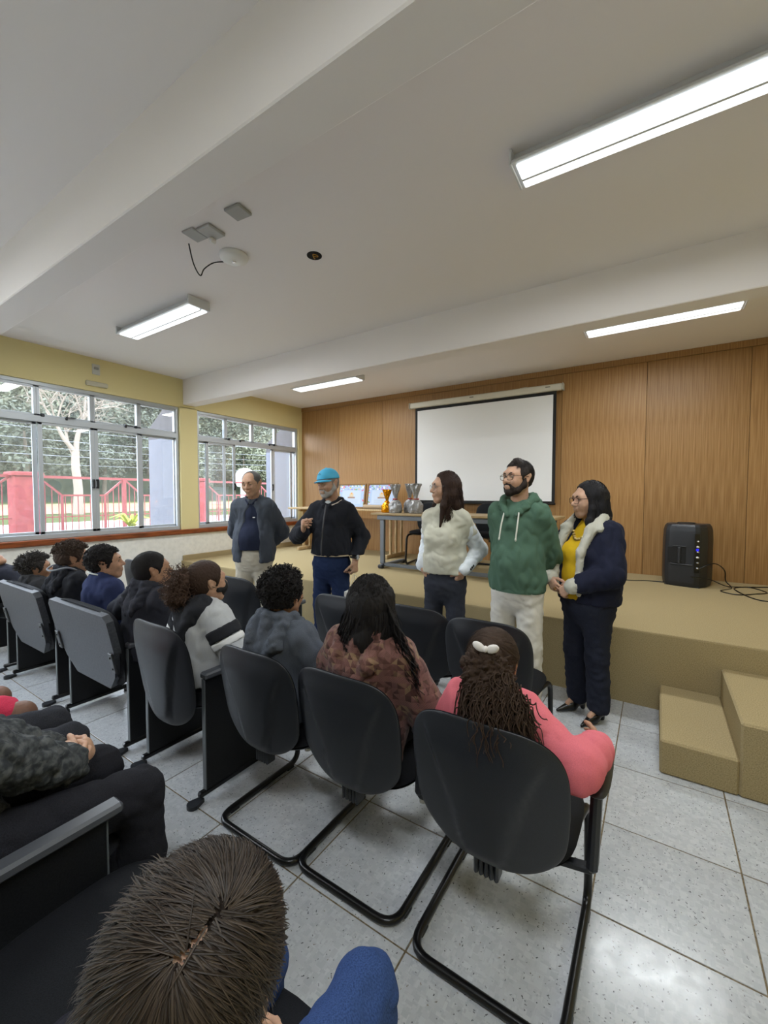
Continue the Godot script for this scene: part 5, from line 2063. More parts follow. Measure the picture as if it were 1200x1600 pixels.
func glasses(o: Node3D, c: Dictionary, m: Material, rx := 0.025, ry := 0.019, th := 0.0016) -> void:
	var mb := MB.new()
	for sx in [-1, 1]:
		var ring := []
		for q in 22:
			var an := TAU * q / 22.0
			ring.append(hp(c, sx * 0.031 + signf(cos(an)) * pow(absf(cos(an)), 0.7) * rx, 0.003 + signf(sin(an)) * pow(absf(sin(an)), 0.7) * ry, -0.108 + absf(signf(cos(an)) * pow(absf(cos(an)), 0.7) * rx + sx * 0.031) * 0.10))
		mb.tube(ring, th * c.hs, 6, true)
		mb.tube([hp(c, sx * (0.031 + rx), 0.012, -0.103), hp(c, sx * 0.074, 0.013, -0.085), hp(c, sx * 0.083, 0.012, -0.02), hp(c, sx * 0.082, 0.008, 0.012)], th * 0.9 * c.hs, 6)
	mb.tube([hp(c, -0.0085, 0.008, -0.106), hp(c, 0, 0.011, -0.109), hp(c, 0.0085, 0.008, -0.106)], th * c.hs, 6)
	var g := part("glasses", mb, m, o)
	for sx in [-1, 1]:
		mb = MB.new()
		var fn := func(u: float, v: float) -> Vector3:
			var an := u * TAU
			return hp(c, sx * 0.031 + signf(cos(an)) * pow(absf(cos(an)), 0.7) * rx * v, 0.003 + signf(sin(an)) * pow(absf(sin(an)), 0.7) * ry * v, -0.1075 + absf(signf(cos(an)) * pow(absf(cos(an)), 0.7) * rx * v + sx * 0.031) * 0.10)
		mb.grid(20, 2, fn)
		part("lens", mb, M.lens, g)

func build_people() -> void:
	build_standing()
	build_audience()

func long_hair(o: Node3D, c: Dictionary, m: Material, down: float, sd: int, n := 260, wave := 0.0, front := true, spread := 1.0) -> void:
	# cap of hair, a falling mass and loose locks over it
	var s := hair_cap(c, 0.010, 0.006, -0.3, 0.022).rough(0.003, Vector3(70, 8, 70), true, sd)
	var S: Vector3 = c.S
	var B: Basis = c.hb
	for sx in [-1, 1]:
		s.chain([hp(c, sx * 0.055, 0.03, 0.02), hp(c, sx * 0.072, -0.06, 0.03), hp(c, sx * 0.07 * spread, -0.14, 0.055), hp(c, sx * 0.06 * spread, -down, 0.085)], [0.045 * c.hs, 0.036 * c.hs, 0.035 * c.hs, 0.012], 0.03)
	s.chain([hp(c, 0, 0.0, 0.06), hp(c, 0, -0.12, 0.075), hp(c, 0, -down, 0.09)], [0.07 * c.hs, 0.06 * c.hs, 0.015], 0.04)
	if front:
		s.ball(hp(c, 0.028, 0.070, -0.088), 0.040 * c.hs, 0.02, 1)
		s.ball(hp(c, -0.025, 0.058, -0.088), 0.036 * c.hs, 0.02, 1)
		for sx in [-1, 1]:
			s.chain([hp(c, sx * 0.072, 0.02, -0.02), hp(c, sx * 0.083, -0.06, -0.028), hp(c, sx * 0.085, -0.14, -0.05), hp(c, sx * 0.075, -down * 0.88, -0.085)], [0.014, 0.02, 0.026, 0.008], 0.02)
	soft("hair", [s], m, o)
	var rng := RandomNumberGenerator.new()
	rng.seed = sd
	var mb := MB.new()
	for i in n:
		var an := rng.randf_range(-2.25, 2.25)       # 0 is the back of the head
		var el := rng.randf_range(0.1, 1.4)
		var p0 := Vector3(sin(an) * cos(el) * 0.092, 0.03 + sin(el) * 0.104, 0.018 + cos(an) * cos(el) * 0.112)
		var an2 := an * 0.9
		var out := 1.0 + rng.randf_range(0.0, 0.12)
		var p1 := Vector3(sin(an) * 0.092 * out, -0.01, 0.02 + cos(an) * 0.1 * out)
		var p2 := Vector3(sin(an2) * 0.1 * out * spread, -0.11, 0.035 + cos(an2) * 0.085 * out - (0.03 if absf(an) > 1.6 else 0.0))
		var ll := down * rng.randf_range(0.75, 1.08)
		var p3 := Vector3(sin(an2) * 0.085 * spread + rng.randf_range(-0.02, 0.02), -ll, 0.06 + cos(an2) * 0.07 - (0.085 if absf(an) > 1.6 else 0.0))
		if not front and absf(an) > 1.7:
			continue
		var pts := []
		var ph := rng.randf() * TAU
		for q in smooth_path([p0, p1, p2, p2.lerp(p3, 0.5), p3], 5):
			var yy: float = q.y
			var wv := wave * smoothstep(0.02, -0.12, yy)
			pts.append(hp(c, q.x + sin(yy * 55.0 + ph) * wv, yy, q.z + cos(yy * 47.0 + ph) * wv))
		ribbon(mb, pts, rng.randf_range(0.0025, 0.006) * c.hs, B * Vector3(cos(an), 0, -sin(an)))
	part("hair_locks", mb, m, o)

func short_strands(o: Node3D, c: Dictionary, m: Material, n: int, sd: int, ln: float, lift: float, keep: Callable, wid := 0.0013, r0 := 0.103) -> void:
	var rng := RandomNumberGenerator.new()
	rng.seed = sd
	var mb := MB.new()
	for r in scalp_roots(c, n, sd, r0, ln, keep):
		var d: Vector3 = r[1]
		var crown: Vector3 = c.hb * Vector3(0.1, 0.8, 0.6).normalized()
		var tg := (d - crown * d.dot(crown))
		tg = (tg - d * tg.dot(d)).normalized()
		tg = (tg + d.cross(tg) * 0.35).normalized()
		var p: Vector3 = r[0]
		var pts := []
		for i in 4:
			var t := i / 3.0
			pts.append(p + tg * r[2] * t + d * (lift * r[2] * t - r[2] * 0.35 * t * t))
		ribbon(mb, pts, wid, d.cross(tg) + Vector3(rng.randf_range(-0.3, 0.3), 0, 0), 0.1)
	part("hair_strands", mb, m, o)

func build_standing() -> void:
	var dark_hair := hairmat(Color(0.028, 0.022, 0.02))
	var brown_hair := hairmat(Color(0.034, 0.019, 0.014))
	var jeans_black := cloth(Color(0.035, 0.038, 0.05), 0.25, 9.0, 0.1)
	var leather := mat(Color(0.02, 0.02, 0.022), 0.3)
	var sole := mat(Color(0.04, 0.035, 0.03), 0.7)
	# ---- man in khaki trousers
	var sk := skin(Color(0.44, 0.26, 0.17))
	var c := stand(1.74, 1.03, 0.146, 1.08)
	c.face = 1.08
	c.hb = head_turn(-0.12, -0.22, -0.05)
	c.C = c.C + Vector3(0.0, -0.01, -0.03)
	arms(c, [Vector3(-0.06, 0.93, 0.17), Vector3(0.06, 0.93, 0.17)], [Vector3(-1, 0, 0.25), Vector3(1, 0, 0.25)])
	c.hdir = [Vector3(0.8, -0.5, 0.1).normalized(), Vector3(-0.8, -0.5, 0.1).normalized()]
	c.hnrm = [Vector3(0, 0.2, 1), Vector3(0, 0.2, 1)]
	var o := person("person in navy polo, open slate jacket and khaki trousers, hands behind back", Vector3(-3.40, 0, -2.80), PI + 0.52, c, sk, {"skin": sk, "brow": mat(Color(0.06, 0.05, 0.045), 0.8)})
	var polo := cloth(Color(0.022, 0.027, 0.05), 0.15, 12.0, 0.15)
	sweater(o, "polo_shirt", c, polo, 0.014, 0.04, {"belly": 0.10, "ends": 0.02, "fold": 0.003})
	var jk := cloth(Color(0.065, 0.075, 0.095), 0.12, 10.0, 0.2)
	sweater(o, "jacket", c, jk, 0.030, -0.085, {"belly": 0.075, "fold": 0.008, "seed": 9, "cut": [[Vector3(-0.015, 0.50, -0.26), Vector3(-0.015, 1.62, -0.19), 0.175, 0.115, 0.01, Vector3.RIGHT, 1.25]], "add": [[c.S + Vector3(-0.07, 0.045, 0.05), c.S + Vector3(0.07, 0.045, 0.05), 0.035, 0.035, 0.03], [c.S + Vector3(-0.085, 0.04, 0.02), c.S + Vector3(-0.09, -0.05, -0.09), 0.026, 0.018, 0.02], [c.S + Vector3(0.085, 0.04, 0.02), c.S + Vector3(0.09, -0.05, -0.09), 0.026, 0.018, 0.02]]})
	var sc := SDF.new(0.006)
	for sx in [-1, 1]:
		sc.chain([c.S + Vector3(0, 0.06, 0.065), c.S + Vector3(sx * 0.065, 0.055, 0.02), c.S + Vector3(sx * 0.05, 0.03, -0.06), c.S + Vector3(sx * 0.022, -0.005, -0.095)], [0.014, 0.014, 0.014, 0.010], 0.01)
	soft("collar", [sc], polo, o)
	var mb: MB
	mb = MB.new()
	mb.box(Vector3(-0.07, 1.28, -0.176), Vector3(0.022, 0.008, 0.004), 0.001)
	part("chest_logo", mb, M.white_paint, o)
	var khaki := cloth(Color(0.47, 0.43, 0.35), 0.10, 8.0, 0.15)
	trousers(o, c, khaki, 0.020, 1.02, {"top": 0.10})
	mb = MB.new()
	belt(mb, c, 0.055, 0.024, 0.018)
	part("belt", mb, leather, o)
	shoes(o, c, leather, sole)
	var s := hair_cap(c, 0.003, 0.005, -0.065, 0.02).rough(0.0015, Vector3.ONE * 160.0, false, 4)
	s.ball(hp(c, 0, 0.098, -0.092), 0.074 * c.hs, 0.015, 1, c.hb.x, 0.9)
	soft("hair", [s], hairmat(Color(0.10, 0.095, 0.09)), o)
	short_strands(o, c, hairmat(Color(0.085, 0.08, 0.075)), 700, 5, 0.012, 0.3, func(d: Vector3) -> bool: return (d.z > 0.05 and d.y > -0.2) or (d.y > 0.7 and d.z > -0.35), 0.0014, 0.100)
	# ---- man with the cyan cap
	sk = skin(Color(0.40, 0.235, 0.155))
	c = stand(1.72, 1.0, 0.146, 1.0)
	c.hb = head_turn(-0.28, -0.20, -0.08)
	c.C = c.C + Vector3(0, -0.005, -0.045)
	arms(c, [Vector3(-0.245, 0.915, -0.03), Vector3(0.125, 1.185, -0.285)], [Vector3(-0.25, 0, 1.0), Vector3(0.9, -0.8, 0.3)])
	c.hdir[0] = Vector3(-0.02, -1, -0.05).normalized()
	c.hnrm[0] = Vector3(1, 0, 0.2)
	c.curl[0] = 0.75
	c.hdir[1] = Vector3(-0.25, 0.75, -0.45).normalized()
	c.hnrm[1] = Vector3(-0.75, -0.1, 0.6)
	c.curl[1] = 0.95
	c.hand = 1.12
	o = person("person in cyan cap and black zip jacket gesturing with a raised fist", Vector3(-2.49, 0, -2.93), PI + 0.24, c, sk, {"skin": sk, "hand_cell": 0.0035, "brow": mat(Color(0.05, 0.04, 0.035), 0.8)})
	var blk := cloth(Color(0.018, 0.019, 0.024), 0.2, 10.0, 0.25)
	sweater(o, "jacket", c, blk, 0.026, 0.055, {"fold": 0.007, "seed": 12, "belly": 0.05, "ends": 0.93, "add": [[c.S + Vector3(-0.06, 0.05, 0.055), c.S + Vector3(0.06, 0.05, 0.055), 0.035, 0.035, 0.03], [c.S + Vector3(-0.075, 0.05, 0.02), c.S + Vector3(-0.035, 0.005, -0.10), 0.026, 0.017, 0.02], [c.S + Vector3(0.075, 0.05, 0.02), c.S + Vector3(0.035, 0.005, -0.10), 0.026, 0.017, 0.02]]})
	mb = MB.new()
	var zp := []
	for q in 12:
		var t := q / 11.0
		zp.append(Vector3(0.0, lerpf(1.41, 0.965, t), lerpf(-0.105, -0.195, sin(t * PI * 0.55))))
	ribbon(mb, zp, 0.007, Vector3.RIGHT, 1.0)
	part("zipper", mb, mat(Color(0.22, 0.22, 0.23), 0.4, 0.4), o)
	mb = MB.new()
	belt(mb, c, 0.055, 0.012, 0.030)
	part("hem_band", mb, cloth(Color(0.50, 0.41, 0.28), 0.1), o)
	mb = MB.new()
	ribbon(mb, smooth_path([c.S + Vector3(-0.105, 0.055, -0.01), c.S + Vector3(-0.085, 0.03, -0.06), c.S + Vector3(-0.05, 0.01, -0.105)], 5), 0.006, Vector3.UP, 1.0)
	part("hood_piping", mb, cloth(Color(0.55, 0.47, 0.42), 0.1), o)
	mb = MB.new()
	mb.pillow(0.036, 0.03, 2.0, func(x: float, y: float, r: float) -> Vector3: return Vector3(x, y, -0.012 * (1.0 - r)), func(x: float, y: float, r: float) -> Vector3: return Vector3(x, y, 0.01), Transform3D(Basis(Vector3.RIGHT, -0.5), c.S + Vector3(0, 0.022, -0.070)), 20, 5)
	part("undershirt", mb, cloth(Color(0.62, 0.66, 0.70), 0.05), o)
	trousers(o, c, cloth(Color(0.016, 0.026, 0.066), 0.2, 9.0, 0.1), 0.018, 1.02, {"seed": 15, "top": 0.09, "fold": 0.005})
	shoes(o, c, mat(Color(0.12, 0.12, 0.12), 0.6), M.white_paint)
	# beard
	s = SDF.new(0.0045).rough(0.0015, Vector3.ONE * 180.0, false, 7)
	beard(s, c, 0.0045)
	soft("beard", [s], hairmat(Color(0.33, 0.31, 0.29)), o)
	s = hair_cap(c, 0.002, 0.005, -0.06, 0.0).rough(0.001, Vector3.ONE * 160.0, false, 4)
	soft("hair", [s], hairmat(Color(0.20, 0.17, 0.15)), o)
	baseball_cap(o, c, mat(Color(0.27, 0.65, 0.80), 0.75))
	# wrist watch
	mb = MB.new()
	var wd: Vector3 = c.hdir[0]
	ring_tube(mb, c.wrist[0] + wd * -0.03, wd, 0.036, 0.010, 0.9)
	var wt := part("wrist_watch", mb, M.black_gloss, o)
	mb = MB.new()
	mb.box(c.wrist[0] + Vector3(-0.036, 0.032, -0.012), Vector3(0.014, 0.04, 0.036), 0.005)
	part("watch_case", mb, mat(Color(0.72, 0.73, 0.74), 0.3, 0.3), wt)
	# paper bag hanging from the lowered hand: its own thing
	var wp: Vector3 = o.transform * (c.wrist[0] + Vector3(0.0, -0.125, -0.012))
	var bag := thing("gift_bag", "white paper bag with cord handles hanging from the capped man's hand", "bag", wp, o.rotation.y)
	mb = MB.new()
	for z in [-0.03, 0.03]:
		mb.tube(smooth_path([Vector3(0.0, -0.13, z - 0.055), Vector3(0.0, -0.05, z - 0.035), Vector3(0, 0.0, z * 0.3), Vector3(0.0, -0.05, z + 0.035), Vector3(0.0, -0.13, z + 0.055)], 5), 0.0022, 5)
	part("handles", mb, mat(Color(0.80, 0.78, 0.72), 0.6), bag)
	mb = MB.new()
	mb.box(Vector3(0, -0.27, 0), Vector3(0.09, 0.28, 0.24), 0.003)
	part("paper_body", mb, mat(Color(0.78, 0.77, 0.74), 0.7), bag)
	# ---- woman in the white sweater
	sk = skin(Color(0.50, 0.30, 0.205))
	c = stand(1.67, 0.97, 0.124, 0.95)
	c.hb = head_turn(-0.78, -0.06, 0.0)
	arms(c, [Vector3(-0.170, 0.945, -0.060), Vector3(0.170, 0.945, -0.060)], [Vector3(-0.35, 0, 1.0), Vector3(0.35, 0, 1.0)])
	c.hdir = [Vector3(0.50, -0.85, 0.14).normalized(), Vector3(-0.50, -0.85, 0.14).normalized()]
	c.hnrm = [Vector3(0.8, 0, 0.4), Vector3(-0.8, 0, 0.4)]
	o = person("person with long dark hair in a cream knit sweater, hands in pockets", Vector3(-1.345, 0, -2.91), PI + 0.02, c, sk, {"skin": sk, "lip": mat(Color(0.45, 0.18, 0.16), 0.4)})
	var knit := grained(Color(0.83, 0.82, 0.75), 0.06, 0.12, Vector3(9, 12, 9), 0.95, 0.5, 0.1)
	var kc := c.duplicate(true)
	sweater(o, "knit_sweater", c, knit, 0.024, 0.035, {"fold": 0.007, "freq": Vector3(7, 9, 7), "seed": 21, "ends": -1.0, "bust": 0.075, "belly": 0.05, "sleeve": -0.05, "add": [[c.sh[0], c.sh[0].lerp(c.elbow[0], 0.42), 0.073, 0.068, 0.04], [c.sh[1], c.sh[1].lerp(c.elbow[1], 0.42), 0.073, 0.068, 0.04], [c.S + Vector3(0, 0.06, -0.015), c.S + Vector3(0, 0.02, -0.02), 0.068, 0.085, 0.02]]})
	sleeves(o, c, cloth(Color(0.72, 0.76, 0.80), 0.04, 10.0, 0.1), 0.018, 0.93, 0.008, 0.25, 22)
	for q in 3:
		for sx in [0, 1]:
			mb = MB.new()
			var e: Vector3 = c.elbow[sx].lerp(c.wrist[sx], 0.72 + q * 0.08)
			mb.ball(e + Vector3((-0.05 if sx == 0 else 0.05), 0.0, -0.018), Vector3(0.006, 0.009, 0.009), 8, 6)
			part("cuff_button", mb, M.black_gloss, o)
	trousers(o, c, jeans_black, 0.010, 1.02, {"seed": 24, "top": 0.09, "fold": 0.004})
	shoes(o, c, leather, sole, 0.92)
	long_hair(o, c, brown_hair, 0.34, 31, 240, 0.010, true, 1.0)
	glasses(o, c, mat(Color(0.55, 0.55, 0.55), 0.2, 0.4), 0.026, 0.021, 0.0014)
	# ---- man in the green hoodie
	sk = skin(Color(0.50, 0.30, 0.205))
	c = stand(1.73, 1.0, 0.140, 0.97)
	c.hb = head_turn(-0.36, 0.0, 0.0)
	arms(c, [Vector3(-0.05, 0.87, 0.16), Vector3(0.05, 0.87, 0.16)], [Vector3(-1, 0, 0.55), Vector3(1, 0, 0.55)])
	c.hdir = [Vector3(0.8, -0.5, 0.1).normalized(), Vector3(-0.8, -0.5, 0.1).normalized()]
	c.hnrm = [Vector3(0, 0.2, 1), Vector3(0, 0.2, 1)]
	o = person("person with beard and glasses in a green hoodie and off white trousers", Vector3(-0.79, 0, -2.87), PI - 0.12, c, sk, {"skin": sk})
	var green := cloth(Color(0.075, 0.135, 0.095), 0.10, 10.0, 0.3)
	sweater(o, "hoodie", c, green, 0.026, -0.055, {"fold": 0.009, "seed": 33, "belly": 0.05, "sleeve": 0.004, "add": [[c.S + Vector3(-0.075, 0.035, 0.065), c.S + Vector3(0.075, 0.035, 0.065), 0.045, 0.045, 0.03], [c.S + Vector3(-0.09, 0.04, 0.03), c.S + Vector3(-0.03, -0.035, -0.105), 0.034, 0.020, 0.02], [c.S + Vector3(0.09, 0.04, 0.03), c.S + Vector3(0.03, -0.035, -0.105), 0.034, 0.020, 0.02]]})
	hood(o, c, green, 35)
	mb = MB.new()
	for sx in [-1, 1]:
		mb.tube(smooth_path([c.S + Vector3(sx * 0.05, -0.02, -0.118), c.S + Vector3(sx * 0.055, -0.10, -0.152), c.S + Vector3(sx * (0.05 if sx < 0 else 0.062), -0.19, -0.166)], 5), 0.0055, 6)
		mb.ball(c.S + Vector3(sx * (0.05 if sx < 0 else 0.062), -0.195, -0.167), Vector3(0.007, 0.012, 0.007), 8, 6)
	part("drawstrings", mb, mat(Color(0.78, 0.78, 0.74), 0.8), o)
	mb = MB.new()
	belt(mb, c, -0.030, 0.05, 0.022)
	part("waistband", mb, green, o)
	trousers(o, c, cloth(Color(0.62, 0.59, 0.53), 0.08, 8.0, 0.15), 0.020, 1.04, {"seed": 37, "fold": 0.005, "top": 0.0})
	shoes(o, c, mat(Color(0.75, 0.74, 0.71), 0.6), M.white_paint)
	s = hair_cap(c, 0.006, 0.005, -0.06, 0.02).rough(0.003, Vector3(60, 20, 60), true, 41)
	s.cap(hp(c, -0.025, 0.108, -0.035), hp(c, 0.025, 0.11, 0.02), 0.022, 0.022, 0.04)
	for sx in [-1, 1]:
		s.ball(hp(c, sx * 0.058, 0.066, -0.078), 0.034, 0.02, 1)
	soft("hair", [s], dark_hair, o)
	short_strands(o, c, dark_hair, 1700, 42, 0.034, 0.25, func(d: Vector3) -> bool: return (d.y > 0.62 and d.z > -0.62) or (d.z > 0.05 and d.y > -0.2), 0.0016, 0.105)
	s = SDF.new(0.0045).rough(0.0015, Vector3.ONE * 180.0, false, 43)
	beard(s, c, 0.006)
	soft("beard", [s], hairmat(Color(0.03, 0.022, 0.018)), o)
	glasses(o, c, mat(Color(0.05, 0.025, 0.02), 0.25), 0.026, 0.018, 0.0018)
	# ---- woman in the navy jacket
	sk = skin(Color(0.52, 0.315, 0.22))
	c = stand(1.585, 0.98, 0.142, 1.22)
	c.face = 1.05
	c.hb = head_turn(-0.30, -0.10, 0.0)
	arms(c, [Vector3(-0.085, 0.92, -0.235), Vector3(0.10, 0.945, -0.235)], [Vector3(-0.9, -0.2, 0.5), Vector3(0.9, -0.2, 0.5)])
	c.hdir = [Vector3(0.72, -0.55, -0.2).normalized(), Vector3(-0.70, -0.50, -0.25).normalized()]
	c.hnrm = [Vector3(0.3, -0.3, 0.9), Vector3(-0.3, -0.3, 0.9)]
	c.curl = [0.45, 0.45]
	c.ankle = [Vector3(-0.085, 0.11, 0.02), Vector3(0.085, 0.11, 0.02)]
	c.foot_len = 0.055
	c.foot_drop = 0.036
	c.toe = [Vector3(-0.12, 0, -1).normalized(), Vector3(0.12, 0, -1).normalized()]
	o = person("person in navy jacket with cream fleece collar and yellow top, hands clasped", Vector3(-0.375, 0, -3.08), PI - 0.62, c, sk, {"skin": sk, "hand_cell": 0.0035, "lip": mat(Color(0.38, 0.10, 0.10), 0.35)})
	sweater(o, "yellow_top", c, cloth(Color(0.66, 0.42, 0.02), 0.08, 12.0, 0.15), 0.012, -0.03, {"ends": 0.02, "fold": 0.004, "bust": 0.10, "belly": 0.06, "seed": 51})
	var navy := cloth(Color(0.016, 0.018, 0.034), 0.2, 10.0, 0.25)
	var opening := [Vector3(0, 0.78, -0.30), Vector3(0, 1.45, -0.135), 0.165, 0.135, 0.006, Vector3.RIGHT, 1.5]
	sweater(o, "jacket", c, navy, 0.032, -0.035, {"fold": 0.008, "seed": 53, "bust": 0.09, "belly": 0.05, "ends": 0.72, "sleeve": 0.008, "cut": [opening]})
	var fleece := grained(Color(0.85, 0.84, 0.78), 0.06, 0.2, Vector3.ONE * 14.0, 1.0, 0.6, 0.1)
	s = SDF.new(0.007).rough(0.004, Vector3.ONE * 60.0, false, 55)
	for sx in [-1, 1]:
		s.chain([c.S + Vector3(sx * 0.06, 0.065, 0.06), c.S + Vector3(sx * 0.10, 0.06, -0.01), c.S + Vector3(sx * 0.100, -0.01, -0.105), c.S + Vector3(sx * 0.098, -0.15, -0.190), c.S + Vector3(sx * 0.098, -0.30, -0.200), c.S + Vector3(sx * 0.092, -0.42, -0.192)], [0.028, 0.034, 0.034, 0.025, 0.020, 0.015], 0.02)
		s.chain([c.S + Vector3(sx * 0.10, 0.05, -0.01), c.S + Vector3(sx * 0.155, -0.005, -0.09)], [0.030, 0.018], 0.02)
	s.cap(c.S + Vector3(-0.06, 0.065, 0.065), c.S + Vector3(0.06, 0.065, 0.065), 0.032, 0.032, 0.02)
	for i in 2:
		s.cap(c.elbow[i].lerp(c.wrist[i], 0.70), c.elbow[i].lerp(c.wrist[i], 0.97), 0.052, 0.050, 0.006)
	soft("fleece_trim", [s], fleece, o)
	mb = MB.new()
	for q in 9:
		var t := q / 8.0
		mb.ball(c.S + Vector3(lerpf(-0.062, 0.062, t), -0.03 - 0.05 * sin(t * PI), -0.085 - 0.035 * sin(t * PI)), Vector3.ONE * 0.011, 8, 6)
	part("necklace", mb, mat(Color(0.72, 0.62, 0.38), 0.3, 0.4), o)
	mb = MB.new()
	ring_tube(mb, c.wrist[1] + c.hdir[1] * 0.10, c.hdir[1].rotated(Vector3.UP, 0.4), 0.011, 0.002, 1.0)
	part("ring", mb, mat(Color(0.75, 0.6, 0.3), 0.25, 0.9), o)
	trousers(o, c, cloth(Color(0.022, 0.025, 0.04), 0.25, 9.0, 0.1), 0.018, 0.98, {"seed": 57, "fold": 0.006, "top": 0.0, "flare": 0.014})
	pumps(o, c, leather)
	long_hair(o, c, hairmat(Color(0.016, 0.015, 0.017)), 0.30, 61, 260, 0.0, true, 1.0)
	glasses(o, c, mat(Color(0.20, 0.035, 0.025), 0.25), 0.027, 0.020, 0.0022)

func belt(mb: MB, c: Dictionary, dy: float, h: float, infl := 0.02) -> void:
	var hw: float = 0.162 * c.H / 1.7 * lerpf(1.0, c.g, 0.8) + infl
	var fn := func(u: float, v: float) -> Vector3:
		var an := u * TAU
		return c.P + Vector3(cos(an) * hw, dy + (v - 0.5) * h, sin(an) * hw / 1.33)
	mb.grid(48, 2, fn, true)

func ring_tube(mb: MB, p: Vector3, ax: Vector3, r: float, th: float, flat: float) -> void:
	var u := ax.cross(Vector3.FORWARD).normalized()
	var w := ax.cross(u).normalized()
	var pts := []
	for q in 20:
		pts.append(p + (u * cos(TAU * q / 20.0) + w * sin(TAU * q / 20.0) * flat) * r)
	mb.tube(pts, th, 6, true)

func beard(s: SDF, c: Dictionary, th: float) -> void:
	var k: float = c.hs
	for sx in [-1, 1]:
		s.chain([hp(c, sx * 0.070, -0.008, -0.008), hp(c, sx * 0.060, -0.045, -0.010), hp(c, sx * 0.040, -0.080, -0.048), hp(c, sx * 0.010, -0.098, -0.074)], [0.010 * k, (0.016 + th) * k, (0.016 + th) * k, (0.017 + th) * k], 0.02)
		s.chain([hp(c, sx * 0.004, -0.042, -0.1015), hp(c, sx * 0.022, -0.047, -0.095), hp(c, sx * 0.031, -0.065, -0.083), hp(c, sx * 0.028, -0.085, -0.072)], [0.0052 * k, 0.0058 * k, 0.009 * k, 0.013 * k], 0.012)
	s.ball(hp(c, 0, -0.088, -0.082), (0.016 + th) * k, 0.015)

func baseball_cap(o: Node3D, c: Dictionary, m: Material) -> void:
	var s := SDF.new(0.005)
	var k: float = c.hs
	s.ball(hp(c, 0, 0.042, 0.012), 0.112 * k, 0.02, 0, c.hb.x, 1.20, c.hb.y, 1.12)
	s.cut(hp(c, 0, 0.042, 0.0), c.hb * Vector3(0, -1, -0.12), 0.003)
	var cp := soft("cap", [s], m, o)
	var mb := MB.new()
	var brim := func(dz: float) -> Callable:
		return func(u: float, v: float) -> Vector3:
			var an := lerpf(-1.25, 1.25, u)
			var r := lerpf(0.092, 0.156, v)
			var x := sin(an) * lerpf(0.090, 0.082, v)
			return hp(c, x, 0.047 + dz - 0.12 * (r - 0.09) - x * x * 2.2, -cos(an) * r * 0.95 - 0.004)
	mb.grid(24, 6, brim.call(0.003))
	mb.grid(24, 6, brim.call(-0.003), true)
	part("brim", mb, m, cp)
	mb = MB.new()
	mb.ball(hp(c, 0, 0.143, 0.012), Vector3(0.008, 0.005, 0.008), 8, 5)
	part("button", mb, m, cp)
	mb = MB.new()
	mb.tube([hp(c, -0.02, 0.098, -0.088), hp(c, 0.0, 0.104, -0.0855), hp(c, 0.018, 0.101, -0.087)], [0.001, 0.003, 0.001], 5)
	part("embroidery", mb, mat(Color(0.05, 0.25, 0.36), 0.8), cp)

func pumps(o: Node3D, c: Dictionary, m: Material) -> void:
	for i in 2:
		var a: Vector3 = c.ankle[i]
		var d: Vector3 = c.toe[i]
		var b := Vector3(a.x, 0, a.z)
		var s := SDF.new(0.0055)
		s.cap(b - d * 0.035 + Vector3(0, 0.075, 0), b + d * 0.05 + Vector3(0, 0.045, 0), 0.032, 0.034, 0.02)
		s.cap(b + d * 0.05 + Vector3(0, 0.036, 0), b + d * 0.165 + Vector3(0, 0.016, 0), 0.034, 0.010, 0.02)
		s.cap(b - d * 0.03 + Vector3(0, 0.06, 0), b - d * 0.04 + Vector3(0, 0.012, 0), 0.024, 0.016, 0.012)
		s.cap(b - d * 0.02 + Vector3(0, 0.125, 0), b + d * 0.062 + Vector3(0, 0.092, 0), 0.030, 0.034, 0.006, 1)
		s.cut(Vector3(0, 0.002, 0), Vector3.DOWN, 0.002)
		soft("pump", [s], m, o)

func hoodie(o: Node3D, c: Dictionary, m: Material, infl: float, o2 := {}) -> void:
	# pulled-on hooded top with the hood lying behind the neck
	var q := {"cell": 0.011, "fold": 0.008}
	q.merge(o2, true)
	sweater(o, o2.get("called", "hoodie"), c, m, infl, o2.get("hem", -0.06), q)
	hood(o, c, m, o2.get("seed", 3) + 500)

func hood(o: Node3D, c: Dictionary, m: Material, sd: int) -> void:
	# a hood lying on the shoulders: a standing rim round the neck and a bag behind it
	var f: float = c.H / 1.7
	var S: Vector3 = c.S
	var s := SDF.new(0.0085).rough(0.007, Vector3(14, 14, 14), true, sd)
	for sx in [-1, 1]:
		s.chain([S + Vector3(0, 0.085 * f, 0.085 * f), S + Vector3(sx * 0.075 * f, 0.078 * f, 0.062 * f), S + Vector3(sx * 0.10 * f, 0.06 * f, 0.0), S + Vector3(sx * 0.078 * f, 0.02 * f, -0.07 * f), S + Vector3(sx * 0.03 * f, -0.035 * f, -0.115 * f)], [0.026 * f, 0.03 * f, 0.032 * f, 0.028 * f, 0.018 * f], 0.014)
		s.chain([S + Vector3(sx * 0.095 * f, 0.03 * f, 0.075 * f), S + Vector3(sx * 0.085 * f, -0.05 * f, 0.125 * f), S + Vector3(sx * 0.03 * f, -0.125 * f, 0.135 * f)], [0.04 * f, 0.042 * f, 0.032 * f], 0.02)
	s.cap(S + Vector3(0, 0.04 * f, 0.085 * f), S + Vector3(0, -0.09 * f, 0.12 * f), 0.05 * f, 0.04 * f, 0.02)
	soft("hood", [s], m, o)

func curly_top(o: Node3D, c: Dictionary, m: Material, n: int, sd: int, ln := 0.022, low := -0.25) -> void:
	var s := hair_cap(c, 0.014, 0.0065, -0.055, 0.018).rough(0.006, Vector3.ONE * 55.0, true, sd)
	soft("hair", [s], m, o)
	var keep := func(d: Vector3) -> bool: return (d.z > -0.15 and d.y > low) or d.y > 0.45
	coils(o, "curls", scalp_roots(c, n, sd, 0.108, ln, keep), m, sd, 0.0065, 0.0032, 1.6, 9)

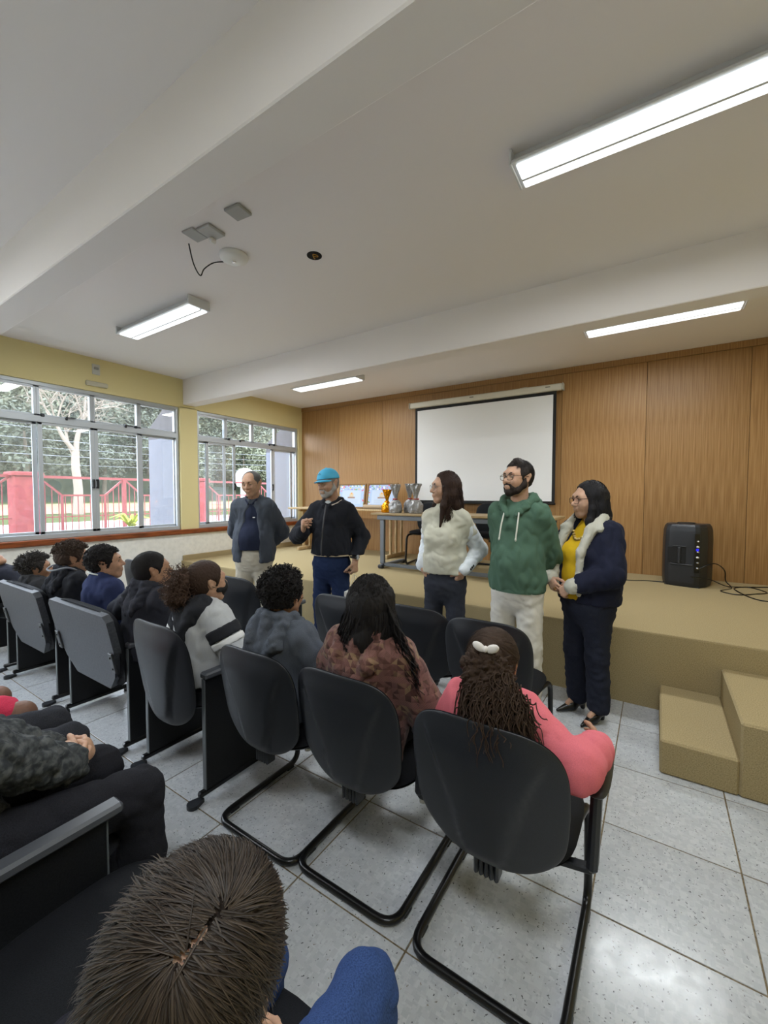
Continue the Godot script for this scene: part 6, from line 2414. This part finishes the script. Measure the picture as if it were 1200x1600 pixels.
func build_audience() -> void:
	var row := "children seated in the second row"
	var mb := MB.new()
	var black_hair := hairmat(Color(0.018, 0.016, 0.016))
	var brown := hairmat(Color(0.058, 0.036, 0.025))
	var dkbrown := hairmat(Color(0.05, 0.03, 0.022))
	var tan := skin(Color(0.37, 0.205, 0.125))
	var deep := skin(Color(0.36, 0.21, 0.14))
	var light := skin(Color(0.47, 0.275, 0.18))
	var dark_pants := cloth(Color(0.03, 0.032, 0.042), 0.2, 9.0, 0.1)
	var shoe_m := mat(Color(0.10, 0.10, 0.11), 0.6)
	var hid := {"cell": 0.006, "hand_cell": 0.007, "face_parts": false, "group": row}
	var zc := -1.36
	# ---- girl in pink
	var c := seated(1.18, 0.93, 0.108, 1.0, Vector3(-0.03, 0.945, 0.045))
	c.hb = head_turn(0.06, -0.05, 0.0)
	arms(c, [Vector3(-0.10, 0.65, -0.12), Vector3(0.278, 0.735, -0.01)], [Vector3(-0.8, -0.3, 0.5), Vector3(0.9, -0.5, 0.35)])
	c.elbow[1] = Vector3(0.240, 0.735, 0.14)
	c.hdir[1] = Vector3(-0.1, -0.3, -1).normalized()
	var o := person("person with curly brown ponytail and white bow in a pink coat", Vector3(-0.412, 0, zc - 0.025), 0.0, c, tan, {"group": row, "skin": tan, "cell": 0.0045})
	var pink := cloth(Color(0.66, 0.16, 0.19), 0.06, 10.0, 0.3)
	sweater(o, "coat", c, pink, 0.018, -0.10, {"cell": 0.008, "fold": 0.005, "seed": 71, "sleeve": 0.010, "ends": 0.97, "add": [[c.S + Vector3(-0.06, 0.012, 0.03), c.S + Vector3(0.06, 0.012, 0.03), 0.03, 0.03, 0.03], [c.elbow[1], c.elbow[1].lerp(c.wrist[1], 0.85), 0.052, 0.046, 0.03]]})
	trousers(o, c, dark_pants, 0.012, 1.0, {"cell": 0.016})
	shoes(o, c, shoe_m, M.white_paint)
	var s := hair_cap(c, 0.009, 0.0055, -0.06, 0.02).rough(0.0025, Vector3(18, 70, 70), true, 72)
	s.ball(hp(c, 0.01, 0.05, 0.115), 0.036, 0.02)
	soft("hair", [s], brown, o)
	s = SDF.new(0.006).rough(0.016, Vector3.ONE * 42.0, true, 76)
	s.cap(hp(c, 0.0, 0.01, 0.095), hp(c, 0.03, -0.11, 0.11), 0.072, 0.082, 0.04)
	soft("ponytail", [s], brown, o)
	short_strands(o, c, brown, 900, 73, 0.05, 0.05, func(d: Vector3) -> bool: return d.y > -0.2 and d.z > -0.3, 0.0015, 0.108)
	var roots := []
	var rng := RandomNumberGenerator.new()
	rng.seed = 74
	for i in 760:
		var a := rng.randf_range(-1.7, 1.7)
		var d := Vector3(sin(a), rng.randf_range(-0.5, 0.3), cos(a) * 0.6 + 0.25).normalized()
		var st := rng.randf()
		roots.append([hp(c, 0.01 + 0.03 * st, 0.045 - 0.10 * st, 0.11) + d * Vector3(0.07, 0.05, 0.06) * (0.3 + st), d, rng.randf_range(0.02, 0.06), Vector3(0.02, -rng.randf_range(0.06, 0.15), 0.015)])
	for i in 40:
		roots.append([hp(c, rng.randf_range(-0.03, 0.03), 0.06 + rng.randf_range(-0.03, 0.03), 0.12), Vector3(rng.randf_range(-1, 1), rng.randf_range(-0.3, 0.8), 0.8).normalized(), 0.03, Vector3(0, -0.02, 0)])
	for i in 5:
		roots.append([hp(c, -0.03 + 0.006 * i, -0.02, 0.115), Vector3(-0.1, -1, 0.3).normalized(), 0.10, Vector3(-0.01, -0.10, 0.05)])
	coils(o, "ponytail_curls", roots, brown, 75, 0.0075, 0.0030, 2.6, 22)
	mb = MB.new()
	for sx in [-1, 1]:
		mb.ball(hp(c, 0.012 + sx * 0.022, 0.094, 0.148), Vector3(0.022, 0.013, 0.010), 12, 8, Basis(Vector3.BACK, sx * 0.45))
	mb.ball(hp(c, 0.012, 0.09, 0.15), Vector3(0.010, 0.010, 0.010), 10, 8)
	part("hair_bow", mb, mat(Color(0.82, 0.80, 0.78), 0.7), o)
	# ---- girl in the patterned hoodie
	c = seated(1.42, 0.95, 0.126, 1.05, Vector3(0.01, 1.065, 0.02))
	c.hb = head_turn(0.30, 0.0, 0.0)
	o = person("person with long black hair in a rose and brown triangle patterned hoodie", Vector3(-0.955, 0, zc - 0.02), 0.0, c, tan, hid)
	hoodie(o, c, triangles(), 0.030, {"seed": 81, "cell": 0.010, "sleeve": 0.01, "hem": -0.10})
	trousers(o, c, dark_pants, 0.012, 1.0, {"cell": 0.016})
	shoes(o, c, shoe_m, M.white_paint)
	long_hair(o, c, black_hair, 0.36, 83, 420, 0.010, false, 1.15)
	mb = MB.new()
	rng.seed = 84
	for i in 70:
		var pts := []
		var ph := rng.randf() * TAU
		var x0 := rng.randf_range(0.075, 0.10)
		for q in smooth_path([Vector3(0.06, 0.06, 0.05), Vector3(0.10, -0.03, 0.06), Vector3(0.155 + rng.randf_range(-0.02, 0.02), -0.13, 0.095), Vector3(0.195 + rng.randf_range(-0.025, 0.02), -0.22, 0.11), Vector3(0.22 + rng.randf_range(-0.03, 0.02), -0.30 - rng.randf() * 0.12, 0.10)], 6):
			pts.append(hp(c, q.x + sin(q.y * 60.0 + ph) * 0.010, q.y, q.z + cos(q.y * 50.0 + ph) * 0.010 + (x0 - 0.08)))
		ribbon(mb, pts, rng.randf_range(0.003, 0.006), Vector3(0.6, 0, 0.8))
	part("side_locks", mb, black_hair, o)
	# ---- boy in the charcoal hoodie
	c = seated(1.38, 0.95, 0.126, 1.02, Vector3(0.0, 1.045, 0.035))
	c.hb = head_turn(0.22, 0.0, 0.0)
	o = person("person with short curly black hair in a charcoal hoodie", Vector3(-1.42, 0, zc - 0.01), 0.0, c, tan, hid)
	hoodie(o, c, cloth(Color(0.085, 0.095, 0.115), 0.12, 10.0, 0.3), 0.026, {"seed": 91, "cell": 0.010})
	trousers(o, c, dark_pants, 0.012, 1.0, {"cell": 0.016})
	shoes(o, c, shoe_m, M.white_paint)
	curly_top(o, c, black_hair, 420, 92)
	# ---- child with the puff ponytail, grey and black hoodie
	c = seated(1.36, 0.95, 0.124, 1.05, Vector3(0.035, 1.03, 0.01))
	c.hb = head_turn(-0.12, 0.02, 0.0)
	o = person("person with puffy brown ponytail in a light grey hoodie with black hood", Vector3(-2.06, 0, zc), 0.0, c, light, {"group": row, "skin": light, "cell": 0.005, "hand_cell": 0.007})
	var grey := cloth(Color(0.52, 0.53, 0.54), 0.06, 10.0, 0.2)
	sweater(o, "hoodie", c, grey, 0.028, -0.06, {"cell": 0.009, "fold": 0.008, "seed": 101, "sleeve": 0.008})
	var bh := cloth(Color(0.03, 0.031, 0.036), 0.15, 10.0, 0.3)
	s = SDF.new(0.009).rough(0.006, Vector3(10, 10, 10), true, 102)
	s.cap(c.S + Vector3(-0.07, 0.045, 0.05), c.S + Vector3(0.07, 0.045, 0.05), 0.045, 0.045, 0.03)
	for sx in [-1, 1]:
		s.cap(c.S + Vector3(sx * 0.07, 0.04, 0.04), c.S + Vector3(sx * 0.045, -0.02, -0.085), 0.040, 0.030, 0.03)
		s.cap(c.S + Vector3(sx * 0.06, 0.01, 0.085), c.S + Vector3(0.0, -0.13, 0.115), 0.050, 0.032, 0.03)
	s.cap(c.C.lerp(c.S, 0.5), c.C, 0.052, 0.06, 0.01, 1)
	soft("hood", [s], bh, o)
	# the black and white sleeve stripes
	for i in 2:
		for j in 2:
			s = SDF.new(0.008).rough(0.003, Vector3(10, 10, 10), true, 104)
			var t0: float = [0.22, 0.50][j]
			var t1: float = [0.48, 0.66][j]
			s.cap(c.sh[i].lerp(c.elbow[i], t0), c.sh[i].lerp(c.elbow[i], t1), [0.088, 0.085][j], [0.086, 0.084][j], 0.01)
			var ax: Vector3 = (c.elbow[i] - c.sh[i]).normalized()
			s.cut(c.sh[i].lerp(c.elbow[i], t0), -ax, 0.004)
			s.cut(c.sh[i].lerp(c.elbow[i], t1), ax, 0.004)
			soft("sleeve_stripe", [s], [bh, cloth(Color(0.78, 0.78, 0.77), 0.04)][j], o)
	trousers(o, c, dark_pants, 0.012, 1.0, {"cell": 0.016})
	shoes(o, c, shoe_m, M.white_paint)
	s = hair_cap(c, 0.008, 0.0055, -0.06, 0.02).rough(0.002, Vector3(20, 60, 60), true, 105)
	soft("hair", [s], dkbrown, o)
	s = SDF.new(0.006).rough(0.010, Vector3.ONE * 40.0, true, 106)
	s.cap(hp(c, -0.02, 0.03, 0.125), hp(c, -0.035, -0.05, 0.155), 0.055, 0.062, 0.03)
	var pt := soft("ponytail", [s], hairmat(Color(0.075, 0.045, 0.032)), o)
	roots = []
	rng.seed = 107
	for i in 220:
		var d := Vector3(rng.randfn(), rng.randfn(), rng.randfn() + 0.3).normalized()
		roots.append([hp(c, -0.027, -0.01, 0.14) + d * Vector3(0.058, 0.085, 0.058), (d + Vector3(0, -0.5, 0)).normalized(), 0.045])
	coils(o, "ponytail_strands", roots, hairmat(Color(0.085, 0.05, 0.035)), 108, 0.008, 0.0022, 1.3, 9)
	# face mask
	s = SDF.new(0.0045)
	s.cap(hp(c, 0, -0.035, -0.085), hp(c, 0, -0.075, -0.07), 0.036, 0.034, 0.02)
	for sx in [-1, 1]:
		s.cap(hp(c, sx * 0.03, -0.04, -0.075), hp(c, sx * 0.062, -0.045, -0.035), 0.030, 0.014, 0.02)
	var mk := soft("face_mask", [s], mat(Color(0.02, 0.02, 0.024), 0.8), o)
	mb = MB.new()
	for sx in [-1, 1]:
		mb.tube([hp(c, sx * 0.07, -0.035, -0.035), hp(c, sx * 0.082, -0.015, 0.01)], 0.0015, 5)
	part("ear_loop", mb, mat(Color(0.02, 0.02, 0.024), 0.8), mk)
	# ---- boy in the black hoodie
	c = seated(1.36, 0.95, 0.122, 1.0, Vector3(0.26, 1.035, -0.005), Vector3(0.20, 0.57, 0.05))
	c.hb = head_turn(-0.26, 0.03, 0.0)
	o = person("person with close cropped black hair in a black hoodie", Vector3(-2.86, 0, zc), 0.0, c, tan, {"group": row, "skin": tan, "cell": 0.005, "hand_cell": 0.007})
	hoodie(o, c, cloth(Color(0.032, 0.033, 0.042), 0.15, 10.0, 0.35), 0.026, {"seed": 111, "cell": 0.010})
	trousers(o, c, dark_pants, 0.012, 1.0, {"cell": 0.016})
	shoes(o, c, shoe_m, M.white_paint)
	s = hair_cap(c, 0.005, 0.005, -0.06, 0.016).rough(0.0012, Vector3.ONE * 170.0, false, 112)
	soft("hair", [s], black_hair, o)
	short_strands(o, c, black_hair, 1600, 113, 0.012, 0.5, func(d: Vector3) -> bool: return (d.z > -0.1 and d.y > -0.25) or d.y > 0.6, 0.0014, 0.1025)
	# ---- boy in navy
	c = seated(1.34, 0.95, 0.122, 1.0, Vector3(0.02, 1.03, 0.01), Vector3(0.03, 0.57, 0.06))
	c.hb = head_turn(-0.55, 0.06, 0.0)
	o = person("person with short black hair in a navy top with white piped collar", Vector3(-3.20, 0, zc), 0.0, c, light, {"group": row, "skin": light, "cell": 0.0045, "hand_cell": 0.007})
	sweater(o, "navy_top", c, cloth(Color(0.026, 0.034, 0.085), 0.12, 10.0, 0.25), 0.022, -0.06, {"cell": 0.010, "fold": 0.006, "seed": 121, "add": [[c.S + Vector3(-0.045, 0.04, 0.03), c.S + Vector3(0.045, 0.04, 0.03), 0.036, 0.036, 0.03]]})
	mb = MB.new()
	var ring := []
	for q in 28:
		var an := TAU * q / 28.0
		ring.append(c.S + Vector3(cos(an) * 0.072, 0.048 + 0.030 * sin(an), sin(an) * 0.066 + 0.012))
	mb.tube(ring, 0.0055, 6, true)
	part("collar_piping", mb, mat(Color(0.70, 0.72, 0.72), 0.8), o)
	trousers(o, c, dark_pants, 0.012, 1.0, {"cell": 0.016})
	shoes(o, c, shoe_m, M.white_paint)
	curly_top(o, c, black_hair, 300, 122, 0.012)
	# ---- boy in the black hoodie with grey trim
	c = seated(1.32, 0.94, 0.12, 1.0, Vector3(0.27, 1.025, 0.02), Vector3(0.20, 0.57, 0.06))
	c.hb = head_turn(-0.25, -0.05, 0.0)
	o = person("person with curly brown top hair in a black hoodie with grey trim", Vector3(-3.94, 0, zc), 0.0, c, tan, {"group": row, "skin": tan, "cell": 0.005, "hand_cell": 0.007})
	hoodie(o, c, cloth(Color(0.022, 0.023, 0.028), 0.15, 10.0, 0.3), 0.026, {"seed": 131, "cell": 0.011})
	mb = MB.new()
	mb.tube(smooth_path([c.S + Vector3(-0.10, 0.04, -0.02), c.S + Vector3(-0.115, 0.075, 0.05), c.S + Vector3(-0.06, 0.06, 0.115), c.S + Vector3(0.0, 0.055, 0.125), c.S + Vector3(0.06, 0.06, 0.115), c.S + Vector3(0.115, 0.075, 0.05), c.S + Vector3(0.10, 0.04, -0.02)], 6), 0.007, 6)
	part("hood_trim", mb, cloth(Color(0.22, 0.23, 0.25), 0.1), o)
	trousers(o, c, dark_pants, 0.012, 1.0, {"cell": 0.018})
	shoes(o, c, shoe_m, M.white_paint)
	curly_top(o, c, hairmat(Color(0.06, 0.04, 0.03)), 330, 132, 0.022, 0.1)
	# ---- slouching curly boy
	c = seated(1.22, 0.94, 0.115, 1.0, Vector3(-0.27, 0.885, 0.045), Vector3(-0.20, 0.56, -0.02))
	c.hb = head_turn(-0.30, 0.0, 0.0)
	o = person("person with loose curly hair sunk low in a dark hood", Vector3(-4.06, 0, zc), 0.0, c, tan, {"group": row, "skin": tan, "cell": 0.005, "hand_cell": 0.007})
	hoodie(o, c, cloth(Color(0.028, 0.028, 0.03), 0.15, 10.0, 0.3), 0.026, {"seed": 141, "cell": 0.011})
	trousers(o, c, dark_pants, 0.012, 1.0, {"cell": 0.018})
	shoes(o, c, shoe_m, M.white_paint)
	curly_top(o, c, hairmat(Color(0.05, 0.045, 0.042)), 420, 142, 0.03)
	# ---- child leaning back by the window wall
	c = seated(1.32, 0.94, 0.12, 1.0, Vector3(-0.03, 0.90, 0.19), Vector3(0.0, 0.56, -0.02))
	c.S = Vector3(0.0, 0.80, 0.10)
	arms(c, [Vector3(-0.12, 0.64, -0.15), Vector3(0.12, 0.64, -0.15)], [Vector3(-0.8, -0.3, 0.5), Vector3(0.8, -0.3, 0.5)])
	c.hb = head_turn(-0.75, 0.95, 0.0)
	o = person("person leaning the head far back over the chair by the window wall", Vector3(-4.95, 0, zc), 0.0, c, light, {"group": row, "skin": light, "cell": 0.0045, "hand_cell": 0.007})
	sweater(o, "dark_top", c, cloth(Color(0.028, 0.03, 0.042), 0.2, 10.0, 0.25), 0.024, -0.06, {"cell": 0.011, "fold": 0.007, "seed": 151})
	trousers(o, c, dark_pants, 0.012, 1.0, {"cell": 0.018})
	shoes(o, c, shoe_m, M.white_paint)
	s = hair_cap(c, 0.010, 0.006, -0.07, 0.018).rough(0.003, Vector3.ONE * 60.0, true, 152)
	soft("hair", [s], dkbrown, o)
	build_near_row()

func triangles() -> StandardMaterial3D:
	# printed cloth: bands of small triangles in rose, brown and sand
	var rng := RandomNumberGenerator.new()
	rng.seed = 86
	var sz := 256
	var im := Image.create_empty(sz, sz, false, Image.FORMAT_RGB8)
	var cols := [Color(0.44, 0.31, 0.29), Color(0.36, 0.25, 0.22), Color(0.25, 0.17, 0.15), Color(0.54, 0.45, 0.34), Color(0.49, 0.36, 0.33), Color(0.40, 0.28, 0.27)]
	im.fill(cols[0])
	var n := 8
	var t := sz / n
	for j in n:
		for i in n:
			var a: Color = cols[rng.randi() % 6]
			var b: Color = cols[rng.randi() % 6]
			var flip := rng.randf() < 0.5
			for y in t:
				for x in t:
					var q := x + y < t if flip else x > y
					im.set_pixel(i * t + x, j * t + y, (a if q else b) if (j % 4) != 3 else (cols[4] if (x + y) % 11 < 4 else cols[0]))
	im.generate_mipmaps()
	var m := mat(Color.WHITE, 0.9, 0.0, 0.2)
	m.albedo_texture = ImageTexture.create_from_image(im)
	m.uv1_triplanar = true
	m.uv1_scale = Vector3.ONE * 5.5
	m.rim_enabled = true
	m.rim = 0.25
	return m

func build_near_row() -> void:
	var row := "people seated in the third row"
	var tan := skin(Color(0.44, 0.26, 0.17))
	var light := skin(Color(0.53, 0.32, 0.215))
	var deep := skin(Color(0.20, 0.105, 0.07))
	var blackp := cloth(Color(0.018, 0.018, 0.022), 0.2, 9.0, 0.12)
	var shoe_m := mat(Color(0.10, 0.10, 0.11), 0.6)
	var zc := -0.36
	# ---- boy whose head is close by
	var c := seated(1.40, 0.95, 0.128, 1.0, Vector3(0.014, 0.978, 0.146), Vector3(-0.09, 0.565, 0.14))
	c.hb = head_turn(0.38, -0.06, 0.0)
	c.knee = [Vector3(-0.27, 0.50, -0.15), Vector3(-0.045, 0.505, -0.235)]
	c.ankle = [Vector3(-0.25, 0.20, -0.12), Vector3(-0.03, 0.20, -0.22)]
	arms(c, [Vector3(-0.15, 0.62, 0.02), Vector3(0.13, 0.58, 0.20)], [Vector3(-0.8, -0.3, 0.5), Vector3(0.8, -0.3, 0.5)])
	var o := person("person with straight brown hair and a pale whorl, wearing blue jeans", Vector3(-0.42, 0, -0.41), 0.0, c, light, {"group": row, "skin": light, "cell": 0.004, "hand_cell": 0.006})
	sweater(o, "dark_sweater", c, cloth(Color(0.02, 0.02, 0.028), 0.2, 10.0, 0.2), 0.02, -0.06, {"cell": 0.010, "seed": 161})
	trousers(o, c, cloth(Color(0.035, 0.065, 0.17), 0.2, 9.0, 0.12), 0.014, 1.0, {"cell": 0.009, "seed": 162, "fold": 0.006})
	shoes(o, c, shoe_m, M.white_paint)
	whorl_hair(o, c)
	# ---- person in the camouflage hoodie
	c = seated(1.62, 0.98, 0.142, 1.08, Vector3(0.03, 1.24, 0.24), Vector3(0.0, 0.58, 0.13))
	c.knee = [Vector3(-0.075, 0.545, -0.28), Vector3(0.165, 0.545, -0.30)]
	c.ankle = [Vector3(-0.08, 0.085, -0.30), Vector3(0.18, 0.085, -0.31)]
	arms(c, [Vector3(-0.055, 0.665, -0.155), Vector3(0.045, 0.665, -0.165)], [Vector3(-0.9, -0.5, 0.4), Vector3(0.9, -0.6, 0.35)])
	c.hdir = [Vector3(0.62, 0.15, -0.75).normalized(), Vector3(-0.55, 0.15, -0.80).normalized()]
	c.hnrm = [Vector3(0.75, -0.2, 0.6), Vector3(-0.8, -0.2, 0.5)]
	c.curl = [0.55, 0.6]
	c.hand = 0.98
	o = person("person in a grey camouflage hoodie and black trousers with clasped hands", Vector3(-1.535, 0, zc), 0.0, c, light, {"group": row, "skin": light, "cell": 0.006, "hand_cell": 0.0032})
	var camo := mat(Color.WHITE, 0.9, 0.0, 0.2)
	camo.albedo_texture = noise_tex(0.02, [[0.0, Color(0.19, 0.20, 0.21)], [0.42, Color(0.22, 0.23, 0.24)], [0.46, Color(0.27, 0.28, 0.285)], [0.58, Color(0.28, 0.29, 0.295)], [0.62, Color(0.35, 0.36, 0.36)], [1.0, Color(0.40, 0.40, 0.395)]], 256, 4, 9)
	camo.uv1_triplanar = true
	camo.uv1_scale = Vector3.ONE * 7.0
	hoodie(o, c, camo, 0.026, {"seed": 171, "cell": 0.010, "fold": 0.012, "freq": Vector3(11, 11, 11), "ends": 0.94})
	var mb := MB.new()
	for i in 2:
		ring_tube(mb, c.elbow[i].lerp(c.wrist[i], 0.95), (c.wrist[i] - c.elbow[i]).normalized(), 0.036, 0.011, 1.0)
	part("cuffs", mb, cloth(Color(0.03, 0.03, 0.033), 0.1), o)
	trousers(o, c, blackp, 0.018, 1.02, {"cell": 0.011, "seed": 172, "fold": 0.006})
	shoes(o, c, shoe_m, M.white_paint)
	var s := hair_cap(c, 0.012, 0.007, -0.06, 0.018)
	soft("hair", [s], hairmat(Color(0.03, 0.025, 0.022)), o)
	# ---- person in plain black trousers
	c = seated(1.58, 0.97, 0.14, 1.02, Vector3(0.02, 1.23, 0.22), Vector3(0.0, 0.58, 0.12))
	c.knee = [Vector3(0.04, 0.55, -0.29), Vector3(0.24, 0.545, -0.28)]
	c.ankle = [Vector3(0.03, 0.085, -0.27), Vector3(0.25, 0.085, -0.27)]
	arms(c, [Vector3(-0.15, 0.68, 0.02), Vector3(0.13, 0.68, 0.0)], [Vector3(-0.8, -0.3, 0.5), Vector3(0.8, -0.3, 0.5)])
	o = person("person in a dark hoodie and black trousers beside the camouflage hoodie", Vector3(-2.10, 0, zc), 0.0, c, tan, {"group": row, "skin": tan, "cell": 0.007, "hand_cell": 0.006, "face_parts": false})
	hoodie(o, c, cloth(Color(0.03, 0.032, 0.04), 0.15, 10.0, 0.3), 0.026, {"seed": 181, "cell": 0.013})
	trousers(o, c, cloth(Color(0.030, 0.031, 0.037), 0.2, 9.0, 0.15), 0.018, 1.02, {"cell": 0.012, "seed": 182})
	shoes(o, c, shoe_m, M.white_paint)
	s = hair_cap(c, 0.012, 0.008, -0.06, 0.018)
	soft("hair", [s], hairmat(Color(0.03, 0.025, 0.022)), o)
	# ---- child in pink shorts
	c = seated(1.42, 0.95, 0.128, 1.0, Vector3(0.0, 1.13, 0.20), Vector3(0.0, 0.57, 0.10))
	c.knee = [Vector3(0.02, 0.515, -0.27), Vector3(0.32, 0.52, -0.28)]
	c.ankle = [Vector3(0.02, 0.16, -0.25), Vector3(0.32, 0.16, -0.26)]
	arms(c, [Vector3(-0.18, 0.66, 0.08), Vector3(0.18, 0.66, 0.08)], [Vector3(-0.8, -0.3, 0.5), Vector3(0.8, -0.3, 0.5)])
	o = person("person in coral pink shorts with bare knees", Vector3(-2.665, 0, zc), 0.0, c, deep, {"group": row, "skin": deep, "cell": 0.007, "hand_cell": 0.006, "face_parts": false})
	sweater(o, "navy_shirt", c, cloth(Color(0.03, 0.04, 0.10), 0.15, 10.0, 0.2), 0.02, -0.06, {"cell": 0.013, "seed": 191})
	trousers(o, c, cloth(Color(0.62, 0.05, 0.10), 0.1, 9.0, 0.2), 0.024, -0.82, {"cell": 0.012, "seed": 192, "called": "shorts"})
	s = SDF.new(0.009)
	for i in 2:
		s.cap(c.hip[i], c.knee[i], 0.062, 0.052, 0.02)
		s.cap(c.knee[i], c.ankle[i], 0.053, 0.036, 0.03)
	soft("bare_legs", [s], deep, o)
	shoes(o, c, shoe_m, M.white_paint)
	s = hair_cap(c, 0.012, 0.008, -0.06, 0.018)
	soft("hair", [s], hairmat(Color(0.02, 0.017, 0.016)), o)

func whorl_hair(o: Node3D, c: Dictionary) -> void:
	var under := hairmat(Color(0.026, 0.019, 0.015))
	var m := mat(Color(0.235, 0.195, 0.16), 0.5, 0.0, 0.4)
	var m2 := mat(Color(0.165, 0.135, 0.112), 0.5, 0.0, 0.4)
	var s := hair_cap(c, 0.006, 0.004, -0.075, 0.014).rough(0.003, Vector3.ONE * 60.0, true, 201)
	# the pale parting where the scalp shows, from the crown towards the brow
	var A := Vector3(0.28, 0.70, 0.66).normalized()
	var Bq := Vector3(0.50, 0.84, 0.24).normalized()
	var at_d := func(d: Vector3, r: float) -> Vector3: return hp(c, d.x * r / 1.24, d.y * r / 1.09 + 0.028, d.z * r + 0.016)
	s.cap(at_d.call(A, 0.107), at_d.call(A.lerp(Bq, 0.5).normalized(), 0.107), 0.0105, 0.008, 0.006, 1)
	s.cap(at_d.call(A.lerp(Bq, 0.5).normalized(), 0.107), at_d.call(Bq, 0.107), 0.008, 0.004, 0.006, 1)
	soft("hair", [s], under, o)
	var rng := RandomNumberGenerator.new()
	rng.seed = 202
	var mbs := [MB.new(), MB.new()]
	var done := 0
	var tries := 0
	while done < 15000 and tries < 110000:
		tries += 1
		var d := Vector3(rng.randfn(), rng.randfn(), rng.randfn()).normalized()
		# hair line: bare face in front, nape below
		if d.y < -0.55 or (d.z < -0.2 and d.y < 0.42) or (absf(d.x) > 0.72 and d.y < 0.08 and absf(d.z) < 0.5):
			continue
		var r0 := 0.103
		var p := Vector3(d.x * r0 / 1.24, d.y * r0 / 1.09 + 0.028, d.z * r0 + 0.016)
		var ab := Bq - A
		var tt := clampf((d - A).dot(ab) / ab.length_squared(), 0.0, 1.0)
		var foot := (A + ab * tt).normalized()
		var rel := d - foot
		var away := (rel - d * rel.dot(d))
		if rel.length() < 0.02 + 0.05 * (1.0 - tt) * rng.randf() and rng.randf() > 0.3:
			continue
		away = away.normalized()
		var far := rel.length()
		var tg := away + d.cross(away) * (0.5 * exp(-far * 1.2)) + Vector3(rng.randf_range(-0.35, 0.35), rng.randf_range(-0.25, 0.25), rng.randf_range(-0.35, 0.35))
		tg += Vector3(0, -0.25, 0) if d.z > 0.3 else Vector3(0, 0, -0.3)
		if d.x < -0.25:
			tg += Vector3(-0.3, 0.1, 0.15)
		tg = (tg - d * tg.dot(d)).normalized()
		var ln := rng.randf_range(0.035, 0.065)
		var lift := rng.randf_range(0.14, 0.30) + (0.3 if d.x < -0.35 and d.z > 0.0 else 0.0) * rng.randf()
		var pts := []
		for i in 5:
			var t := i / 4.0
			var q := p + tg * ln * t + d * (0.004 + ln * (lift * t - 0.42 * t * t))
			pts.append(hp(c, q.x, q.y, q.z))
		ribbon(mbs[0 if rng.randf() < 0.55 else 1], pts, rng.randf_range(0.0006, 0.0012), c.hb * d.cross(tg), 0.15)
		done += 1
	part("hair_strands", mbs[0], m, o)
	part("hair_strands", mbs[1], m2, o)

func _ready() -> void:
	set_view()
	make_materials()
	build_shell()
	build_stage()
	build_ceiling_things()
	build_stage_things()
	build_chairs()
	build_outside()
	build_people()
	var t := Time.get_ticks_msec()
	run_jobs()
	print("fields ", Time.get_ticks_msec() - t, " ms")
